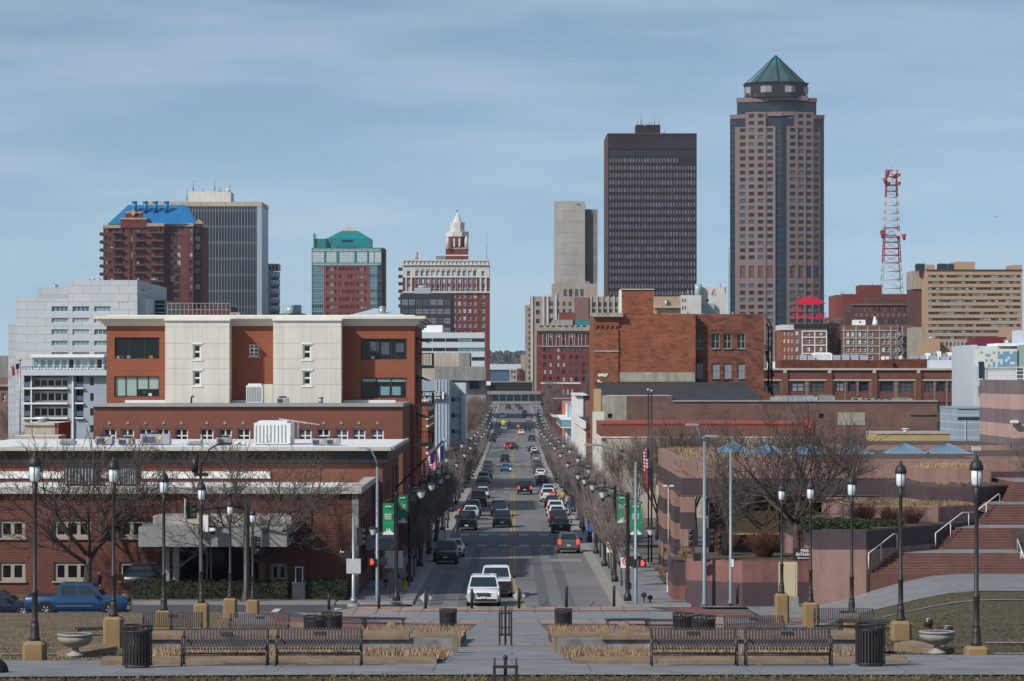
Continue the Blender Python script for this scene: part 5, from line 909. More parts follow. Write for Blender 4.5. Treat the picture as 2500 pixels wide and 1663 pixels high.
def octo(u0, u1, v0, v1, m, name, n=8, r1=None, par=None):
    r = (X(u1, D) - X(u0, D)) / 2; mb = MB(); cx = (X(u0, D) + X(u1, D)) / 2; z0 = Z(v1, D); h = Z(v0, D) - z0; mb.lathe([(r / cos(pi / 8), 0), ((r if r1 is None else r1) / cos(pi / 8), h)], n, 0, 0, 0, 0, smooth=False)
    mb.v = [(cx + x * cos(pi / 8) - y * sin(pi / 8), D + 18 + x * sin(pi / 8) + y * cos(pi / 8), z0 + z) for x, y, z in mb.v]; return b.mk(name, mb, m)
octo(1088, 1142, 575, 604.8, 'brick_deep', 'turret')
for k, u in enumerate((1093, 1100, 1108.5, 1115, 1121.5, 1130, 1137)): b.pbox('arch_window', D + 11, u - 2.2, u + 2.2, 582, 602, .3, 'brown_far' if k % 2 else 'terracotta', off=.2 if 1104 < u < 1126 else 3)
octo(1087, 1143, 562.5, 574.8, 'terracotta', 'turret_crown'); octo(1098, 1133, 539.5, 562.3, 'terracotta', 'lantern'); octo(1103, 1128, 515, 539.3, 'terracotta', 'cone_roof', 8, .25); rods(b, D + 16, [(1116, 512, 516)], 'green_copper', .4, 'finial')
for u in (1092, 1138): mb = MB(); mb.lathe([(.9, 0), (.9, 4), (.6, 5), (.1, 6)], 10, 0, X(u, D), D + 10.5, Z(603, D)); b.mk('corner_turret', mb, 'terracotta')
mb = MB(); mb.cyl(X(1014.5, D), D + 15, Z(635, D), Z(612, D), .75, 10); b.mk('chimney', mb, 'tan_conc'); rods(b, D + 5, [(1188.5, 565, 636)], 'galv', .16); b.pbox('roof_hut', D + 14, 1064, 1088, 625, 635, 4, 'glass_grey'); b.done()
b = Bld('dark_glass_building', 'dark framed glass office block in front of the terracotta tower', 'building', 1450, 1040, seed=48); D = 1450
b.px(D, 977, 1102, 717, 30, ['dark_frame', 'roof_dark'], front=[(980 + k * 17.2, 996.5 + k * 17.2, a, c, 'dglass') for k in range(7) for a, c in ((730, 745.5), (753, 767.5), (775, 791), (799, 815), (823, 839))], dep=.3); b.px(D + .2, 1102.2, 1107, 719, 28, ['fascia_black', 'roof_dark'], part='side_wall')
b.px(D + 6, 1011.6, 1051, 703, 10, ['panel_grey', 'roof_grey'], v1=716.8, part='roof_room'); mb = MB(); mb.cyl(X(1032, D), D + 9, Z(703, D), Z(696, D), 2.3, 12); b.mk('cooling_tower', mb, 'bluegrey_metal'); b.done()
# --- far street end
b = Bld('skywalk', 'glazed pedestrian skywalk crossing high above the far street', 'bridge', 1150, 1254, seed=49); D = 1150
mb = MB(); mb.box(X(1196, D), X(1320, D), D, D + 5, Z(986, D), Z(979.5, D)); b.mk('deck', mb, 'mid_conc'); mb = MB(); mb.box(X(1190, D), X(1320, D), D, D + 5, Z(963, D), Z(955, D)); b.mk('roof', mb, 'mid_conc'); mb = MB(); mb.box(X(1196, D), X(1320, D), D + .3, D + 4.7, Z(979.4, D), Z(963.1, D)); b.mk('glass_wall', mb, 'glass_navy')
for k in range(7): b.pbox('mullion', D, 1200 + k * 18, 1200.8 + k * 18, 963.2, 979.4, .2, 'bluegrey_metal', off=.05)
b.done()
b = Bld('bridge_building', 'dark flat building spanning the street behind the skywalk', 'building', 1420, 1240, seed=50); D = 1420
mb = MB(); mb.box(X(1187, D), X(1300, D), D, D + 20, Z(956, D), Z(934, D)); b.mk('wall', mb, 'fascia_black'); b.pbox('roof_edge', D, 1186, 1301, 931, 933.8, 20.5, 'mid_conc', off=-.3); b.pbox('white_vent', D - 2, 1187, 1198, 931, 941, 2, 'white_trim'); b.done()
b = Bld('warehouse_building', 'far low shed with a wide pale metal roof at the end of the street', 'building', 2100, 1230, seed=51); D = 2100
b.px(D, 1180, 1300, 903, 30, ['glass_blue', 'roof_white']); b.pbox('roof', D, 1178, 1285, 889, 902.8, 40, 'light_metal', off=-1); b.done()
b = Bld('tan_building', 'small far tan and brick building left of the grey slab tower', 'building', 1900, 1265, seed=52); D = 1900
b.px(D, 1244, 1262, 902, 14, ['tan_conc', 'roof_grey'], front=grid([1250, 1257], [908, 921], 4.5, 8, 'strip')); b.px(D, 1262.2, 1274, 900, 14, ['brick_deep', 'roof_grey'], part='brick_wing', front=grid([1265, 1271], [908, 921], 3, 7, 'strip')); b.px(D + 3, 1272, 1284, 866, 14, ['hazel_stone', 'roof_grey'], part='tan_tower'); b.done()
# right of the street: hotel, deco tower, slab
b = Bld('brick_hotel', 'ten storey deep red brick hotel with white banded top floors', 'building', 1560, 1370, seed=53); D = 1560
cols = [1330, 1343.6, 1362.5, 1376, 1394, 1407.6, 1425]; rw = [818.6, 836.4, 854, 872, 890, 907.6, 925.4]
b.px(D, 1311, 1452, 813, 30, ['brick_deep', 'roof_white'], front=grid(cols, rw, 7.5, 11, 'hotel'), dep=.5); b.px(D, 1311, 1452, 794, 30, ['hazel_stone', 'roof_white'], v1=812.8, part='top_storey', front=grid([1322, 1337, 1352, 1367, 1382, 1397, 1412, 1427], [797], 8, 4, 'dark')); b.pbox('cornice', D, 1308, 1453, 801, 808, 2, 'hazel_stone', off=-1.6); b.pbox('stone_band', D, 1311, 1452, 844, 847, .5, 'hazel_stone', off=-.4)
for u in cols: b.pbox('stone_surround', D, u - 5, u - 4, 812.9, 843.8, .3, 'terracotta', off=-.31); b.pbox('stone_surround', D, u + 4, u + 5, 812.9, 843.8, .3, 'terracotta', off=-.31)
b.px(D + 8, 1366, 1405, 763, 14, ['brick_deep', 'roof_grey'], v1=793.8, part='roof_tower'); b.px(D + 4, 1348, 1398, 781, 10, ['mid_conc', 'roof_white'], v1=793.7, part='roof_room'); b.px(D + 5, 1403, 1450, 779, 10, ['green_glass', 'roof_grey'], v1=793.7, part='glass_room')
b.done()
b = Bld('brick_building', 'low red brick block with pale roof edge at the foot of the brick hotel', 'building', 1380, 1370, seed=54); D = 1380
b.px(D, 1322, 1416, 938, 20, ['brick_deep', 'roof_white'], front=grid([1342, 1353, 1364, 1375, 1386, 1397, 1408], [957], 6, 14, 'hotel')); b.pbox('roof_edge', D, 1321, 1417, 933.5, 937.8, 20, 'terracotta', off=-.5); b.done()
b = Bld('deco_tower', 'stepped tan stone art deco office tower behind the brick hotel', 'building', 1650, 1390, seed=55); D = 1650
b.px(D, 1295, 1358, 724, 40, ['hazel_stone', 'roof_grey'], front=grid([1313], [742, 762, 784], 9, 11, 'deco') + grid([1346], [742, 760, 782], 9, 11, 'deco')); b.px(D + 5, 1283, 1294.8, 745, 40, ['hazel_stone', 'roof_grey'], part='left_slab')
for k in range(16): b.pbox('window', D + 5, 1290.5, 1293, 752 + k * 14, 759 + k * 14, .3, 'glass_dark', off=-.2)
b.px(D + 2, 1349, 1459, 693, 40, ['hazel_stone', 'roof_grey'], front=[(u, u + 8, 706, 724, 'deco') for u in (1376, 1389, 1404, 1417)] + [(1360, 1365, 719, 725, 'strip')], part='upper_wall'); b.px(D, 1358.2, 1402, 725, 3, ['hazel_stone', 'roof_grey'], part='centre_wall', front=grid([1362, 1377, 1392], [742, 760], 7, 11, 'deco')); b.px(D - 1, 1402.2, 1437, 726, 4, ['mauve_wall', 'roof_grey'], part='blank_wall'); b.px(D, 1437.2, 1515, 725, 30, ['hazel_stone', 'roof_grey'], part='right_wall', front=grid([1450, 1464, 1477.5, 1491, 1504], [743.5, 760], 8, 11, 'deco'))
for u in (1297, 1325, 1335, 1355): b.pbox('pier', D, u, u + 4, 721, 960, .6, 'terracotta', off=-.65)
for u in (1441, 1456, 1469, 1483, 1497): b.pbox('pier', D, u, u + 4, 722, 800, .5, 'tan_conc', off=-.55)
mb = MB()
for k, (u, w, h) in enumerate(((1356, 5, 5), (1366, 7, 8), (1376, 5, 6), (1385, 6, 10), (1394, 12, 9), (1410, 9, 7), (1424, 8, 8), (1434, 6, 6))): mb.box(X(u, D), X(u + w, D), D + 4 + k * .3, D + 8, Z(694, D), Z(692.5 - h, D))
o = b.mk('roof_equipment', mb, 'galv'); o['kind'] = 'stuff'; b.done()
M['slab_panel'] = brick('slab_panel', (.41, .40, .375), (.385, .375, .355), (.30, .29, .275), bw=40, bh=5.6, ms=.14, dirt=.2, dscale=.08)
M['slab_dark'] = brick('slab_dark', (.27, .255, .235), (.25, .235, .22), (.2, .19, .18), bw=40, bh=5.6, ms=.14, dirt=.3, dscale=.08)
b = Bld('concrete_tower', 'windowless pale concrete slab tower left of the dark office tower', 'building', 1760, 1400, seed=56); D = 1760
b.px(D, 1354, 1429, 491, 30, ['slab_panel', 'roof_grey']); b.pbox('raised_frame', D, 1369, 1397, 510, 700, .8, 'slab_panel', off=-.85); b.pbox('raised_bay', D, 1397.2, 1428, 499, 700, 1.2, 'slab_panel', off=-1.25); b.px(D + 3, 1429.2, 1459, 511, 24, ['slab_dark', 'roof_grey'], part='rear_wing'); b.pbox('slot', D, 1409, 1416, 498, 500, .2, 'dark_frame', off=-1.5); b.done()
# dark steel tower
b = Bld('dark_tower', 'very tall dark steel office tower with rows of narrow grey windows', 'building', 1700, 1590, seed=57); D = 1700
cols = [1489.6 + 7.085 * k for k in range(30)]; rw = [391 + 18.02 * k for k in range(20)]
f = [(u - 2.2, u + 2.2, v - 6, v + 6, 'ruan') for i, v in enumerate(rw) for j, u in enumerate(cols) if not (i == 0 and j > 23)] + [(1488 + k * 34.6, 1488 + k * 34.6 + 33.6, 365, 378.5, 'ruan_top') for k in range(6)]
b.px(D, 1484, 1701, 328, 45, ['ruan_steel', 'roof_dark'], front=f, dep=.5)
mb = MB(); mb.hexa([(X(1480, D), D + 1.5, 0), (X(1484, D) - .003, D, 0), (X(1484, D) - .003, D + 43, 0), (X(1480, D), D + 43, 0)], [(X(1480, D), D + 1.5, Z(330, D)), (X(1484, D) - .003, D, Z(327, D)), (X(1484, D) - .003, D + 43, Z(327, D)), (X(1480, D), D + 43, Z(330, D))]); b.mk('corner_bevel', mb, 'brown_far')
b.pbox('roof_edge', D, 1483, 1701.5, 325.5, 327.8, 45, 'brown_far', off=-.3)
for k in range(11): b.pbox('louver', D, 1600 + k * 9, 1605 + k * 9, 340, 358, .1, 'dark_frame', off=-.12)
b.px(D + 12, 1553, 1612, 305, 18, ['ruan_steel', 'roof_dark'], v1=327.5, part='penthouse', front=[(1584, 1590, 306, 322, 'dark')]); rods(b, D + 14, [(1556, 289, 306), (1564.5, 275, 306), (1568, 280, 306), (1585, 290, 306), (1591, 291, 306), (1598, 279, 306), (1609, 283, 306)], 'galv', .18)
mb = MB(); mb.sphere(X(1578, D), D + 13, Z(302, D), 1.1); mb.tube([(X(1622, D), D + 13, Z(325, D)), (X(1625, D), D + 13, Z(316, D)), (X(1627, D), D + 13, Z(314, D))], .3, 5); b.mk('satellite_dish', mb, 'galv'); b.done()
# tallest tower
b = Bld('granite_tower', 'tallest tan granite tower with dark glass corners and green copper pyramid roof', 'building', 1900, 1908, seed=58); D = 1900
CR, TH = U0 + 658., radians(13)
def half(sgn):
    b.rot = sgn * TH; k = cos(TH); fx = lambda u: X(1908, D) + (X(u, D) - X(1908, D)) / k
    def blk(u0, u1, v0, y, m, part, f=(), dp=.7, v1=None, depth=24): 
        a, c = fx(u0), fx(u1); return b.block(a, c, Z(v0, D), D + y, D + y + depth, m, z0=-2 if v1 is None else Z(v1, D), front=[(fx(p), fx(q), Z(t, D), Z(s_, D), e) for p, q, s_, t, e in f], part=part, dep=dp)
    G = ['granite_801', 'roof_grey']; GL = ['glass_navy', 'roof_grey']
    R1 = [317 + 17.35 * i for i in range(40)]
    def wins(us, vmin):
        o = []
        for v in [282.5 + 17.28 * i for i in range(36)]:
            if v < vmin or v > 860: continue
            if 645 < v < 662: o += [(u - 6.5, u + 6.5, 648, 679, 'p801m') for u in us]; continue
            if 662 < v < 690: continue
            o += [(u - 6.7, u + 6.7, v - 4.8, v + 4.8, 'p801') for u in us]
        return o
    if sgn < 0:
        blk(1784, 1908, 287, 0, GL, 'glass_core', depth=28)
        blk(1797, 1822.5, 309, -1.0, G, 'granite_wall', wins((1815.6,), 312), depth=3); blk(1822.6, 1871.3, 273, -1.6, G, 'granite_wall', wins((1837.3, 1859), 275), depth=3.5); blk(1871.4, 1894, 308, -1.0, G, 'granite_wall', wins((1881,), 312), depth=3)
        for u0, u1, v in ((1784, 1822, 278), (1871.4, 1908.5, 273)): blk(u0, u1, v, -.6, G, 'cap_band', v1=v + 10, depth=26)
        blk(1799, 1908, 247, 3, ['glass_navy', 'roof_grey'], 'crown_glass', v1=277, depth=24); blk(1798, 1835, 236, 2.4, G, 'crown_band', v1=246.8, depth=24); blk(1835.2, 1875, 238, 1.9, G, 'crown_band', v1=246.8, depth=24); blk(1875.2, 1908, 233, 2.4, G, 'crown_band', v1=243.5, depth=24)
        for i in range(34): blk(1784.3, 1796.7, 300 + i * 17.3, -.15, ['glass_blue', 'glass_blue'], 'floor_line', v1=301 + i * 17.3, depth=.1); blk(1894.3, 1907.8, 318 + i * 17.3, -.15, ['glass_blue', 'glass_blue'], 'floor_line', v1=319 + i * 17.3, depth=.1)
    else:
        blk(1908.02, 2014, 287, 0, GL, 'glass_core', depth=28)
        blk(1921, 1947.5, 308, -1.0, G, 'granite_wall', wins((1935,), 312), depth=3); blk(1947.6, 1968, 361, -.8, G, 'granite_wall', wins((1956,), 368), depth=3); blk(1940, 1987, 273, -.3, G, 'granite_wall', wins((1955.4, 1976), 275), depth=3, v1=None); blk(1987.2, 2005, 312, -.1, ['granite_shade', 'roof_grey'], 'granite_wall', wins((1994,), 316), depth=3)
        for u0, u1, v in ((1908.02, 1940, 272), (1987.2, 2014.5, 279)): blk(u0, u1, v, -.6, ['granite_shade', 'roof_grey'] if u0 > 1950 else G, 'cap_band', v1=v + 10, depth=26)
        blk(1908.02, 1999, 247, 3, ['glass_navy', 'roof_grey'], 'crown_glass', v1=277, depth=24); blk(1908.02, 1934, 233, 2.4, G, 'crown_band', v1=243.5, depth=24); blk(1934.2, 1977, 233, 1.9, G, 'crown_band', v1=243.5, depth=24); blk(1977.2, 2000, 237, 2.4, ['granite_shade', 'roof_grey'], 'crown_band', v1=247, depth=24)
half(-1); half(1); b.rot = 0.
cx, cy = X(1900, D), D + 17; R8 = (X(1981, D) - X(1818, D)) / 2
def ring(r0, r1, v0, v1, m, name, n=8, ph=pi / 8, par=None):
    mb = MB(); mb.lathe([(r0, 0), (r1, Z(v0, D) - Z(v1, D))], n, 0, 0, 0, 0, smooth=False); z0 = Z(v1, D)
    mb.v = [(cx + x * cos(ph) - y * sin(ph), cy + x * sin(ph) + y * cos(ph), z0 + z) for x, y, z in mb.v]; return b.mk(name, mb, m)
ring(R8, R8, 204, 236, 'fascia_black', 'lantern_storey'); ring(R8 + .3, R8 + .9, 199, 203.9, 'fascia_black', 'lantern_cornice')
for k in range(8):
    for s_ in (-.42, .42):
        a = -pi / 2 + (k + .0) * pi / 4; rr = R8 * cos(pi / 8); px, py = cx + cos(a) * rr - sin(a) * s_ * R8 * .72, cy + sin(a) * rr + cos(a) * s_ * R8 * .72
        mb = MB(); mb.box(-1.9, 1.9, -.25, .05, 0, 3.6); o = b.mk('lantern_window', mb, 'curtain'); o.location = Vector((px, py, Z(225, D))) - b.loc; o.rotation_euler = (0, 0, a + pi / 2)
r = ring(R8 * .91, 5.6, 152, 198.8, 'green_copper', 'pyramid_roof'); ring(5.55, .15, 128.6, 151.8, 'green_glass', 'roof_peak')
for k in range(8):
    a = k * pi / 4; mb = MB(); mb.tube([(cx + cos(a) * R8 * .915, cy + sin(a) * R8 * .915, Z(198.5, D)), (cx, cy, Z(128.3, D))], .25, 4); b.mk('roof_rib', mb, 'fascia_black')
mb = MB()
for i in range(14): mb.sphere(X(1822 + i * 11.5, D), D + 1.5 + abs(i - 7) * .8, Z(230, D), .5, n=6, k=4)
o = b.mk('roof_antenna', mb, 'galv'); o['kind'] = 'stuff'; b.done()
# low blocks between
b = Bld('tan_building', 'tan brick block peeking over the old brick chimney roof', 'building', 1400, 1630, seed=60); D = 1400
b.px(D, 1595, 1662, 724, 30, ['tan_brick_far', 'roof_grey']); b.pbox('ledge', D, 1596, 1662, 747, 752, 2, 'tan_conc', off=-2); mb = MB(); mb.cyl(X(1626, D), D - 1, Z(752, D), Z(732, D), .8, 8); b.mk('vent_stack', mb, 'galv'); b.done()
b = Bld('white_building', 'white stepped office building with a small coloured emblem on its wall', 'building', 1450, 1720, seed=61); D = 1450
b.px(D, 1711, 1774.5, 701, 30, ['terracotta', 'roof_white'], front=[(1724, 1730, 730, 737, 'dark')]); b.px(D - 8, 1663, 1712, 721, 30, ['terracotta', 'roof_white'], part='low_wing', front=grid([1667, 1673], [734, 752], 3.5, 8, 'strip')); b.pbox('grey_wall', D - 2, 1687, 1744, 741, 800, 2, 'bluegrey_metal', off=-.3)
mb = MB(); mb.cyl(X(1704, D), D - 2, Z(721, D), Z(694, D), 1.5, 14); b.mk('glass_cylinder', mb, 'pale_tile_glass')
em = MB(); e = lambda u, v: (X(u, D), Z(v, D))
for pts, m in (([(1736, 718.5), (1741, 706), (1746, 706), (1742, 713)], 0), ([(1736.5, 720), (1742.5, 713), (1744, 720)], 1), ([(1743, 711), (1745, 708), (1748.5, 720), (1745, 720)], 2)): em.prism_y([e(*p) for p in pts], D - .25, D - .01, m)
M['emblem_pink'] = mat('emblem_pink', (.75, .05, .18), var=0); M['emblem_blue'] = mat('emblem_blue', (.05, .35, .65), var=0); M['emblem_yellow'] = mat('emblem_yellow', (.75, .6, .08), var=0); b.mk('emblem', em, ['emblem_pink', 'emblem_blue', 'emblem_yellow']); rods(b, D - 4, [(1667, 712, 722), (1680, 708, 722), (1690, 708, 722), (1760, 688, 702)], 'galv', .2)
b.done()
t = thing('radio_mast', 'thin grey lattice mast just left of the tallest tower', 'mast', (X(1781, 1800), 1800, 2)); mb = MB(); h = Z(604, 1800) - 2
for dx in (-.35, .35): mb.tube([(dx, 0, 0), (dx, 0, h)], .12, 4)
for k in range(60): mb.tube([(-.35, 0, h * k / 60), (.35, 0, h * (k + 1) / 60)], .07, 3)
mb.build('lattice', M['galv'], t); mb = MB(); mb.box(-.8, .8, 0, 1.6, -2, h * .3); mb.build('base_building', M['glass_blue'], t)
# umbrella sign hotel
b = Bld('apartment_building', 'old red brick apartment block gridded with white painted bands', 'building', 1100, 1980, seed=62); D = 1100
rw = [812.8, 832, 852, 871, 890]
b.px(D, 1938.2, 2019, 802, 24, ['brick_brown', 'roof_grey'], front=grid([1944.7, 1973.7, 2003.4], rw, 7.5, 11, 'trav')); b.px(D + 1, 1908, 1938, 806, 22, ['brick_orange', 'roof_grey'], part='corner_wall', front=grid([1914, 1924, 1932], rw, 5, 11, 'trav')); b.pbox('white_cornice', D + .8, 1906, 1938, 793, 805.8, 22, 'terracotta', off=-.4); b.pbox('dark_parapet', D, 1938.2, 2020, 791, 801.8, 24, 'fascia_black', off=-.15)
for u in (1958.5, 1989, 2018): b.pbox('white_band', D, u - 1.2, u + 1.2, 808, 900, .12, 'white_trim', off=-.13)
for v in (808.5, 823.5, 843, 863): b.pbox('white_band', D, 1958.5, 2019, v - 1.2, v + 1.2, .1, 'white_trim', off=-.25)
b.px(D + 7, 2019.2, 2056.5, 797, 16, ['brick_tower', 'roof_grey'], part='recessed_wall', front=grid([2026, 2040], [808, 835, 855, 873], 10, 14, 'dark')); b.px(D + 10, 2019.2, 2056, 775, 14, ['brick_brown', 'roof_grey'], part='rear_storey', v1=797, front=grid([2022, 2040], [785], 5, 5, 'trav'))
b.px(D, 2056.7, 2230, 794, 24, ['brick_brown', 'roof_grey'], part='right_wall', front=grid([2069, 2080.6, 2098, 2109.7, 2127, 2155.6, 2167, 2184, 2196, 2217], [815.6, 834.4, 853.4, 873], 8, 12, 'trav'))
for u in (2060, 2090, 2118.4, 2147, 2175, 2203): b.pbox('pale_band', D, u - 1.2, u + 1.2, 797, 900, .12, 'tan_conc', off=-.13)
for v in (807, 825.5, 845, 864): b.pbox('pale_band', D, 2057, 2200 if v < 830 else 2150, v - 1.2, v + 1.2, .1, 'tan_conc', off=-.25)
mb = MB()
for k in range(4):
    v = 818 + k * 19; mb.box(X(2193, D), X(2208, D), D - 1.4, D - .3, Z(v + 2, D), Z(v, D)); mb.tube([(X(2194, D), D - 1, Z(v, D)), (X(2208, D), D - 1, Z(v + 19, D))] if k % 2 else [(X(2208, D), D - 1, Z(v, D)), (X(2194, D), D - 1, Z(v + 19, D))], .3, 4)
mb.box(X(2190, D), X(2191, D), D - 1.2, D - .6, Z(880, D), Z(792, D)); b.mk('fire_escape', mb, 'mid_conc'); b.px(D + 6, 2086, 2113, 781, 8, ['roof_white', 'roof_white'], v1=793.9, part='roof_room', front=[(2098, 2102, 784, 789, 'dark')])
mb = MB(); mb.tube([(X(2141, D), D + 6, Z(794, D)), (X(2142, D), D + 6, Z(786, D)), (X(2140, D), D + 6, Z(772, D))], [1, .9, .25], 8); b.mk('vent_stack', mb, 'white_metal'); b.done()
D = 1102; t = thing('umbrella_sign', 'big red umbrella sign on a roof frame above red letters', 'sign', (X(1976, D), D, Z(791, D))); o = t.location; e = lambda u, v: (X(u, D) - o.x, Z(v, D) - o.z)
pts = [(1936, 742)] + [(1936 + 80 * k / 14, 742 - 18 * sin(pi * k / 14) ** .75) for k in range(1, 14)] + [(2016.5, 742.5), (2003, 741), (1999, 744.5), (1990, 742), (1984, 745), (1978, 742), (1971, 745), (1964, 742), (1958, 745), (1950, 741)]
mb = MB(); mb.prism_y([e(*p) for p in pts][::-1], -.25, .25); mb.build('umbrella', M['red_paint'], t)
mb = MB()
for u in (1942, 1958, 1972, 1988, 2004): mb.box(e(u, 0)[0] - .15, e(u, 0)[0] + .15, .5, .8, 0, e(0, 722)[1])
mb.box(e(1932, 0)[0], e(2018, 0)[0], .45, .5, e(0, 723)[1], e(0, 722)[1]); mb.box(e(1932, 0)[0], e(2018, 0)[0], .45, .5, e(0, 764)[1], e(0, 763)[1]); mb.build('frame', M['dark_frame'], t)
text('THE', M['red_paint'], e(1945, 0)[0], -.1, e(0, 755.5)[1], e(1958, 0)[0] - e(1932, 0)[0], 13 * D / F, t, bold=.015); text('TRAVELERS', M['red_paint'], e(1975, 0)[0], -.1, e(0, 772.5)[1], e(2017.5, 0)[0] - e(1933, 0)[0], 13 * D / F, t, bold=.015)
# dark brick, red brick, lattice tower, tan hotel
b = Bld('dark_brick_building', 'dark brown stepped brick building below the red and white tower', 'building', 1180, 2160, seed=63); D = 1180
b.px(D, 2080, 2247, 743, 30, ['brown_far', 'roof_dark'], front=[(u - 2, u + 2, 750, 761, 'condo') for u in [2110 + 12.3 * k for k in range(11)]] + [(u - 2.5, u + 2.5, 779, 790, 'condo') for u in [2085 + 8.6 * k for k in range(18)]]); b.px(D + 5, 2063, 2079.8, 763, 20, ['brown_far', 'roof_dark'], part='left_step'); b.px(D + 8, 2122, 2170, 720, 16, ['brown_far', 'roof_dark'], v1=742.8, part='upper_storey'); b.px(D + 6, 2167.5, 2241, 733, 16, ['brown_far', 'roof_dark'], v1=742.8, part='roof_storey')
for u in range(2088, 2246, 13): b.pbox('stone_patch', D, u, u + 6, 766, 774, .2, 'mauve_wall', off=-.21)
b.pbox('coping', D, 2079, 2248, 742, 745, 1, 'mauve_wall', off=-.6); b.done()
b = Bld('red_brick_building', 'plain dark red windowless brick block at the left of the lattice tower', 'building', 1260, 2130, seed=64); D = 1260
b.px(D, 2057.2, 2229, 718, 30, ['brick_deep', 'roof_dark']); b.px(D, 2040, 2057, 720, 28, ['brick_teal', 'roof_dark'], part='left_wall'); b.px(D + 6, 2100, 2153, 696, 16, ['brick_deep', 'roof_dark'], v1=717.8, part='roof_storey'); rods(b, D + 8, [(2055, 708, 720), (2061, 712, 720), (2101, 692, 715), (2132, 688, 697), (2144, 691, 697)], 'galv', .15); b.done()
b = Bld('lattice_tower', 'red and white lattice communications tower with round dish antennas', 'tower', 1300, 2180, seed=65); D = 1300
lv = [(724, 25.5), (703, 24.5), (682, 23.3), (661, 22), (640, 20.6), (622, 19.9), (606, 19.2), (590, 18.3), (573, 17.6), (555, 17), (537, 16.4), (520, 15.8), (500, 15), (480, 14), (465, 13.2), (450, 12.6), (430, 12.6), (415, 12.6)]
zoff = b.loc
def seg(v0, h0, v1, h1, m, name):
    mb = MB(); k = D / F; cx_ = X(2180, D); cy_ = D + 5; q0 = [(cx_ + s_ * h0 * k, cy_ + t_ * h0 * k, Z(v0, D)) for s_, t_ in ((-1, -1), (1, -1), (1, 1), (-1, 1))]; q1 = [(cx_ + s_ * h1 * k, cy_ + t_ * h1 * k, Z(v1, D)) for s_, t_ in ((-1, -1), (1, -1), (1, 1), (-1, 1))]
    for i in range(4):
        j = (i + 1) % 4; mb.tube([q0[i], q1[i]], .2, 4); mb.tube([q1[i], q1[j]], .13, 4); mb.tube([q0[i], q1[j]], .07, 3); mb.tube([q0[j], q1[i]], .07, 3)
    b.mk(name, mb, m)
for (v0, h0), (v1, h1) in zip(lv, lv[1:]): seg(v0, h0, v1, h1, 'tower_red' if 560 < v0 <= 640 or v0 <= 480 else 'tower_white', 'lattice_section')
for v, h in ((450, 15), (431, 15), (577, 19), (640, 21)): mb = MB(); k = D / F; mb.box(X(2180, D) - h * k, X(2180, D) + h * k, D + 5 - h * k, D + 5 + h * k, Z(v + 1.5, D), Z(v, D)); b.mk('platform', mb, 'tower_red')
for u, v, r_, m in ((2184.5, 420, 5.6, 'tower_white'), (2197.5, 419, 5.2, 'tower_white'), (2172.5, 438, 6.2, 'tower_white'), (2197.5, 438, 6.4, 'tower_white'), (2156, 567, 6.8, 'tower_red'), (2194, 570, 6.6, 'tower_white')):
    mb = MB(); k = D / F; mb.tube([(X(u, D), D + 1.4, Z(v, D)), (X(u, D), D + 2.4, Z(v, D))], [r_ * k, r_ * k * .5], 14); b.mk('dish', mb, m); mb = MB(); mb.tube([(X(u, D), D + 2.6, Z(v + r_ * .6, D)), (X(u, D), D + 2.6, Z(v + r_ * 2.2, D))], [r_ * k * .8, .3], 8); b.mk('horn', mb, 'tower_red')
for u, v in ((2168, 420), (2162, 440), (2208, 577)): mb = MB(); mb.tube([(X(u + 1, D), D + 2, Z(v + 9, D)), (X(u, D), D + 2, Z(v - 6, D))], [.4, 1.0], 8); b.mk('horn', mb, 'tower_red')
rods(b, D + 3, [(2177, 380, 420), (2166.5, 398, 415), (2196, 402, 418)], 'tower_white', .12); b.done()
b = Bld('tan_hotel', 'wide tan brick hotel with dark ribbon windows on eleven floors', 'building', 1150, 2380, seed=66); D = 1150
b.px(D, 2260.6, 2496, 659, 22, ['tan_brick_far', 'roof_dark'], front=[(2266.5 + k * 9, 2275.3 + k * 9, v - 3.3, v + 3.3, 'tanrow') for v in [674.7 + 14.97 * k for k in range(11)] for k in range(25)], dep=.3); b.pbox('roof_edge', D, 2260, 2497, 658, 660.5, .5, 'brown_far', off=-.4)
for u0, u1, v in ((2261, 2283, 646), (2333, 2381, 639), (2471, 2496, 647)): b.pbox('roof_block', D, u0, u1, v, 658.8, 14, 'tan_brick_far', off=.5)
for u0, u1, m in ((2292.5, 2313, 'glass_navy'), (2315.5, 2332, 'glass_navy'), (2239, 2259, 'glass_navy')): b.pbox('cooling_tower', D + 4, u0, u1, 645, 659.5 if u0 > 2260 else 662, 6, m); b.pbox('cooling_top', D + 3.9, u0, u1, 643, 644.8, 6, 'galv')
b.px(D + 12, 2227, 2260.4, 706, 16, ['brown_far', 'roof_grey'], part='side_wall'); b.px(D + 11.5, 2227, 2260.4, 662, 17, ['hazel_stone', 'roof_grey'], v1=705.8, part='side_top'); b.done()
b = Bld('pale_building', 'narrow mottled pale stone building left of the tan hotel', 'building', 1050, 2245, seed=67); D = 1050
b.px(D, 2231, 2259, 799, 18, ['old_paint', 'roof_grey']); b.done()
b = Bld('tan_building', 'tan brick annex with round roof vent at the foot of the tan hotel', 'building', 980, 2350, seed=68); D = 980
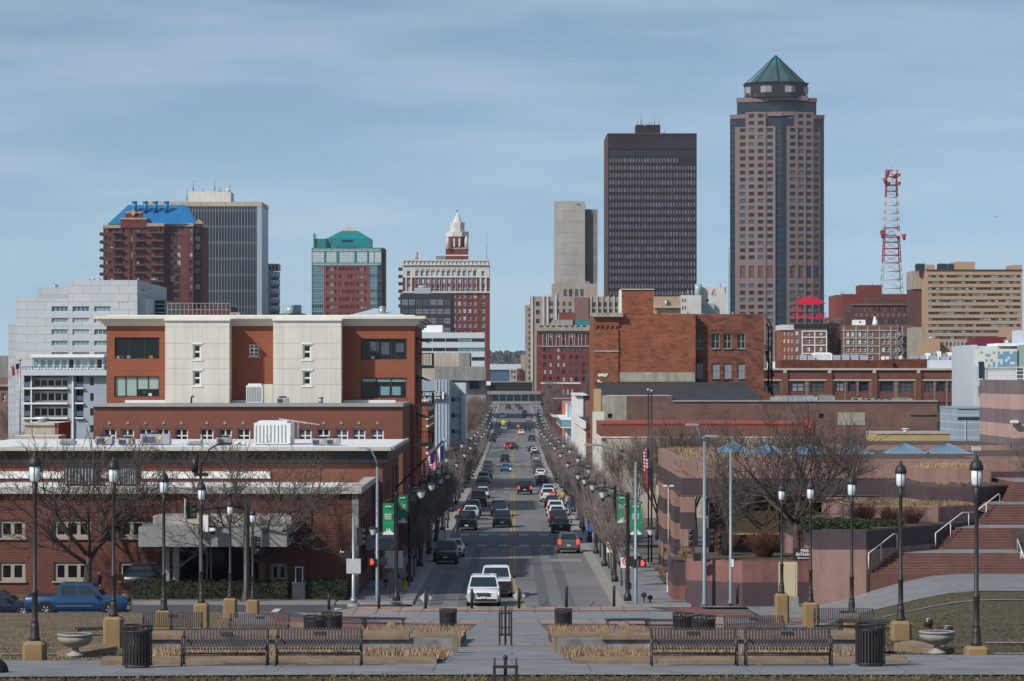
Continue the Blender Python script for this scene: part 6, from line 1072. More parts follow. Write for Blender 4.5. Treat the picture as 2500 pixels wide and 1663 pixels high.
b.px(D, 2262, 2295, 827, 20, ['tan_brick_far', 'roof_grey']); b.px(D + 4, 2295.2, 2378, 846, 20, ['tan_brick_far', 'roof_grey'], part='low_wing'); b.px(D + 6, 2295.2, 2378, 832, 16, ['hazel_stone', 'roof_grey'], part='window_wing', front=[(2300 + k * 9.5, 2304.5 + k * 9.5, 836, 845, 'strip') for k in range(8)]); b.px(D + 3, 2457, 2510, 805, 16, ['tan_brick_far', 'roof_grey'], part='right_wing'); mb = MB(); mb.lathe([(1.6, 0), (1.5, .5), (.4, .9)], 12, 0, X(2280, D), D + 4, Z(827, D)); b.mk('roof_vent', mb, 'galv'); b.done()
b = Bld('maroon_building', 'dark maroon flat rooftop block in front of the tan hotel', 'building', 900, 2420, seed=69); D = 900
b.px(D, 2381, 2457, 823, 16, ['maroon', 'roof_dark'], front=[(2385, 2397, 832, 839, 'mid')]); b.done()
for i in range(9): unit('rooftop_unit', 'small pale box in the row of machines on the roof below the tan hotel', 2262 + i * 13, 2272 + i * 13, 862 - i % 3 * 2, 879, 560, 'galv' if i % 2 else 'ac_white', Z(882, 536) + .01, 2, 'none', 'machines below the tan hotel', 'rooftop unit')
# ---------------------------------------------------------------- cars
def car_proto(kind):
    L, Wd, H, r = {'sedan': (4.8, 1.84, 1.46, .33), 'suv': (4.75, 1.93, 1.75, .37), 'pickup': (5.85, 2.03, 1.9, .41), 'van': (5.1, 2.0, 1.76, .34)}[kind]
    hw = Wd / 2
    S = {'sedan': [(0, .34, .6, .76), (.03, .22, .7, .86), (.12, .2, .8, .95), (.3, .2, .93, 1), (.55, .2, .95, 1), (.82, .2, .99, 1), (.96, .25, .97, .94), (1, .38, .86, .84)],
         'suv': [(0, .4, .85, .82), (.025, .25, .96, .93), (.1, .22, 1.03, .98), (.28, .22, 1.1, 1), (.6, .22, 1.12, 1), (.96, .26, 1.12, .97), (1, .42, 1.02, .88)],
         'pickup': [(0, .45, 1.05, .9), (.02, .3, 1.13, .97), (.1, .3, 1.18, 1), (.28, .32, 1.2, 1), (.6, .32, 1.2, 1), (.98, .34, 1.2, .99), (1, .45, 1.17, .95)],
         'van': [(0, .38, .78, .82), (.03, .22, .92, .93), (.1, .2, 1.0, .98), (.2, .2, 1.06, 1), (.6, .2, 1.08, 1), (.97, .24, 1.08, .97), (1, .42, 1.0, .9)]}[kind]
    cb, ct, wb, wt = {'sedan': ((.26, .86), (.41, .70), .9, .66), 'suv': ((.24, .985), (.385, .9), .93, .74), 'pickup': ((.235, .70), (.355, .665), .93, .78), 'van': ((.15, .985), (.34, .93), .93, .76)}[kind]
    t = thing('proto_' + kind, 'car', 'car'); Y = lambda f: (f - .5) * L
    mb = MB(); prof = lambda zb, zt, w: [(0, zb), (w * .9, zb), (w, zb + .12), (w, zb + (zt - zb) * .62), (w * .965, zt - .04), (w * .88, zt), (0, zt + .02)]
    rings = []
    for f, zb, zt, k in S:
        p = prof(zb, zt, hw * k); pts = [(x, Y(f), z) for x, z in p] + [(-x, Y(f), z) for x, z in p[-2:0:-1]]; i = len(mb.v); mb.v += pts; rings.append((i, len(pts)))
    for (i, n), (j, _) in zip(rings, rings[1:]):
        for q in range(n): e = (q + 1) % n; mb.f.append((i + q, j + q, j + e, i + e)); mb.m.append(0); mb.sm.append(q not in (0, n - 1, 1, n - 2))
    mb.f.append(tuple(range(rings[0][0], rings[0][0] + rings[0][1]))); mb.m.append(0); mb.sm.append(False)
    mb.f.append(tuple(reversed(range(rings[-1][0], rings[-1][0] + rings[-1][1])))); mb.m.append(0); mb.sm.append(False)
    zb = 1.16 if kind == 'pickup' else (.92 if kind == 'sedan' else 1.05); B = [(-hw * wb, Y(cb[0]), zb), (hw * wb, Y(cb[0]), zb), (hw * wb, Y(cb[1]), zb), (-hw * wb, Y(cb[1]), zb)]; T = [(-hw * wt, Y(ct[0]), H - .06), (hw * wt, Y(ct[0]), H - .06), (hw * wt, Y(ct[1]), H - .05), (-hw * wt, Y(ct[1]), H - .05)]
    mb.hexa(B, T); mb.hexa(T, [(x * .86, y * .93 + (Y(ct[0]) + Y(ct[1])) * .035, H) for x, y, z in T])
    if kind == 'pickup': mb.box(-hw * .86, hw * .86, Y(.725), Y(.975), 1.2, 1.225, 1)
    body = mb.build('body', [M['white_metal'], M['trim_black']], t); body.material_slots[0].link = 'OBJECT'
    def win(name, a, b_, c, d, i0, i1, j0, j1):
        a, b_, c, d = map(Vector, (a, b_, c, d)); P = lambda s, u: (a + (b_ - a) * s) * (1 - u) + (d + (c - d) * s) * u; n = (b_ - a).cross(d - a).normalized() * .012; m = MB(); m.quad(P(i0, j0) + n, P(i1, j0) + n, P(i1, j1) + n, P(i0, j1) + n); m.build(name, M['car_glass'], t)
    win('windshield', B[0], B[1], T[1], T[0], .05, .95, .1, .93); win('rear_window', B[2], B[3], T[3], T[2], .1, .9, .18, .9)
    for a, c, e, f in ((B[1], B[2], T[2], T[1]), (B[3], B[0], T[0], T[3])):
        fl = a is B[3]; sp = ((.1, .48), (.53, .9)) if kind in ('sedan', 'pickup') else ((.12, .4), (.44, .7), (.74, .93))
        for p, q in sp: p, q = (1 - q, 1 - p) if fl else (p, q); win('side_window', a, c, e, f, p, q, .12, .88)
    for f in ((.165, .80) if kind != 'pickup' else (.17, .79)):
        for s in (-1, 1):
            x = s * (hw - .12); m = MB(); m.tube([(x - .11, Y(f), r), (x + .11, Y(f), r)], r, 18); w = m.build('wheel', M['tyre'], t)
            m = MB(); m.tube([(x + s * .112, Y(f), r), (x + s * .122, Y(f), r)], r * .62, 14); m.tube([(x + s * .123, Y(f), r), (x + s * .13, Y(f), r)], r * .2, 8); 
            for k in range(6): a = k * pi / 3; m.tube([(x + s * .126, Y(f) + cos(a) * r * .15, r + sin(a) * r * .15), (x + s * .126, Y(f) + cos(a) * r * .56, r + sin(a) * r * .56)], .03, 4)
            m.build('rim', M['rim'], w)
            m = MB(); m.tube([(s * (hw - .24), Y(f), r + .02), (s * (hw + .006), Y(f), r + .02)], r * 1.16, 18); m.build('wheel_arch', M['trim_black'], t)
    zf = S[1][2]
    for s in (-1, 1):
        m = MB(); m.hexa([(s * hw * .5 - .16, Y(.012) - .05, zf - .24), (s * hw * .5 + .25 * s - .0 + .16, Y(.03) - .05, zf - .24), (s * hw * .5 + .25 * s + .16, Y(.06), zf - .24), (s * hw * .5 - .16, Y(.06), zf - .24)], [(s * hw * .5 - .16, Y(.012) - .02, zf - .08), (s * hw * .5 + .25 * s + .16, Y(.03) - .02, zf - .06), (s * hw * .5 + .25 * s + .16, Y(.06), zf - .06), (s * hw * .5 - .16, Y(.06), zf - .08)]); o = m.build('headlight', M['head'], t); o.material_slots[0].link = 'OBJECT'; o.material_slots[0].material = M['head']
        zt = {'sedan': .8, 'suv': .98, 'pickup': .95, 'van': 1.0}[kind]; m = MB(); hh = .1 if kind == 'sedan' else .2; ww = .26 if kind == 'sedan' else .13; m.box(s * hw * .8 - ww, s * hw * .8 + ww * .8, Y(1) - .06, Y(1) + .03, zt - hh, zt + hh); o = m.build('taillight', M['tail'], t); o.material_slots[0].link = 'OBJECT'; o.material_slots[0].material = M['tail']
        m = MB(); m.box(s * (hw + .13) - .1, s * (hw + .13) + .1, Y(cb[0]) + .3, Y(cb[0]) + .45, zb - .02, zb + .17); m.build('mirror', M['trim_black'], t)
    m = MB(); m.box(-hw * .42, hw * .42, Y(0) - .045, Y(.03), zf - .33, zf - .12); g = m.build('grille', M['trim_black'], t)
    m = MB(); m.box(-hw * .4, hw * .4, Y(0) - .052, Y(0) - .046, zf - .235, zf - .215); m.build('grille_bar', M['chrome'], g)
    m = MB(); m.box(-hw * .75, hw * .75, Y(0) - .02, Y(.05), .3, .44); m.build('bumper', M['trim_black'], t); m = MB(); m.box(-hw * .78, hw * .78, Y(.96), Y(1) + .02, .32, .46); m.build('bumper', M['trim_black'], t)
    for y in (Y(0) - .035, Y(1) + .022): m = MB(); m.box(-.16, .16, y, y + .012, .47 if y < 0 else .62, .60 if y < 0 else .75); m.build('license_plate', M['plate'], t)
    return t
PAINT = {}; KP = {}; LAST = []
def copy_car(src, kids):
    r = src.copy(); C.objects.link(r)
    for c, sub in kids:
        d = c.copy(); C.objects.link(d); d.parent = r; LAST.append(d)
        for e in sub: f = e.copy(); C.objects.link(f); f.parent = d
    return r
def paint(k, c): m, n, l, b = nodes('paint_' + k); b.inputs['Base Color'].default_value = c4(c); b.inputs['Roughness'].default_value = .28; b.inputs['Metallic'].default_value = .15; b.inputs['Coat Weight'].default_value = .6; PAINT[k] = m
for k, c in (('black', (.012, .012, .014)), ('dark', (.03, .032, .038)), ('navy', (.012, .02, .04)), ('white', (.7, .71, .72)), ('silver', (.34, .35, .37)), ('grey', (.1, .105, .115)), ('blue', (.008, .05, .125)), ('sky', (.02, .2, .32)), ('red', (.12, .01, .015)), ('pale', (.35, .43, .5))): paint(k, c)
PROTO = {}
def car(kind, color, x, y, rz, label, lit=0, name='parked_car', z=None, group=None):
    global LAST
    LAST = []
    if kind not in PROTO: PROTO[kind] = [car_proto(kind)]; o = PROTO[kind][0]; LAST = KIDS[o.name]
    else: o = copy_car(PROTO[kind][0], KP[kind])
    z0 = gz(0, y) if z is None else z
    sl = (gz(0, y + 2) - gz(0, y - 2)) / 4 if abs(rz) < .5 or abs(rz - pi) < .5 else 0
    o.location = (x, y, z0 + .012); o.rotation_euler = (sl if abs(rz) < 1 else -sl, 0, rz); o['label'] = label; o['category'] = {'pickup': 'pickup truck', 'suv': 'car', 'sedan': 'car', 'van': 'minivan'}[kind]; o.name = {'pickup': 'pickup_truck', 'van': 'minivan'}.get(kind, name)
    if group: o['group'] = group
    KP.setdefault(kind, [(c, KIDS.get(c.name, [])) for c in LAST])
    for c in LAST:
        if c.name.startswith('body'): c.material_slots[0].material = PAINT[color]
        if c.name.startswith('taillight') and lit & 1: c.material_slots[0].material = M['lit_red']
        if c.name.startswith('headlight') and lit & 2: c.material_slots[0].material = M['lit_head']
    return o
PKL, PKR = 'cars parked along the left kerb', 'cars parked along the right kerb'
CARS = [  # kind, paint, u, v(bottom), facing (0 toward us), label, lights, group
    ('van', 'white', 1180, 1481, 0, 'white minivan with one headlight on, first at the stop line', 2, None), ('pickup', 'white', 1211, 1459, 0, 'white pickup truck with black lower front, right behind the white minivan', 0, None),
    ('suv', 'black', 1087, 1378, 0, 'boxy black parked car with chrome grille, nearest on the left kerb', 0, PKL), ('sedan', 'white', 1106, 1361, 0, 'white car half hidden behind the nearest black parked car', 0, PKL),
    ('suv', 'navy', 1225.6, 1289, 0, 'dark navy car driving toward us just left of the yellow lines', 0, None), ('suv', 'black', 1218, 1261, 0, 'black car with lit headlights following the dark navy car', 2, None),
    ('pickup', 'black', 1139, 1296, 0, 'black pickup parked on the left kerb in front of a white car', 0, PKL), ('sedan', 'white', 1149, 1269, 0, 'white car parked behind the black pickup on the left', 0, PKL), ('suv', 'dark', 1153, 1261, 0, 'dark grey car parked behind the white one on the left', 0, PKL), ('pickup', 'dark', 1167.5, 1238, 0, 'dark pickup parked by the crossing on the left, with an orange sign behind', 0, PKL), ('sedan', 'white', 1178, 1217, 0, 'white car parked beside the back of the octagonal sign', 0, PKL),
    ('suv', 'silver', 1180, 1180, 0, 'silver grey car parked just past the second crossing on the left', 0, PKL), ('suv', 'dark', 1187.5, 1170, 0, 'dark car parked behind the silver grey one on the left', 0, PKL), ('suv', 'grey', 1189, 1158, 0, 'grey car parked third beyond the second crossing on the left', 0, PKL), ('suv', 'dark', 1190.5, 1149, 0, 'dark car last in the left row level with the bright blue car', 0, PKL),
    ('sedan', 'sky', 1234.7, 1152.5, 0, 'bright blue car driving toward us', 2, None), ('suv', 'dark', 1233, 1130, 0, 'dark car with lit headlights driving behind the bright blue car', 2, None), ('suv', 'red', 1249, 1098, pi - .42, 'dark red car turning across the yellow lines', 1, None),
    ('sedan', 'white', 1272, 1062, pi, 'white car driving away beside an orange sign', 1, None), ('suv', 'dark', 1201.6, 1080, 0, 'dark car parked alone on the left level with the dark red turning car', 0, PKL), ('sedan', 'dark', 1207, 1070, 0, 'low dark car parked just beyond on the left', 0, PKL),
    ('suv', 'dark', 1214, 1063, 0, 'small far dark car in the left parked cluster', 0, PKL), ('sedan', 'dark', 1219, 1057, 0, 'small far dark car in the left parked cluster', 0, PKL), ('suv', 'silver', 1230, 1051.5, 0, 'small far silver car under the lime sign on the left', 0, PKL), ('sedan', 'dark', 1222, 1047, 0, 'small far dark car in the left parked cluster', 0, PKL),
    ('van', 'white', 1227, 1021, 0, 'small far white van at the left kerb near the skywalk', 0, PKL), ('pickup', 'dark', 1241, 1000, 0, 'tiny dark pickup in the lane under the skywalk', 0, None), ('suv', 'dark', 1264, 995, pi, 'tiny dark car under the skywalk', 0, None), ('sedan', 'dark', 1271, 1001, pi, 'tiny dark car just before the skywalk', 0, None), ('suv', 'silver', 1281, 1014, pi, 'small far silver car parked right, third before the skywalk', 0, PKR), ('sedan', 'dark', 1284, 1021, pi, 'small far dark car parked right, between two silver ones', 0, PKR), ('sedan', 'silver', 1290, 1029, pi, 'small far silver car parked right, nearest of its cluster', 0, PKR), ('suv', 'black', 1288, 1053, pi, 'small far black car waiting right of the white one', 0, None),
    ('suv', 'blue', 1298, 1078, pi, 'dark blue car driving away in the right lane', 0, None), ('sedan', 'white', 1304.5, 1108, pi, 'white parked car at the head of the right kerb row', 0, PKR), ('sedan', 'red', 1298.5, 1104, pi, 'dark red car just ahead of the white car on the right', 0, PKR), ('sedan', 'silver', 1309, 1128, pi, 'silver car parked behind the white one on the right', 0, PKR), ('suv', 'dark', 1307, 1121, pi, 'dark car between the white and silver cars on the right', 0, PKR), ('sedan', 'red', 1313, 1146, pi, 'dark red parked car right of the bright blue car', 0, PKR), ('suv', 'grey', 1314.6, 1157, pi, 'grey parked car behind the dark red one on the right', 0, PKR), ('sedan', 'white', 1320, 1167, pi, 'white parked car with a black car right behind it', 0, PKR), ('sedan', 'black', 1324.5, 1184, pi, 'black parked car at the end of the right row before the crossing', 0, PKR),
    ('pickup', 'black', 1281, 1208, pi, 'black pickup truck driving away with brake lights on', 1, None), ('suv', 'pale', 1340, 1215, pi, 'pale blue car parked first beyond the stop sign', 0, PKR), ('suv', 'white', 1337, 1226, pi, 'white car parked left behind the stop sign', 0, PKR), ('sedan', 'black', 1348, 1241, pi, 'black low car parked directly below the stop sign', 0, PKR), ('van', 'white', 1356, 1261, pi, 'white van parked beside the person in yellow', 0, PKR), ('suv', 'white', 1360, 1275, pi, 'white car parked behind the white van on the right', 0, PKR), ('suv', 'dark', 1364, 1288, pi, 'dark grey car parked between white and black cars on the right', 0, PKR), ('sedan', 'black', 1369.6, 1303, pi, 'black sedan nearest us in the right parked row', 0, PKR), ('suv', 'grey', 1388.5, 1352, pi, 'dark grey car driving away with three red brake lights', 1, None)]
FIRST = {}
for kind, col, u, v, rz, lab, lit, grp in CARS:
    D = D_of_v(v); half_l = 2.5; D += half_l if rz < 1 else half_l
    FIRST.setdefault(kind, None); o_ = car(kind, col, X(u, D - half_l), D, rz, lab, lit, 'parked_car' if grp else 'car', group=grp); FIRST[kind] = FIRST[kind] or o_
mb = MB(); mb.box(-.98, .98, -2.98, -2.86, .42, 1.02); [mb.build('front_guard', M['trim_black'], o) for o in (FIRST['pickup'],)]
PT = car('pickup', 'blue', X(190, 189), 189.2, pi / 2, 'metallic blue crew cab pickup truck crossing on the left street', 0, z=0.03); PT['category'] = 'pickup truck'
t = PT; 
for s in (-1, 1): mb = MB(); mb.box(s * 1.018 - .01, s * 1.018 + .01, -.9, 1.1, .62, .66); mb.build('chrome_strip', M['chrome'], t)
mb = MB(); mb.box(-.95, .95, -3.0, -2.86, .42, .66); mb.build('bumper', M['chrome'], t)
car('sedan', 'navy', X(-8, 189), 189.2, pi / 2, 'dark blue car nose at the left edge of the side street', 0, 'car', z=.03)
car('suv', 'black', X(395, 206), 206, pi / 2, 'black car with red taillight parked behind the clipped hedge', 0, z=.25)

# ---------------------------------------------------------------- bare trees
def tree_meshes(name, seed, H, trunk, limbs, spread, lev, L0, up, tw, twig='twig', r0=.16, kids=(5, 5, 6, 5), bark='bark'):
    R = random.Random(seed); a, b_ = MB(), MB()
    def grow(p, d, Ln, r, k):
        n = 3 if k < 3 else 2; pts = [p]; rs = [r]; q = p.copy(); dd = d.copy(); re = max(r * .55, tw * .7)
        for i in range(n):
            dd = (dd + Vector((R.uniform(-1, 1), R.uniform(-1, 1), R.uniform(-.5, .9) + up * .3)) * (.16 if k else .06)).normalized(); q = q + dd * Ln / n; pts.append(q.copy()); rs.append(r + (re - r) * (i + 1) / n)
        (a if k < 2 else b_).tube(pts, rs, 8 if k == 0 else (5 if k == 1 else 3), 0, True, k < 2)
        if k >= lev: return
        m = limbs if k == 0 else kids[min(k - 1, len(kids) - 1)]
        for i in range(m):
            f = (R.uniform(.72, 1.0) if k == 0 else R.uniform(.25, 1.0)) if i < m - 1 else 1.0
            j = min(n - 1, int(f * n)); pp = pts[j] + (pts[j + 1] - pts[j]) * (f * n - j); az = 2 * pi * (i / m + R.uniform(-.12, .12)) + k
            an = spread * R.uniform(.6, 1.25) if i < m - 1 or k == 0 else spread * .3
            e = dd.orthogonal().normalized(); e2 = dd.cross(e); nd = (dd * cos(an) + (e * cos(az) + e2 * sin(az)) * sin(an) + Vector((0, 0, up * .22))).normalized()
            grow(pp, nd, L0 * (.62 ** k) * R.uniform(.75, 1.2), max(rs[j] * .62, tw), k + 1)
    grow(Vector((0, 0, -.1)), Vector((R.uniform(-.06, .06), 0, 1)).normalized(), trunk, r0, 0)
    return a.mesh('trunk', [M[bark]]), b_.mesh('crown', [M[twig]])
TREES = {'locust1': tree_meshes('t', 5, 9, 2.5, 6, .88, 5, 3.7, .55, .015, r0=.28, kids=(5, 5, 4, 3)), 'locust2': tree_meshes('t', 11, 9, 2.3, 6, .88, 5, 3.7, .5, .014, r0=.28, kids=(5, 5, 4, 3)),
         'street1': tree_meshes('t', 21, 7, 2.0, 6, .5, 4, 2.4, .8, .013, 'twig_pale', .085, (6, 6, 5)), 'street2': tree_meshes('t', 22, 7, 1.8, 6, .46, 4, 2.5, .75, .013, 'twig_pale', .08, (5, 6, 5)), 'street3': tree_meshes('t', 23, 7, 2.2, 7, .46, 4, 2.3, .85, .013, 'twig_pale', .085, (6, 5, 5)),
         'tall1': tree_meshes('t', 31, 11, 3.4, 6, .5, 5, 3.6, .9, .015, 'twig_red', .17, (5, 5, 4, 3)), 'tall2': tree_meshes('t', 32, 11, 3.0, 7, .52, 5, 3.6, .85, .015, 'twig_red', .17, (5, 5, 4, 3))}
def tree(k, x, y, label, rz=0, sc=1., z=None, group=None, name='bare_tree'):
    t = thing(name, label, 'tree', (x, y, gz(0, y) if z is None else z), rz, group); t.scale = (sc, sc, sc)
    link('trunk', TREES[k][0], t); link('crown', TREES[k][1], t); return t
tree('locust1', X(212, 204), 204, 'wide bare tree behind the blue pickup in front of the brick office', .4, 1.12, .1)
tree('locust2', X(643, 203.2), 203.2, 'wide bare tree with leaning trunk in front of the brick entrance canopy', 2.2, 1.12, .1)
tree('locust2', X(1947, 203), 203, 'large bare tree rising from the granite planter by the entrance letters', 1.0, 1.08, 2.5); tree('locust1', X(1868, 216), 216, 'bare tree behind the planter, left of the large one', 3.0, .72, 2.2); tree('street2', X(1775, 221), 221, 'slender bare tree in front of the museum wing right of the tall grey pole', 1.3, .8, 1.8); tree('locust1', X(2075, 217), 217, 'small bare tree on the terrace above the juniper', 4.1, .5, Z(1238, 206)); tree('locust1', X(2560, 214), 214, 'bare branches over the right end of the steps', 2.0, .42, 6)
for i, (u, D, sc) in enumerate(((1555, 300, .95), (1603, 312, 1.05), (1652, 296, 1.05), (1700, 318, 1.1), (1748, 305, .95), (1800, 322, 1.0), (1860, 312, .95), (1925, 326, 1.05), (1985, 318, .9))): tree('tall%d' % (i % 2 + 1), X(u, D), D, 'bare tree in the grove behind the museum wing, number %s from the street' % ('one two three four five six seven eight nine'.split()[i]), i * 1.7, sc, -1.5, 'bare trees behind the museum wing')
tree('tall1', X(22, 520), 520, 'bare tree in front of the grey stone building behind the flagpole', 0, 1.1, -2); tree('tall2', X(70, 300), 300, 'bare bush top rising behind the white brick block roof', 0, .7, 2)
for i, (u, D) in enumerate(((2255, 330), (2300, 333), (2350, 338))): tree('tall2', X(u, D), D, 'thin bare tree in front of the low ochre building, %s of three' % ('first', 'second', 'last')[i], i * 2, .75, -1.5, 'bare trees at the ochre building')
RT = random.Random(9); ORD = 'first second third fourth fifth sixth seventh eighth ninth tenth'.split()
for side, x0, ys in ((-1, -6.75, [236, 252, 265, 277, 289] + [300 + 11.5 * k for k in range(36)]), (1, 7.0, [221, 233, 242, 249, 260, 271, 282] + [293 + 10.5 * k for k in range(40)])):
    for i, y in enumerate(ys):
        w = 'left' if side < 0 else 'right'; lab = '%s slender bare street tree from the near corner on the %s pavement' % (ORD[i], w) if i < 10 else 'small bare street tree far along the %s pavement' % w
        tree('street%d' % (i % 3 + 1), x0 + side * RT.uniform(-.1, .5), y, lab, RT.uniform(0, 6), RT.uniform(.82, 1.1) * (1 if side > 0 or i > 4 else .85), gz(0, y) + .14, 'bare street trees on the %s pavement' % w, 'street_tree')
for i in range(34):
    y = 725 + i * 11; tree('tall%d' % (i % 2 + 1), -9.6 - RT.uniform(-.5, 4), y, 'far bare tree in the dense row left of the street end', RT.uniform(0, 6), RT.uniform(.8, 1.15), gz(0, y), 'far bare trees on the left')
for i in range(26):
    y = 830 + i * 17; tree('tall%d' % (i % 2 + 1), 11.5 + RT.uniform(-.6, 5), y, 'far bare tree in the dense row right of the street end', RT.uniform(0, 6), RT.uniform(.8, 1.15), gz(0, y), 'far bare trees on the right')
mb = MB(); R = random.Random(4)
for i in range(2600):
    y = R.uniform(2900, 4100); x = R.uniform(-260, 320) * y / 3500; z = hill(x, y); h = R.uniform(6, 12); mb.sphere(x, y, z + h * .6, R.uniform(2.5, 5), None, h * .55, 6, R.randrange(2), 4)
tag(mb.build('treeline', [M['far_wood'], M['roof_dark']]), kind='stuff')

# ---------------------------------------------------------------- street lamps, signals, signs
def arm(mb, p, m=0, r=.04): mb.tube(p, r, 6, m)
def lantern(t, x, z, s=1., name='lantern'):
    mb = MB(); mb.lathe([(.13 * s, 0), (.25 * s, .3 * s), (.27 * s, .36 * s)], 8, 0, x, 0, z, False); g = mb.build(name, M['lamp_glass'], t)
    mb = MB(); mb.lathe([(.34 * s, .362 * s), (.34 * s, .42 * s), (.2 * s, .5 * s), (.05 * s, .54 * s)], 8, 0, x, 0, z, False); mb.build('cap', M['black_metal'], g); mb = MB(); mb.lathe([(.04, -.22), (.1, -.12), (.13, -.003)], 8, 0, x, 0, z); mb.build('socket', M['black_metal'], g)
def pole_a(side, txt):    # banner pole; side -1: left pavement
    t = thing('street_lamp', 'lamp', 'street lamp'); o = side
    mb = MB(); mb.lathe([(.24, 0), (.24, .25), (.17, .4), (.13, .5), (.12, .9), (.105, 6.4), (.13, 6.45), (.05, 6.6)], 12); mb.build('pole', M['black_metal'], t)
    mb = MB(); arm(mb, [(0, 0, 6.3), (-o * .5, 0, 6.42), (-o * 1.1, 0, 6.4), (-o * 1.5, 0, 6.2)]); arm(mb, [(0, 0, 5.6), (-o * .6, 0, 6.0), (-o * 1.2, 0, 6.32)], 0, .025); mb.build('arm', M['black_metal'], t); lantern(t, -o * 1.5, 6.25, 1.0)
    mb = MB(); arm(mb, [(0, 0, 6.2), (o * .4, 0, 6.15), (o * .9, 0, 5.9)], 0, .035); arm(mb, [(0, 0, 3.4), (o * .5, 0, 3.75), (o * 1.35, 0, 3.85)]); mb.build('bracket', M['black_metal'], t); lantern(t, o * 1.4, 4.0, .95)
    mb = MB(); n = 8
    for k in range(n):
        y0, y1 = .03 * sin(k * .8), .03 * sin((k + 1) * .8); z0, z1 = 5.9 - 1.9 * k / n, 5.9 - 1.9 * (k + 1) / n; xa, xb = sorted((o * .16, o * .82)); mb.hexa([(xa, y1, z1), (xb, y1, z1), (xb, y1 + .012, z1), (xa, y1 + .012, z1)], [(xa, y0, z0), (xb, y0, z0), (xb, y0 + .012, z0), (xa, y0 + .012, z0)])
    b = mb.build('banner', M['banner_green'], t); text('iowa', M['sign_white'], o * .49, -.05, 5.72, .36, None, b, bold=.02); text(txt, M['sign_white'], o * .49, -.05, 5.1, .42, .36, b, bold=.02)
    mb = MB(); xs = o * .49 - .33
    for k in range(9): h = (.12, .2, .16, .34, .22, .4, .26, .18, .12)[k]; mb.box(xs + .073 * k, xs + .073 * (k + 1) - .003, -.05, -.035, 4.0, 4.0 + h)
    mb.build('skyline_print', M['sign_white'], b); return t
def pole_b(side):
    t = thing('street_lamp', 'lamp', 'street lamp'); mb = MB(); mb.lathe([(.24, 0), (.24, .25), (.17, .4), (.12, .55), (.1, 6.0)], 12); mb.build('pole', M['black_metal'], t); lantern(t, 0, 6.2, 1.15)
    mb = MB(); arm(mb, [(0, 0, 5.0), (side * .5, 0, 5.35), (side * 1.1, 0, 5.4)]); mb.build('arm', M['black_metal'], t); lantern(t, side * 1.1, 5.6, .9); return t
for side in (-1, 1):
    pa = [pole_a(side, s) for s in ('MILLION\nMEMBERS\nSTRONG', 'PEOPLE\nHELPING\nPEOPLE')]; pb = pole_b(side); used = set()
    w = 'left' if side < 0 else 'right'
    for i in range(34):
        y = 202 + i * 25.6; kind = 'A' if i < 3 or i % 2 else 'B'; src = pa[i % 2 if i < 3 else (i // 2) % 2] if kind == 'A' else pb
        o = src if src.name not in used else copy_tree(src); used.add(src.name); e = xl_(y) - 1.05 if side < 0 else xr_(y) + 1.0
        o.location = (e, y, gz(0, y) + .14); o['group'] = 'black street lamps on the %s pavement' % w
        o['label'] = ('%s black street lamp from the near corner on the %s pavement, %s' % (ORD[i], w, 'with green banner' if kind == 'A' else 'with top lantern')) if i < 10 else 'small far black street lamp on the %s pavement, %s' % (w, 'with green banner' if kind == 'A' else 'with top lantern')
def signal_head(t, x, y, z, face='front', lit=None):
    mb = MB(); mb.box(x - .17, x + .17, y - .12, y + .12, z - .52, z + .52); h = mb.build('signal_head', M['black_metal'], t)
    for k in range(3):
        zz_ = z + .34 - .34 * k; d = {'front': (0, -1), 'left': (-1, 0), 'right': (1, 0)}[face]; q = .17 if d[0] else .12; mb = MB(); mb.tube([(x + d[0] * q, y + d[1] * q, zz_), (x + d[0] * (q + .22), y + d[1] * (q + .22), zz_ - .03)], [.14, .15], 10); mb.build('visor', M['black_metal'], h)
        if lit == k: mb = MB(); mb.tube([(x, y - .36, zz_), (x, y - .35, zz_)], .13, 12); mb.build('lamp', M['lit_red'], h)
def walk_signal(t, x, y, z, hand=False):
    mb = MB(); mb.box(x - .23, x + .23, y - .12, y + .12, z - .23, z + .23); h = mb.build('walk_signal', M['black_metal'], t)
    if hand:
        mb = MB(); mb.box(x - .085, x + .075, y - .14, y - .125, z - .16, z + .0)
        for k in range(4): mb.box(x - .085 + .042 * k, x - .05 + .042 * k, y - .14, y - .125, z, z + (.13, .17, .16, .11)[k])
        mb.hexa([(x + .078, y - .14, z - .1), (x + .14, y - .14, z - .0), (x + .14, y - .125, z - .0), (x + .078, y - .125, z - .1)], [(x + .078, y - .14, z - .03), (x + .12, y - .14, z + .05), (x + .12, y - .125, z + .05), (x + .078, y - .125, z - .03)]); mb.build('hand_symbol', M['hand_red'], h)
def post(name, label, cat, u, vb, vt, D, m='grey_pole', r=.12, pts=None):
    z0 = Z(vb, D); t = thing(name, label, cat, (X(u, D), D, z0)); h = Z(vt, D) - z0; mb = MB(); mb.lathe([(r * 1.6, 0), (r * 1.6, .12), (r * 1.15, .3), (r * .8, h)], 12); mb.build('pole', M[m], t)
    if pts: mb = MB(); mb.tube([(X(a, D) - X(u, D), d, Z(b, D) - z0) for a, b, d in pts], r * .5, 8); mb.build('arm', M[m], t)
    return t, (lambda a: X(a, D) - X(u, D)), (lambda b: Z(b, D) - z0)
def lum(t, x, z, m='galv', s=1): mb = MB(); mb.hexa([(x - .4, -.12, z), (x + .4, -.08, z), (x + .4, .08, z), (x - .4, .12, z)], [(x - .3, -.09, z + .13), (x + .4, -.06, z + .1), (x + .4, .06, z + .1), (x - .3, .09, z + .13)]); mb.build('luminaire', M[m], t)
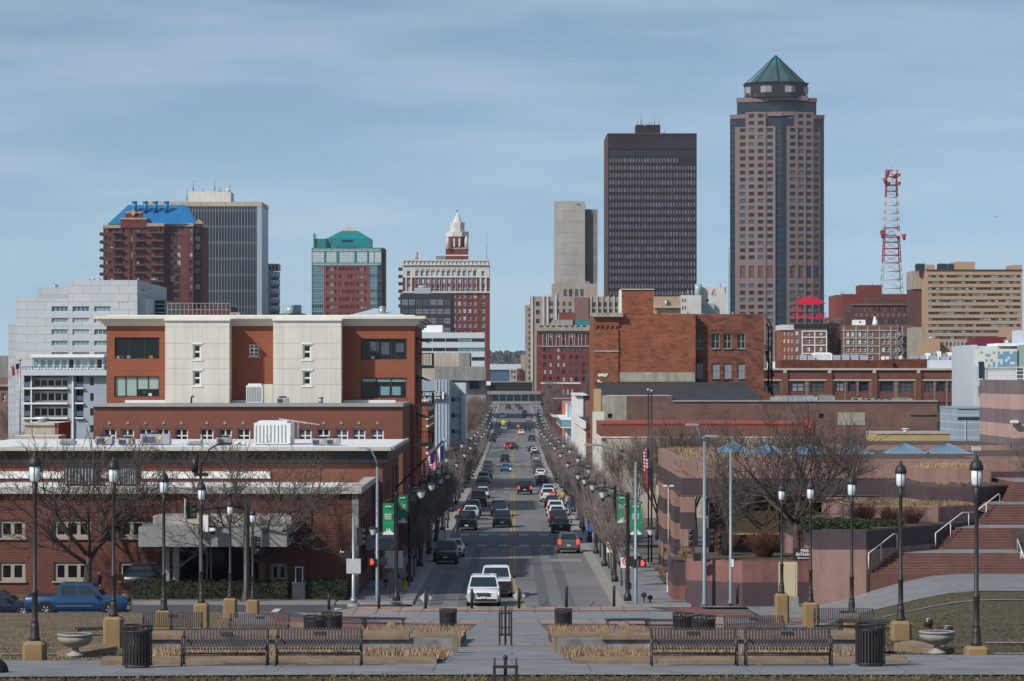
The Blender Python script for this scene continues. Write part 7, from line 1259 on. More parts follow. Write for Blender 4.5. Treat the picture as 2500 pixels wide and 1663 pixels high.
t, fx, fz = post('signal_pole', 'grey signal pole with curved street light arm and red hand at left corner', 'traffic signal', 921, 1474, 1140, 202, 'grey_pole', .1, [(923, 1142, 0), (916, 1118, 0), (906, 1100, 0), (894, 1096, 0)]); lum(t, fx(890), fz(1097)); walk_signal(t, fx(908), -.1, fz(1371), True); walk_signal(t, fx(936), .1, fz(1371)); mb = MB(); mb.box(fx(914), fx(921) - .1, -.02, .02, fz(1353), fz(1346)); mb.build('street_sign', M['sign_green'], t)
t, fx, fz = post('signal_pole', 'short silver signal pole on a round concrete base at the left corner', 'traffic signal', 863, 1490, 1263, 197, 'galv', .1); mb = MB(); mb.cyl(0, 0, -.05, .42, .36, 16); mb.build('base', M['concrete'], t); mb = MB(); mb.cyl(0, 0, .423, .75, .24, 6, 0, .16); mb.build('foot', M['galv'], t); signal_head(t, fx(878), 0, fz(1310), 'right'); walk_signal(t, fx(849), 0, fz(1355)); mb = MB(); mb.box(fx(846), fx(881), -.14, -.11, fz(1400), fz(1364)); mb.build('sign_back', M['sign_back'], t); mb = MB(); mb.tube([(0, 0, fz(1348)), (fx(833), 0, fz(1348))], .03, 6); mb.tube([(fx(833), 0, fz(1348)), (fx(831), 0, fz(1348))], .09, 8); mb.build('sensor', M['white_metal'], t)
t, fx, fz = post('signal_pole', 'black mast arm signal pole reaching left in front of the brick office', 'traffic signal', 602, 1474, 1225, 200, 'black_metal', .2, [(602, 1236, 0), (540, 1238, 0), (470, 1243, 0), (448, 1245, 0)]); mb = MB(); mb.lathe([(.45, 0), (.42, .05), (.22, .95)], 8, smooth=False); mb.build('base', M['black_metal'], t); signal_head(t, fx(464), 0, fz(1246), 'right'); signal_head(t, fx(620), 0, fz(1330), 'right')
mb = MB(); mb.box(fx(451), fx(454), -.35, .35, fz(1276), fz(1218)); mb.build('backplate', M['sign_back'], t)
t, fx, fz = post('signal_pole', 'black pole with drum box, curved light arm and white dome camera', 'traffic signal', 490, 1470, 1150, 200, 'black_metal', .11, [(490, 1150, 0), (497, 1122, 0), (510, 1098, 0), (530, 1086, 0), (545, 1085, 0)]); lum(t, fx(549), fz(1085), 'black_metal'); mb = MB(); mb.cyl(fx(476), 0, fz(1154), fz(1115), .2, 12); mb.build('drum_box', M['black_metal'], t); mb = MB(); mb.box(fx(474), fx(508), -.15, .15, fz(1163), fz(1154)); mb.build('bracket', M['black_metal'], t); signal_head(t, 0, .2, fz(1200), 'front')
mb = MB(); mb.box(fx(496), fx(509), -.2, 0, fz(1298), fz(1258)); mb.tube([(fx(509), -.1, fz(1290)), (fx(519), -.1, fz(1291))], .05, 6); mb.lathe([(.24, 0), (.2, .12), (.05, .2)], 14, 0, fx(520), -.1, fz(1297)); mb.build('camera_mount', M['white_metal'], t); mb = MB(); mb.sphere(fx(520), -.1, fz(1299), .14, .14, .16, 12); mb.build('camera_dome', M['glass_dark'], t)
t, fx, fz = post('signal_pole', 'grey street light pole with long arm to the left and red hand signal', 'traffic signal', 1552, 1482, 1128, 199, 'grey_pole', .1, [(1549, 1132, 0), (1525, 1112, 0), (1490, 1094, 0), (1462, 1087, 0), (1446, 1087, 0)]); lum(t, fx(1441), fz(1088)); walk_signal(t, fx(1568), -.1, fz(1374), True); walk_signal(t, fx(1544), -.05, fz(1374)); mb = MB(); mb.box(fx(1536), fx(1568), .12, .15, fz(1366), fz(1359)); mb.build('sign_back', M['black_metal'], t)
t, fx, fz = post('signal_pole', 'tall grey street light pole with two arms in front of the pink planter', 'traffic signal', 1720, 1478, 1078, 198.2, 'grey_pole', .115, [(1712, 1080, 0), (1707, 1056, 0), (1701, 1042, 0), (1694, 1038, 0)]); lum(t, fx(1689), fz(1039)); mb = MB(); mb.tube([(fx(1713), 0, fz(1070)), (fx(1730), 0, fz(1067))], .05, 6); mb.build('arm', M['grey_pole'], t); lum(t, fx(1735), fz(1067)); signal_head(t, fx(1697), 0, fz(1313), 'left'); signal_head(t, fx(1729), .1, fz(1311), 'right'); walk_signal(t, fx(1702), 0, fz(1360))
t, fx, fz = post('signal_pole', 'shorter grey signal pole right of the two armed grey pole', 'traffic signal', 1784, 1475, 1100, 198, 'grey_pole', .1); signal_head(t, fx(1768), 0, fz(1321), 'left'); mb = MB(); mb.box(fx(1785), fx(1791), -.18, -.14, fz(1384), fz(1365)); mb.build('parking_sign', M['sign_white'], t)
for i, (u, vb, vt, diam) in enumerate(((803, 1494, 1449, 0), (925, 1491, 1446, 0), (1039, 1491, 1441, 1), (1152, 1488, 1438, 1), (1267, 1485, 1436, 1), (1383, 1483, 1431, 0), (1499, 1481, 1430, 0), (1800, 1475, 1425, 0))):
    D = 195.2; t = thing('bollard', 'black bollard on the paving, %s from the left end%s' % (ORD[i], ', with white diamond sign' if diam else ''), 'bollard', (X(u, D), D, Z(vb, D)), 0, 'black bollards on the paving'); mb = MB(); h = Z(vt, D) - Z(vb, D); mb.lathe([(.085, 0), (.085, h - .05), (.05, h)], 12); mb.build('post', M['brown_metal'], t)
    if diam: k = .37; mb = MB(); z = h * .62; mb.prism_y([(-k, z), (0, z - k), (k, z), (0, z + k)], .09, .11); mb.build('diamond_sign', M['sign_back'], t)
def sign(name, label, u, vb, vt, D, shape, m, w, txt=None, tm='sign_white', pole='galv', cat='sign', ring=None):
    z0 = Z(vb, D); t = thing(name, label, cat, (X(u, D), D, z0)); h = Z(vt, D) - z0; mb = MB(); mb.tube([(0, .03, 0), (0, .03, h)], .035, 6); mb.build('post', M[pole], t); mb = MB()
    if isinstance(shape, int): a0 = pi / 8 if shape == 8 else pi / 2; mb.prism_y([(w * cos(a0 + 2 * pi * k / shape), h + w * sin(a0 + 2 * pi * k / shape)) for k in range(shape)], -.02, 0)
    else: mb.box(-w, w, -.02, 0, h - shape[1], h + shape[1])
    b = mb.build('panel', M[m], t)
    if txt: text(txt, M[tm], 0, -.04, h, w * 1.5 if len(txt) > 1 else w * .5, None, b, bold=.02)
    if ring:
        mb = MB(); mb.tube([(.22 * cos(a * pi / 8), -.035, h + .1 + .22 * sin(a * pi / 8)) for a in range(17)], .035, 5, 0, True, False); mb.tube([(-.15, -.04, h + .25), (.15, -.04, h - .05)], .03, 5); mb.build('ban_ring', M['red_sign'], b); mb = MB(); mb.tube([(-.06, -.03, h), (-.06, -.03, h + .15), (.08, -.03, h + .17)], .025, 5); mb.build('arrow', M['trim_black'], b)
    return t
sign('stop_sign', 'red octagonal stop sign facing us among the right parked cars', 1348.5, 1243, 1207, 409, 8, 'red_sign', .4, 'STOP')
sign('sign_back', 'grey back of an octagonal sign among the left parked cars', 1161, 1232, 1194, 418, 8, 'sign_back', .4); sign('sign_back', 'small grey back of a round sign by the left parked black pickup', 1117.5, 1312, 1272, 305, (8, .2), 'sign_back', .16)
sign('crossing_sign', 'lime green pedestrian sign on the far left of the street', 1228.6, 1047, 1031, 985, 4, 'lime', .75, cat='sign'); sign('crossing_sign', 'lime green pedestrian sign on the far right of the street', 1326, 1050, 1031, 960, 4, 'lime', .7)
sign('no_turn_sign', 'white square sign with red no turn ring on the right pavement, farther', 1492, 1405, 1336, 236, (8, .38), 'sign_white', .33, ring=1, pole='black_metal'); sign('no_turn_sign', 'white square sign with red no turn ring on the right pavement, nearer', 1528, 1440, 1374, 214, (8, .33), 'sign_white', .33, ring=1, pole='black_metal')
sign('street_sign', 'blue direction sign among the bare twigs on the right pavement', 1448, 1355, 1288, 280, (8, .34), 'sign_blue', .42); sign('street_sign', 'pair of small blue signs among the bare twigs on the left', 1086, 1330, 1241, 300, (8, .13), 'sign_blue', .35); sign('sign_back', 'large white sign back on the left corner pavement', 962, 1450, 1366, 212, (8, .55), 'sign_back', .58)
for u, v, lab in ((1417, 1212, 'black signal with one red light above the right parked cars'), (1093, 1215, 'black signal with one red light in the left twigs')):
    t, fx, fz = post('traffic_light', lab, 'traffic signal', u, 1290, v - 8, 330, 'black_metal', .07); signal_head(t, 0, 0, fz(v) - .34, 'front', 0)
for i, (u, v, D) in enumerate(((1175, 1150, 560), (1172, 1157, 555), (1155, 1169, 520), (1150, 1204, 430), (1121, 1247, 345), (1115, 1261, 325), (1264.5, 1041, 1030))):
    t = thing('work_sign', 'orange work sign on a stand, %s' % ('farthest pair on the left pavement, upper', 'farthest pair on the left pavement, lower', 'beside the silver grey parked car', 'behind the dark parked pickup', 'above the white car parked on the left', 'left of the parked black pickup', 'beside the white car driving away')[i], 'sign', (X(u, D), D, gz(0, D) + .14), 0, 'orange work signs'); h = max(.9, Z(v, D) - gz(0, D) - .14); mb = MB(); mb.tube([(-.3, 0, 0), (0, 0, h * .5), (0, 0, h)], .03, 5); mb.tube([(.3, 0, 0), (0, 0, h * .5)], .03, 5); mb.build('stand', M['galv'], t); k = .24 if D < 900 else .6; mb = MB(); mb.prism_y([(-k, h), (0, h - k), (k, h), (0, h + k)], -.04, -.01); mb.build('panel', M['orange'], t)
# hydrant, benches of the pavement, parking meters
t = thing('fire_hydrant', 'yellow fire hydrant with green cap on the left pavement edge', 'hydrant', (X(987, 216), 216, gz(0, 216) + .14)); mb = MB(); mb.lathe([(.2, 0), (.2, .06), (.13, .08), (.13, .55), (.16, .57), (.16, .62)], 14); mb.build('barrel', M['yellow_hyd'], t); mb = MB(); mb.lathe([(.155, .623), (.13, .75), (.04, .82)], 14); mb.build('cap', M['green_hyd'], t)
for s in (-1, 1): mb = MB(); mb.tube([(s * .12, 0, .42), (s * .23, 0, .42)], .07, 10); mb.build('nozzle', M['yellow_hyd'], t)
for i, (u, vb, vt, D) in enumerate(((1535, 1455, 1425, 206), (1572, 1472, 1450, 201), (1587, 1480, 1457, 200), (942, 1440, 1416, 219), (970, 1428, 1402, 224), (998, 1433, 1380, 222))):
    t = thing('newspaper_box', 'black pavement box or meter, %s' % ('beside the nearest right lamp', 'left of two at the right corner', 'right of two at the right corner', 'left of the hydrant, nearer', 'left of the hydrant, farther', 'tall one behind the hydrant')[i], 'street box', (X(u, D), D, gz(0, D) + .14)); h = Z(vt, D) - gz(0, D) - .14; mb = MB(); mb.lathe([(.1, 0), (.05, .05), (.05, h * .6)], 10); mb.build('post', M['black_metal'], t); mb = MB(); mb.box(-.16, .16, -.14, .14, h * .6, h); mb.sphere(0, 0, h, .15, .13, .1); mb.build('head', M['black_metal'], t)
# people
def person(label, x, y, z, cloth, legs='jean', h=1.72, rz=0, hat=None, step=.15):
    t = thing('person', label, 'person', (x, y, z), rz); k = h / 1.72; mb = MB(); S_ = lambda *p: [(a * k, b * k, c * k) for a, b, c in p]
    mb.tube(S_((-.09, -step, .04), (-.1, -step * .5, .46), (-.09, 0, .88)), [.055 * k, .065 * k, .1 * k], 8, 0); mb.tube(S_((.09, step, .04), (.1, step * .6, .46), (.09, 0, .88)), [.055 * k, .065 * k, .1 * k], 8, 0)
    mb.tube(S_((0, 0, .84), (0, 0, 1.05), (0, -.01, 1.3), (0, 0, 1.42), (0, 0, 1.5)), [.16 * k, .15 * k, .19 * k, .15 * k, .06 * k], 10, 1)
    for s in (-1, 1): mb.tube(S_((s * .19, 0, 1.4), (s * .26, .02, 1.14), (s * .25, -.08, .9)), [.065 * k, .05 * k, .04 * k], 7, 1); mb.sphere(s * .25 * k, -.1 * k, .84 * k, .045 * k, .04 * k, .07 * k, 6, 2, 4)
    mb.sphere(0, -.01 * k, 1.61 * k, .085 * k, .1 * k, .12 * k, 10, 2); mb.sphere(0, -.11 * k, 1.6 * k, .02, .025, .03, 5, 2, 4)
    for s in (-1, 1): mb.box(s * .1 * k - .05, s * .1 * k + .05, (-step if s < 0 else step) - .2, (-step if s < 0 else step) + .06, 0, .07, 3)
    mb.build('body', [M[legs], M[cloth], M['skin'], M['trim_black']], t); mb = MB(); mb.sphere(0, .015 * k, 1.65 * k, .095 * k, .105 * k, .1 * k, 10); mb.build('hair' if not hat else 'hat', M[hat or 'trim_black'], t)
person('person in dark clothes walking behind the blue pickup', X(241, 202), 202, .12, 'dark_cloth', 'dark_cloth', 1.75, pi / 2); person('small dark person crossing the far street', X(1244, 1075), 1075, gz(0, 1075), 'dark_cloth', 'dark_cloth', 1.8, pi / 2)
person('person in a yellow jacket between the right parked cars and trees', X(1375, 405), 405, gz(0, 405) + .14, 'yellow_cloth', 'jean', 1.75, 0); person('person in blue on the right pavement by the parked white van', X(1393, 375), 375, gz(0, 375) + .14, 'blue_cloth', 'blue_cloth', 1.75, pi); person('person in a white top on the right pavement near the yellow jacket', X(1385, 392), 392, gz(0, 392) + .14, 'white_cloth', 'dark_cloth', 1.7, pi)
# flags
def flag(name, label, pole_pts, r, cells, w, h, x, y, z, kind, slope=0., m='galv', group=None):
    t = thing(name, label, 'flag', pole_pts[0]); o = Vector(pole_pts[0]); mb = MB(); mb.tube([tuple(Vector(p) - o) for p in pole_pts], r, 8); mb.build('pole', M[m], t); mb = MB(); mb.sphere(*(Vector(pole_pts[-1]) - o), r * 2.2, n=8); mb.build('finial', M['gold' if m == 'gold_ball' else 'galv'], t)
    nx, nz = 20, 13; mb = MB()
    P = lambda i, j: (x - o.x + w * i / nx, y - o.y + .12 * sin(i * .7 + j * .1) * i / nx * 2 * abs(w), z - o.z - h * j / nz + slope * i / nx - .06 * h * sin(i * .5))
    for i in range(nx):
        for j in range(nz):
            if kind == 'us': c = 2 if (i < 8 and j < 7) else j % 2
            else: c = 2 if i < nx * .38 else (1 if i < nx * .62 else 0)
            mb.quad(P(i, j), P(i, j + 1), P(i + 1, j + 1), P(i + 1, j), c)
    mb.build('flag_cloth', [M['flag_red'], M['flag_white'], M['flag_blue']], t)
D = 330; flag('flagpole', 'tall thin flagpole with waving striped flag at the far left', [(X(49, D), D, Z(1075, D)), (X(49, D), D, Z(879, D))], .07, 0, -1.05, 1.05, X(48.5, D), D, Z(884, D), 'us', -.55)
D = 255; a, c = (X(967, D), D, Z(1191, D)), (X(1087, D), D - 3, Z(1076, D - 3)); flag('flagpole', 'angled wall flagpole with striped flag hanging over the left pavement', [a, c], .06, 0, -.95, 1.35, X(1064, D), D - 2.2, Z(1101, D), 'us', -.75, 'black_metal')
flag('flagpole', 'angled wall flagpole with a blue, white and red flag, just behind the striped one', [(a[0] - .05, D + 2, a[2] - .1), (c[0] - .1, D - .2, c[2] + .02)], .06, 0, -.85, 1.15, X(1085, D), D - .1, Z(1079, D), 'iowa', -1.1, 'black_metal')
D = 262; flag('flagpole', 'left of two black flagpoles, with a striped flag hanging limp', [(X(1583, D), D, -1), (X(1583, D), D, Z(952, D))], .065, 0, -.35, 1.7, X(1582, D), D - .1, Z(1090, D), 'us', -.3, 'black_metal'); flag('flagpole', 'right of two black flagpoles behind the museum corner', [(X(1592, D), D + 1, -1), (X(1592, D), D + 1, Z(955, D))], .065, 0, -.4, 1.3, X(1591, D), D + .9, Z(1140, D), 'iowa', -.3, 'black_metal')
# ---------------------------------------------------------------- foreground plaza
def blades(name, n, fn, h, w, mats, seed=1, lean=.35, kind='stuff'):
    R = random.Random(seed); mb = MB()
    for _ in range(n):
        x, y, z = fn(R); a = R.uniform(0, 2 * pi); hh = h * R.uniform(.5, 1.2); dx, dy = cos(a) * w / 2, sin(a) * w / 2; lx, ly = R.uniform(-lean, lean) * hh, R.uniform(-lean, lean) * hh
        mb.tri((x - dx, y - dy, z), (x + dx, y + dy, z), (x + lx, y + ly, z + hh), R.randrange(len(mats)))
    return tag(mb.build(name, [M[k] for k in mats]), kind=kind)
def leafy(name, label, cat, box, n, s, mats, seed=2, core=None):
    x0, x1, y0, y1, z0, z1 = box; t = thing(name, label, cat, ((x0 + x1) / 2, (y0 + y1) / 2, z0)); R = random.Random(seed); mb = MB(); o = t.location
    for _ in range(n):
        u, v, w = R.uniform(-1, 1), R.uniform(-1, 1), R.uniform(-1, 1); k = R.choice((0, 1, 2, 2)); q = [u, v, w]; q[k] = R.choice((-1, 1)) if k < 2 else 1; q[2] = min(q[2], 1)
        bump = .05 * sin(q[0] * 9 * (x1 - x0) / 3 + seed) + R.uniform(-.05, .05); p = Vector(((x1 - x0) / 2 * q[0], (y1 - y0) / 2 * q[1], (z1 - z0) * (q[2] + 1) / 2 + bump * (q[2] > .5))); d = Vector((R.uniform(-1, 1), R.uniform(-1, 1), R.uniform(-1, 1))) * s; e = Vector((R.uniform(-1, 1), R.uniform(-1, 1), R.uniform(-1, 1))) * s; mb.quad(p - d, p + e * .7, p + d, p - e * .7, R.randrange(len(mats)))
    mb.build('foliage', [M[k] for k in mats], t); mb = MB(); mb.box(-(x1 - x0) / 2 + .04, (x1 - x0) / 2 - .04, -(y1 - y0) / 2 + .04, (y1 - y0) / 2 - .04, 0, z1 - z0 - .05); mb.build('core', M[core or mats[0]], t); return t
def shrub(label, x, y, z, r, h, n, m, seed, group=None):
    t = thing('shrub', label, 'shrub', (x, y, z), 0, group); R = random.Random(seed); mb = MB()
    for _ in range(n):
        a, q = R.uniform(0, 2 * pi), R.random() ** .5; p0 = Vector((cos(a) * r * .3 * q, sin(a) * r * .3 * q, 0)); hh = h * R.uniform(.55, 1.05) * (1 - .25 * q * q); p2 = Vector((cos(a) * r * q, sin(a) * r * q, hh)); p1 = p0.lerp(p2, .5) + Vector((R.uniform(-.1, .1) * r, R.uniform(-.1, .1) * r, h * .05)); mb.tube([p0, p1, p2], [.013, .01, .006], 3, 0, True, False)
        for _k in range(3): e = p1.lerp(p2, R.random()); mb.tube([e, e + Vector((R.uniform(-.2, .2), R.uniform(-.2, .2), R.uniform(.1, .25))) * h * .6], [.008, .005], 3, 0, True, False)
    mb.build('crown', M[m], t); return t
# --- lawns: blades, ragged edges
R0 = random.Random(5)
def lawnpt(side):
    def f(R):
        y = 75 + 100 * R.random() ** 1.5; e = lerp(y, [(73, 8.6), (84, 8.9), (115, 9.8), (130, 10.6), (150, 12.2), (170, 15)]); x = XC + side * (e + (y * .155 + 3 - e) * R.random() ** 1.2 - .25 * R.random()); return x, y, gz(x, y) - .01
    return f
blades('grass', 9000, lawnpt(-1), .05, .05, ['lawn', 'lawn', 'dry_grass'], 3, .8); blades('grass', 14000, lawnpt(1), .055, .05, ['lawn_green', 'lawn_green', 'lawn'], 4, .8)
blades('grass', 3500, lambda R: (lambda x, y: (x, y, gz(x, y) + .01))(R.uniform(-12, 12), 66.2 - 3 * R.random() ** 2), .07, .05, ['lawn_green', 'lawn'], 6, .8)
sheet('path', fr(129, 187, 3), lambda y: XC - lerp(y, [(129, 10.6), (150, 12.4), (186, 17)]), lambda y: XC + lerp(y, [(129, 11.4), (150, 14.2), (172, 18.5), (187, 22)]), 24, .018, 'walk')
sheet('path', fr(165, 197, 3), lambda y: XC + 14, lambda y: 60, 30, .026, 'slab_joint'); sheet('path', fr(197, 206, 3), 11.2, 60, 20, .02, 'walk')
for a, c, x0, x1 in ((143.5, 144.8, 16, 40), (79.4, 80.6, 11.6, 30), (87, 87.8, 12.4, 30), (73.4, 74.4, -30, -9.6), (82, 82.7, -30, -10.8)): sheet('path', [a, (a + c) / 2, c], x0, x1, 24, .035, 'walk')
sheet('soil', fr(203, 236, 5), 10.25, 11.6, 3, .17, 'soil'); blades('plants', 2500, lambda R: (R.uniform(10.3, 11.6), R.uniform(203, 236), gz(0, 210) + .25), .3, .05, ['plant_dry', 'dry_grass', 'red_shrub'], 8)
# --- kerbs, walls, beds; sides mirrored about the plaza axis
ADJ = {-1: 'left', 1: 'right'}
def stone(name, label, cat, pts, y0, y1, z, h, m='sandstone', slope=.06, cut=1.9, group=None):
    x0, x1 = min(pts), max(pts); t = thing(name, label, cat, ((x0 + x1) / 2, y0, z), 0, group); w = (x1 - x0) / 2; n = max(1, round(2 * w / cut)); 
    for i in range(n):
        a, c = -w + 2 * w * i / n, -w + 2 * w * (i + 1) / n - .012; mb = MB(); mb.hexa([(a, 0, -.3), (c, 0, -.3), (c, y1 - y0, -.3), (a, y1 - y0, -.3)], [(a, .02, h - slope), (c, .02, h - slope), (c, y1 - y0, h), (a, y1 - y0, h)]); mb.build('coping_stone', M[m], t)
    return t
for s in (-1, 1):
    w = ADJ[s]; X_ = lambda a, c: [XC + s * a, XC + s * c]
    stone('stone_kerb', 'long weathered sandstone kerb in front of the dry grass bed, %s of the central walk' % w, 'kerb', X_(1.45, 8.65), 71.4, 71.95, gz(0, 71.4) + .04, .13, slope=.06)
    sheet('soil', [71.95, 74, 76, 79.5], *sorted(X_(1.42, 8.4)), 6, .14, 'soil')
    blades('dry_grass', 5200, lambda R: (lambda y: (XC + s * (1.3 + 6.8 * R.random()), y, gz(0, y) + .13))(72 + 7 * R.random()), .22, .03, ['dry_grass', 'dry_grass_pale', 'dry_grass', 'plant_dry'], 10 + s, .45).location.z = .0
    t = thing('garden_wall', 'low grey concrete wall with sandstone cap behind the dry grass, %s of the walk' % w, 'wall', (XC + s * 5, 80, gz(0, 80))); mb = MB(); a, c = sorted(X_(1.25, 8.7)); mb.box(a - t.location.x, c - t.location.x, 0, .45, -.4, .44); mb.build('wall', M['weather_concrete'], t)
    a, c = sorted(X_(2.3, 8.9)); n = 4
    for i in range(n): mb = MB(); p, q = a + (c - a) * i / n - t.location.x, a + (c - a) * (i + 1) / n - .012 - t.location.x; mb.hexa([(p, -.1, .443), (q, -.1, .443), (q, .6, .443), (p, .6, .443)], [(p, -.1, .54), (q, -.1, .54), (q, .6, .62), (p, .6, .62)]); mb.build('cap_stone', M['sandstone'], t)
    stone('stone_kerb', 'short lower sandstone slab at the end of the concrete wall, %s of the walk' % w, 'kerb', X_(1.2, 2.35), 83, 83.7, gz(0, 83) + .1, .42)
    stone('stone_kerb', 'upper sandstone kerb in front of the raised dry grass, %s of the walk' % w, 'kerb', X_(1.25, 4.5), 91.6, 92.4, gz(0, 91.6), .36, slope=.12)
    mb = MB(); a, c = sorted(X_(1.3, 4.7)); mb.hexa([(a, 92.45, gz(0, 93) - .4), (c, 92.45, gz(0, 93) - .4), (c, 106, gz(0, 106) - .4), (a, 106, gz(0, 106) - .4)], [(a, 92.45, 6.3), (c, 92.45, 6.3), (c, 106, 5.52), (a, 106, 5.52)]); tag(mb.build('soil', M['soil']), kind='structure')
    def bed2(R):
        v = R.random(); x = XC + s * (1.3 + (3.4 - 1.6 * max(0, v - .5)) * R.random()); return x, 92.5 + 13.4 * v, 6.28 - .78 * v
    blades('dry_grass', 4600, bed2, .27, .035, ['dry_grass', 'dry_grass_pale', 'plant_dry', 'dry_grass'], 14 + s, .5)
    stone('stone_kerb', 'sandstone kerb behind the rear benches, %s side' % w, 'kerb', X_(6.2, 9.3), 111.5, 112, gz(s * 8, 112) , .42)
    t = stone('stone_kerb', 'sandstone kerb beside the stone bowl, %s side' % w, 'kerb', X_(7.4, 9.6), 85.6, 86.1, gz(s * 8, 85.6), .16)
    t = stone('stone_kerb', 'sloping sandstone kerb leading out from the stone bowl, %s side' % w, 'kerb', [-1.2, 1.2], 0, .5, 0, .2); t.location = (XC + s * 9.95, 81.3, gz(s * 10, 81)); t.rotation_euler = (0, 0, -s * 1.25)
    stone('stone_kerb', 'curved run of sandstone kerb between the bench rows, %s side' % w, 'kerb', X_(4.8, 9.2), 99, 99.5, gz(s * 7, 99), .22)
    sheet('soil', [81, 83, 85.5], *sorted(X_(7.0, 9.5)), 4, .045, 'soil'); sheet('soil', fr(100, 111, 3), *sorted(X_(4.6, 9.4)), 6, .05, 'soil')
    blades('plants', 2600, lambda R: (lambda x, y: (x, y, gz(x, y) + .04))(XC + s * R.uniform(4.6, 9.4), R.uniform(99.6, 111)), .22, .03, ['plant_dry', 'plant_dry', 'red_shrub', 'soil'], 20 + s, .7); blades('plants', 900, lambda R: (lambda x, y: (x, y, gz(x, y) + .04))(XC + s * R.uniform(7.0, 9.5), R.uniform(81, 85.5)), .13, .03, ['plant_dry', 'red_shrub', 'dry_grass'], 24 + s, .8)
    t = thing('stone_block', 'rounded sandstone block beside the upper dry grass, %s of the walk' % w, 'stone', (XC + s * 4.35, 125, gz(0, 125))); mb = MB(); mb.lathe([(.2, 0), (.24, .15), (.22, .32), (.12, .42), (.02, .45)], 7, smooth=False); mb.build('stone', M['sandstone'], t)
    # bowl planter
    t = thing('stone_bowl', 'pale fluted stone bowl planter on a foot, %s side' % ('left' if s < 0 else 'right, in front of the bronze fountain'), 'planter', (X(184 if s < 0 else 2288, 80), 80, gz(s * 9, 80) + .04)); mb = MB(); mb.lathe([(.22, 0), (.22, .04), (.12, .09), (.08, .14), (.08, .2)], 20); mb.build('foot', M['pale_stone'], t); mb = MB(); mb.lathe([(.1, .203), (.25, .25), (.38, .34), (.43, .43), (.4, .47)], 48, flute=-.04); mb.build('bowl', M['pale_stone'], t); mb = MB(); mb.lathe([(.40, .473), (.44, .5), (.43, .54), (.36, .54), (.34, .5)], 32); mb.build('rim', M['pale_stone'], t); mb = MB(); mb.lathe([(.33, .5), (.3, .53), (.05, .54)], 16); mb.build('soil_fill', M['soil'], t)
# --- benches
def bench_meshes():
    prof = [(.30, .74), (.27, .77), (.235, .75), (.15, .46), (.10, .425), (-.1, .42), (-.27, .44), (-.33, .43), (-.35, .39), (-.33, .35)]; W_ = .86; n = 27
    def strips(ps):
        mb = MB()
        for k in range(n):
            x = -W_ + 2 * W_ * k / (n - 1)
            for (y0, z0), (y1, z1) in zip(ps, ps[1:]):
                d = Vector((0, y1 - y0, z1 - z0)).normalized(); nx = Vector((0, -d.z, d.y)) * .012; a, c = x - .02, x + .02; mb.hexa([(a, y0, z0), (c, y0, z0), (c, y1, z1), (a, y1, z1)], [(a, y0 + nx.y, z0 + nx.z), (c, y0 + nx.y, z0 + nx.z), (c, y1 + nx.y, z1 + nx.z), (a, y1 + nx.y, z1 + nx.z)])
        return mb
    out = [('backrest', strips(prof[:5]), 'slat_metal'), ('seat', strips(prof[4:]), 'slat_metal')]
    for s in (-1, 1):
        x = s * .89; mb = MB(); mb.tube([(x, .26, .74), (x, .15, .45), (x, .12, .38), (x, .16, .1), (x, .2, 0)], .022, 6); mb.tube([(x, .13, .4), (x, -.28, .41), (x, -.3, .2), (x, -.33, 0)], .022, 6); mb.tube([(x, .2, .6), (x, .0, .62), (x, -.25, .6), (x, -.29, .42)], .02, 6); mb.box(x - .03, x + .03, -.39, -.29, 0, .02); mb.box(x - .03, x + .03, .16, .26, 0, .02); out.append(('leg', mb, 'slat_metal'))
    mb = MB(); mb.tube([(-.89, -.3, .24), (.89, -.3, .24)], .016, 6); mb.tube([(-.89, .14, .24), (.89, .14, .24)], .016, 6); out.append(('stretcher', mb, 'black_metal')); mb = MB(); mb.hexa([(-.12, .165, .62), (.12, .165, .62), (.12, .18, .62), (-.12, .18, .62)], [(-.12, .185, .69), (.12, .185, .69), (.12, .2, .69), (-.12, .2, .69)]); out.append(('plaque', mb, 'black_metal')); return [(a, m.mesh(a, M[k])) for a, m, k in out]
BM = bench_meshes()
def bench(label, u, v, D, rz=0, group='slatted metal benches with backs'):
    x = X(u, D); t = thing('bench', label, 'bench', (x, D, gz(x, D) + .055), rz, group)
    for a, me in BM: link(a, me, t)
bench('front dark slatted bench next to the left litter bin', 550, 1632, 70.4); bench('front dark slatted bench left of the central walk, nearest to it', 779, 1635, 70.2); bench('front dark slatted bench right of the central walk, nearest to it', 1694, 1640, 70); bench('front dark slatted bench next to the right litter bin', 1924, 1640, 70)
bench('rear slatted bench on the left, farther from the walk', 421, 0, 101, .08); bench('rear slatted bench on the left, nearer to the walk', 633, 0, 101); bench('rear slatted bench on the right, nearer to the walk', 1841, 0, 101); bench('rear slatted bench on the right, farther from the walk', 2060, 0, 101, -.08)
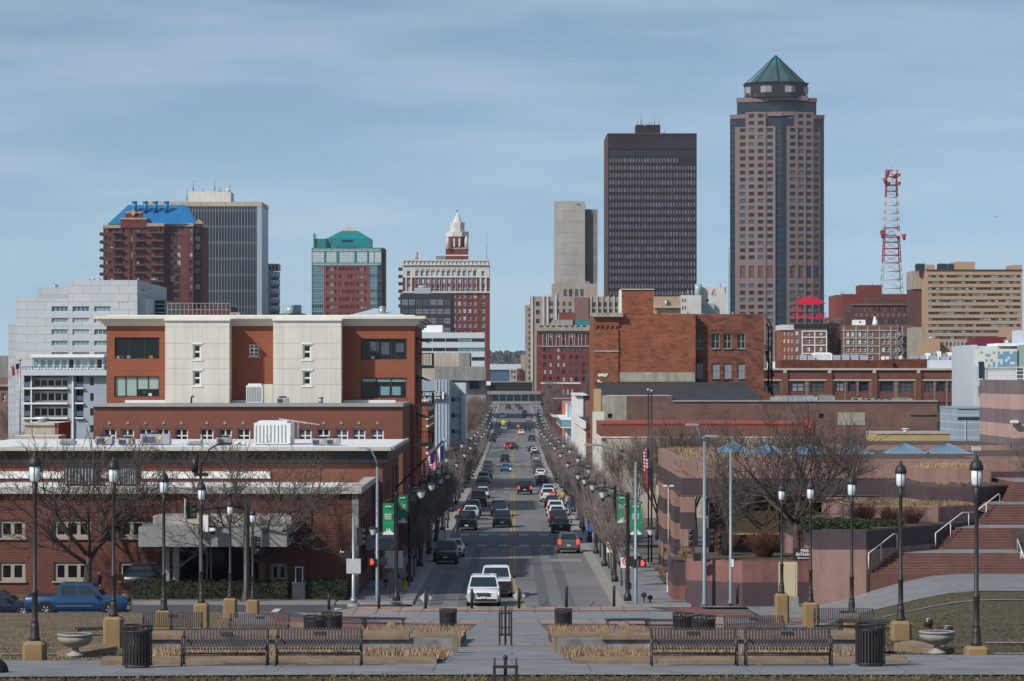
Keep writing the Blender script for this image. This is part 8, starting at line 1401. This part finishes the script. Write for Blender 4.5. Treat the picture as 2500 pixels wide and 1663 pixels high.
def flat_bench(label, u, D, rz=0):
    x = X(u, D); t = thing('backless_bench', label, 'bench', (x, D, gz(x, D) + .05), rz, 'backless slatted benches'); mb = MB()
    for k in range(27):
        a = -.86 + k * .0662; ps = [(.26, .36), (.28, .41), (.22, .44), (-.22, .44), (-.28, .41), (-.26, .36)]
        for (y0, z0), (y1, z1) in zip(ps, ps[1:]): mb.hexa([(a - .02, y0, z0 - .012), (a + .02, y0, z0 - .012), (a + .02, y1, z1 - .012), (a - .02, y1, z1 - .012)], [(a - .02, y0, z0), (a + .02, y0, z0), (a + .02, y1, z1), (a - .02, y1, z1)])
    mb.build('seat', M['slat_metal'], t)
    for s in (-1, 1): mb = MB(); mb.tube([(s * .8, .2, 0), (s * .8, .18, .4), (s * .8, -.18, .4), (s * .8, -.2, 0)], .022, 6); mb.build('leg', M['black_metal'], t)
    mb = MB(); mb.tube([(-.8, 0, .2), (.8, 0, .2)], .016, 6); mb.build('stretcher', M['black_metal'], t)
for lab, u, D, rz in (('backless bench just behind the front left benches', 577, 95, .1), ('backless bench peeking out left of the left litter bin', 262, 95, .3), ('backless bench behind the paired left bins', 842, 128, -.05), ('backless bench end left of the left sandstone block', 935, 131, -.15), ('backless bench just behind the front right benches', 1895, 95, -.1), ('backless bench partly behind the right litter bin', 2120, 95, -.3), ('backless bench behind the paired right bins', 1628, 128, .05), ('backless bench end right of the right sandstone block', 1533, 131, .15)): flat_bench(lab, u, D, rz)
# --- litter bins
def bin_meshes():
    mb = MB()
    for k in range(28): a = 2 * pi * k / 28; c, s = cos(a), sin(a); mb.hexa([(c * .3 - s * .019, s * .3 + c * .019, .06), (c * .3 + s * .019, s * .3 - c * .019, .06), (c * .31 + s * .019, s * .31 - c * .019, .06), (c * .31 - s * .019, s * .31 + c * .019, .06)], [(c * .3 - s * .019, s * .3 + c * .019, .8), (c * .3 + s * .019, s * .3 - c * .019, .8), (c * .31 + s * .019, s * .31 - c * .019, .8), (c * .31 - s * .019, s * .31 + c * .019, .8)])
    l = MB(); l.lathe([(.25, .06), (.26, .72)], 20); r = MB()
    for z in (.06, .76, .87): r.tube([(.31 * cos(a * pi / 12), .31 * sin(a * pi / 12), z) for a in range(25)], .018, 6, 0, True, False)
    for k in range(16): a = 2 * pi * k / 16; r.tube([(.31 * cos(a), .31 * sin(a), .77), (.31 * cos(a + .2), .31 * sin(a + .2), .82), (.31 * cos(a), .31 * sin(a), .87)], .011, 4)
    f = MB()
    for k in range(4): a = pi / 4 + k * pi / 2; f.cyl(.29 * cos(a), .29 * sin(a), 0, .05, .025, 6)
    return [(a, m.mesh(a, M[k])) for a, m, k in (('slats', mb, 'brown_metal'), ('liner', l, 'black_metal'), ('rim_grille', r, 'brown_metal'), ('feet', f, 'black_metal'))]
TM = bin_meshes()
for lab, u, D in (('large dark slatted litter bin at the front left', 335, 69.6), ('large dark slatted litter bin at the front right', 2124.5, 69.8), ('slatted litter bin of the left pair, lower and nearer', 770, 88.5), ('slatted litter bin of the left pair, behind and taller', 810, 99), ('slatted litter bin of the right pair, lower and nearer', 1718, 88.5), ('slatted litter bin of the right pair, behind and taller', 1668, 99), ('far slatted litter bin left of the central walk', 1094, 119), ('far slatted litter bin right of the central walk', 1375.5, 119)):
    x = X(u, D); t = thing('litter_bin', lab, 'litter bin', (x, D, gz(x, D) + .055), 0, 'dark slatted litter bins')
    for a, me in TM: link(a, me, t)
# --- lamp posts with stone pedestals
def lamp_meshes():
    P = [('base', [(.125, 0), (.125, .06), (.105, .1), (.1, .3), (.085, .42)], 'brown_metal', 12), ('shaft', [(.085, .423), (.07, .45), (.065, 1.05), (.08, 1.07), (.08, 1.13), (.052, 1.16), (.046, 3.3), (.06, 3.33), (.05, 3.4), (.075, 3.6)], 'brown_metal', 12), ('globe', [(.08, 3.603), (.115, 3.66), (.125, 3.78), (.125, 3.97)], 'lamp_glass', 14), ('cap', [(.155, 3.973), (.165, 4.0), (.15, 4.08), (.115, 4.16), (.06, 4.2), (.045, 4.23), (.05, 4.26), (.012, 4.32)], 'brown_metal', 14)]; out = []
    for a, pr_, m, n in P: mb = MB(); mb.lathe(pr_, n); out.append((a, mb.mesh(a, M[m])))
    mb = MB()
    for k in range(4): a = k * pi / 2 - .0 - pi / 2; mb.tube([(.085 * cos(a), .085 * sin(a), 3.6), (.125 * cos(a), .125 * sin(a), 3.68), (.132 * cos(a), .132 * sin(a), 3.97)], .009, 4)
    out.append(('cage', mb.mesh('cage', M['brown_metal']))); return out
LM = lamp_meshes()
for i, (u, vb, vp, w, D, lab) in enumerate(((85, 1564, 1590, 55, 76, 'tallest looking lamp post at the far left edge of the lawn'), (277, 1505, 1547, 47, 90, 'lamp post in front of the blue pickup bonnet'), (400, 1490, 1508, 42, 103, 'lamp post left of the hedge in front of the dark parked car'), (492, 1472, 1516, 37, 117, 'lamp post standing before the black pole with the dome camera'), (562, 1460, 1504, 33, 145, 'lamp post left of the black mast arm pole'), (617, 1463.6, 1506, 31, 157, 'lamp post right of the black mast arm pole, smallest on the left'), (2384, 1576, 1601, 58, 75.5, 'tallest looking lamp post at the right in front of the steps'), (2199, 1515, 1558, 49, 90, 'lamp post second from the right in front of the steps'), (2079.5, 1496, 1516, 42, 103, 'lamp post in front of the juniper terrace'), (1979, 1470, 1513, 38, 117, 'lamp post beside the white entrance lettering'), (1908.5, 1449, 1488, 34, 129, 'lamp post in front of the tan utility cabinet'))):
    z = Z(vb, D); t = thing('lamp_post', lab, 'lamp post', (X(u, D), D, z), 0, 'black lamp posts on sandstone pedestals')
    for a, me in LM: link(a, me, t)
    h = z - Z(vp, D); q = w * D / F / 2; mb = MB(); k = .75; oc = lambda r: [(r, -r * k), (r, r * k), (r * k, r), (-r * k, r), (-r, r * k), (-r, -r * k), (-r * k, -r), (r * k, -r)]
    mb.prism_z(oc(q), -h - .5, -.085); i0 = len(mb.v); mb.v += [(x, y, -.082) for x, y in oc(q)] + [(x, y, -.002) for x, y in oc(q * .72)]
    for j in range(8): e = (j + 1) % 8; mb.f.append((i0 + j, i0 + e, i0 + 8 + e, i0 + 8 + j)); mb.m.append(0); mb.sm.append(False)
    mb.f.append(tuple(i0 + 8 + j for j in range(8))); mb.m.append(0); mb.sm.append(False); mb.build('pedestal', M['gold_stone'], t)
# --- rails on the walk, drinking fountain
for lab, D, w, h, vb in (('central dark double handrail seen end on in the middle of the walk', 94.3, .165, .92, 0), ('farther dark handrail end on the central walk', 113, .125, .86, 0), ('nearest dark handrail end cut off by the bottom of the picture', 57.5, .19, .62, 0)):
    x = X(1234, D); z = gz(0, D) + .06; t = thing('handrail', lab, 'handrail', (x, D, z + (.28 if D < 60 else 0)), 0, 'handrails on the central walk'); mb = MB()
    for s in (-1, 1): mb.box(s * w - .026, s * w + .026, -.03, .03, -.3, h); mb.box(s * w - .02, s * w + .02, .03, 1.6, h - .05, h)
    mb.build('side_post', M['brown_metal'], t); mb = MB(); mb.box(-.03, .03, .1, .16, -.3, h + .12); mb.sphere(0, .13, h + .13, .045, n=8, k=5); mb.build('centre_post', M['brown_metal'], t)
    for zz_ in (h - .04, h * .3): mb = MB(); mb.box(-w - .03, w + .03, -.035, .035, zz_, zz_ + .045); mb.build('crossbar', M['brown_metal'], t)
t = thing('drinking_fountain', 'dark bronze drinking fountain with two basins behind the right stone bowl', 'drinking fountain', (X(2267, 84), 84, gz(10, 84))); s_ = F / 84; hz_ = lambda v: Z(v, 84) - t.location.z
mb = MB(); mb.lathe([(.13, 0), (.1, .03), (.085, hz_(1522))], 14); mb.build('pedestal', M['bronze'], t); mb = MB(); mb.lathe([(.1, hz_(1528)), (.12, hz_(1524)), (.12, hz_(1512)), (.1, hz_(1511))], 16); mb.build('basin', M['bronze'], t); mb = MB(); mb.lathe([(.1, hz_(1544)), (.16, hz_(1540)), (.16, hz_(1530)), (.13, hz_(1529))], 16, 0, .47, 0); mb.build('basin', M['bronze'], t); mb = MB(); mb.tube([(.08, 0, hz_(1540)), (.35, 0, hz_(1537))], .06, 8); mb.build('arm', M['bronze'], t)
for x, v in ((0, 1511), (.47, 1528.5)): mb = MB(); mb.lathe([(.095 if x == 0 else .125, hz_(v)), (.05, hz_(v) + .015)], 14, 0, x, 0); mb.build('bowl_top', M['chrome'], t)
# --- hedge, shrubs, planting on the terraces
leafy('hedge', 'long clipped dark hedge in front of the entrance canopy', 'hedge', (X(332, 204), X(705, 204), 202.6, 204.4, .05, 1.15), 7000, .07, ['hedge', 'hedge', 'juniper'], 3); leafy('hedge', 'short clipped dark hedge right of the white stone pillar', 'hedge', (X(748, 204), X(850, 204), 202.6, 204.4, .05, 1.15), 2500, .07, ['hedge', 'hedge', 'juniper'], 4)
leafy('juniper', 'low spreading green juniper along the terrace edge', 'shrub', (X(1962, 199), X(2108, 199), 196.5, 201, Z(1296, 195.3), Z(1296, 195.3) + .45), 3500, .1, ['juniper', 'hedge', 'juniper'], 5); leafy('juniper', 'small dark juniper clump beside the lowest red shrubs', 'shrub', (20.9, 23.4, 199.6, 204, Z(1296, 195.3), Z(1296, 195.3) + .3), 900, .1, ['juniper', 'hedge'], 6)
for i, (u, D, z, r, h, n, m, lab) in enumerate(((1770, 203, 2.72, 1.0, 1.75, 260, 'red_shrub', 'dark red bare shrub in the pink planter, left of three'), (1864, 201, 2.72, 1.35, 1.9, 380, 'red_shrub', 'widest dark red bare shrub in the pink planter'), (1988, 202, 2.72, .9, 1.6, 240, 'red_shrub', 'dark red bare shrub right of the entrance letters'), (1672, 206, 2.3, .45, .8, 140, 'dry_grass', 'tuft of tan ornamental grass on the plum wall'), (2105, 204.6, 4.55, 1.0, 1.3, 240, 'red_shrub', 'red shrub on the terrace, left of three by the pink wall'), (2172, 204.4, 4.55, .75, 1.15, 180, 'red_shrub', 'red shrub on the terrace, middle of three by the pink wall'), (2228, 204.2, 4.55, .8, 1.2, 220, 'red_shrub', 'red shrub on the terrace, right of three by the pink wall'), (2300, 216, Z(1191, 214), .5, .4, 90, 'dry_grass_pale', 'left of two dry tufts on the plum planter box'), (2350, 216, Z(1191, 214), .45, .45, 90, 'dry_grass_pale', 'right of two dry tufts on the plum planter box'))): shrub(lab, X(u, D), D, z, r, h, n, m, 50 + i)
zt1, zt2 = Z(1144, 224), Z(1127, 230); blades('dry_grass', 2500, lambda R: (R.uniform(27.8, 31.8), R.uniform(224.5, 236), zt1 + .03), .35, .05, ['dry_grass', 'dry_grass_pale'], 31); blades('dry_grass', 5000, lambda R: (R.uniform(12.3, 20), 231 + 33 * R.random(), zt2 + .03), .4, .06, ['dry_grass', 'dry_grass_pale', 'plant_dry'], 32); blades('dry_grass', 1500, lambda R: (R.uniform(21, 28.6), R.uniform(207, 214), Z(1238, 206) + .03), .2, .05, ['dry_grass', 'lawn_green'], 33)
# --- pillar, cabinet, signs
t = thing('stone_pillar', 'white stone pillar with a dark slab set on it between the hedges', 'monument', (X(729.5, 202.6), 202.6, .1)); k = X(U0 + 15.5, 202.6); mb = MB(); mb.box(-k, k, 0, .8, 0, .9, 0); mb.box(-k - .04, k + .04, -.04, .84, .903, .98); mb.build('base', M['pale_stone'], t); mb = MB(); mb.box(-k * .62, k * .62, .2, .5, .983, 1.95); mb.build('slab', M['sign_back'], t); mb = MB(); mb.box(-k * .45, k * .45, .185, .198, 1.02, 1.9); mb.build('dark_panel', M['fascia_black'], t)
t = thing('utility_cabinet', 'tan metal utility cabinet on concrete behind a lamp post', 'cabinet', (X(1926, 160), 160, Z(1472, 160))); mb = MB(); mb.box(-.42, .46, -.05, .7, -.2, .28); mb.build('base', M['concrete'], t); mb = MB(); mb.box(-.45, .40, 0, .6, .283, 1.93); mb.build('body', M['cabinet'], t); mb = MB(); mb.box(-.41, .3, -.02, -.003, .33, 1.88); d = mb.build('door', M['cabinet'], t); mb = MB(); mb.box(-.40, -.37, -.05, -.021, 1.0, 1.2); mb.build('handle', M['galv'], d)
t = thing('entrance_sign', 'dark board with white entrance lettering and arrow in the pink planter', 'sign', (X(1965, 198.2), 198.2, 2.7)); mb = MB(); mb.box(-.7, .7, 0, .06, .02, .72); mb.build('board', M['brown_metal'], t); text('MAIN', M['sign_white'], .02, -.03, .58, .52, .19, t, bold=.02); text('ENTRANCE', M['sign_white'], 0, -.03, .36, 1.05, .19, t, bold=.02); mb = MB(); mb.box(-.4, .4, -.03, -.01, .12, .155); mb.hexa([(-.46, -.03, .137), (-.34, -.03, .07), (-.34, -.01, .07), (-.46, -.01, .137)], [(-.46, -.03, .138), (-.34, -.03, .205), (-.34, -.01, .205), (-.46, -.01, .138)]); mb.build('arrow', M['sign_white'], t)
t = thing('entrance_sign', 'black and white board with large letters half hidden by the plum wall', 'sign', (X(1640, 213), 213, gz(0, 213) + .5)); mb = MB(); mb.box(-.32, .32, 0, .05, -.4, .85); mb.build('frame', M['sign_white'], t); mb = MB(); mb.box(-.28, .28, -.02, -.003, .1, .8); mb.build('board', M['trim_black'], t); text('EN', M['sign_white'], 0, -.04, .62, .46, .28, t, bold=.04); text('O', M['sign_white'], -.06, -.04, .27, .28, .28, t, bold=.04)
t = thing('area_light', 'thin tan pole with twin white heads beside the museum piers', 'light', (X(1632, 224), 224, -.6)); h = Z(1188, 224) + .6; mb = MB(); mb.tube([(0, 0, 0), (0, 0, h)], .05, 6); mb.build('pole', M['tan_conc'], t)
for s in (-1, 1): mb = MB(); mb.box(s * .22 - .14, s * .22 + .14, -.1, .1, h, h + .1); mb.build('lamp_head', M['white_metal'], t)
t = thing('bike_rack', 'black bar rack on the left corner pavement', 'bike rack', (X(940, 206), 206, gz(0, 206) + .14)); mb = MB(); mb.tube([(-.35, 0, 0), (-.35, 0, .95), (.3, 0, .95), (.3, 0, 0)], .03, 6); mb.build('frame', M['black_metal'], t)
t = thing('dark_object', 'dark rounded shape cut off by the bottom left corner', 'stone', (X(-9, 68), 68, gz(-9, 68))); mb = MB(); mb.sphere(0, 0, .02, .26, .3, .3, 16, 0, 10); mb.build('stone', M['dark_cloth'], t)  # unidentified dark rounded object, built as a ball; not known to be stone
t = thing('bird', 'small dark bird in the sky right of the lattice tower', 'bird', (X(2430, 900), 900, Z(529, 900))); mb = MB(); mb.tube([(-.3, 0, 0), (0, 0, .03), (.3, 0, 0)], [.03, .09, .02], 6); mb.tri((0, -.05, .05), (-.1, .3, .3), (.1, .1, .04)); mb.build('body', M['dark_cloth'], t)
# ---------------------------------------------------------------- air
mb = MB(); mb.box(-3600, 3600, -40, 9100, -14, 240); hz = tag(mb.build('haze', []), kind='stuff'); hm = bpy.data.materials.new('haze'); hm.use_nodes = True; n = hm.node_tree.nodes; n.remove(n['Principled BSDF']); pv = n.new('ShaderNodeVolumePrincipled'); pv.inputs['Color'].default_value = (.82, .89, 1, 1); pv.inputs['Density'].default_value = .000038; pv.inputs['Anisotropy'].default_value = .1; hm.node_tree.links.new(pv.outputs[0], n['Material Output'].inputs['Volume']); hz.data.materials.append(hm)
SC.cycles.volume_bounces = 0; SC.cycles.volume_max_steps = 64
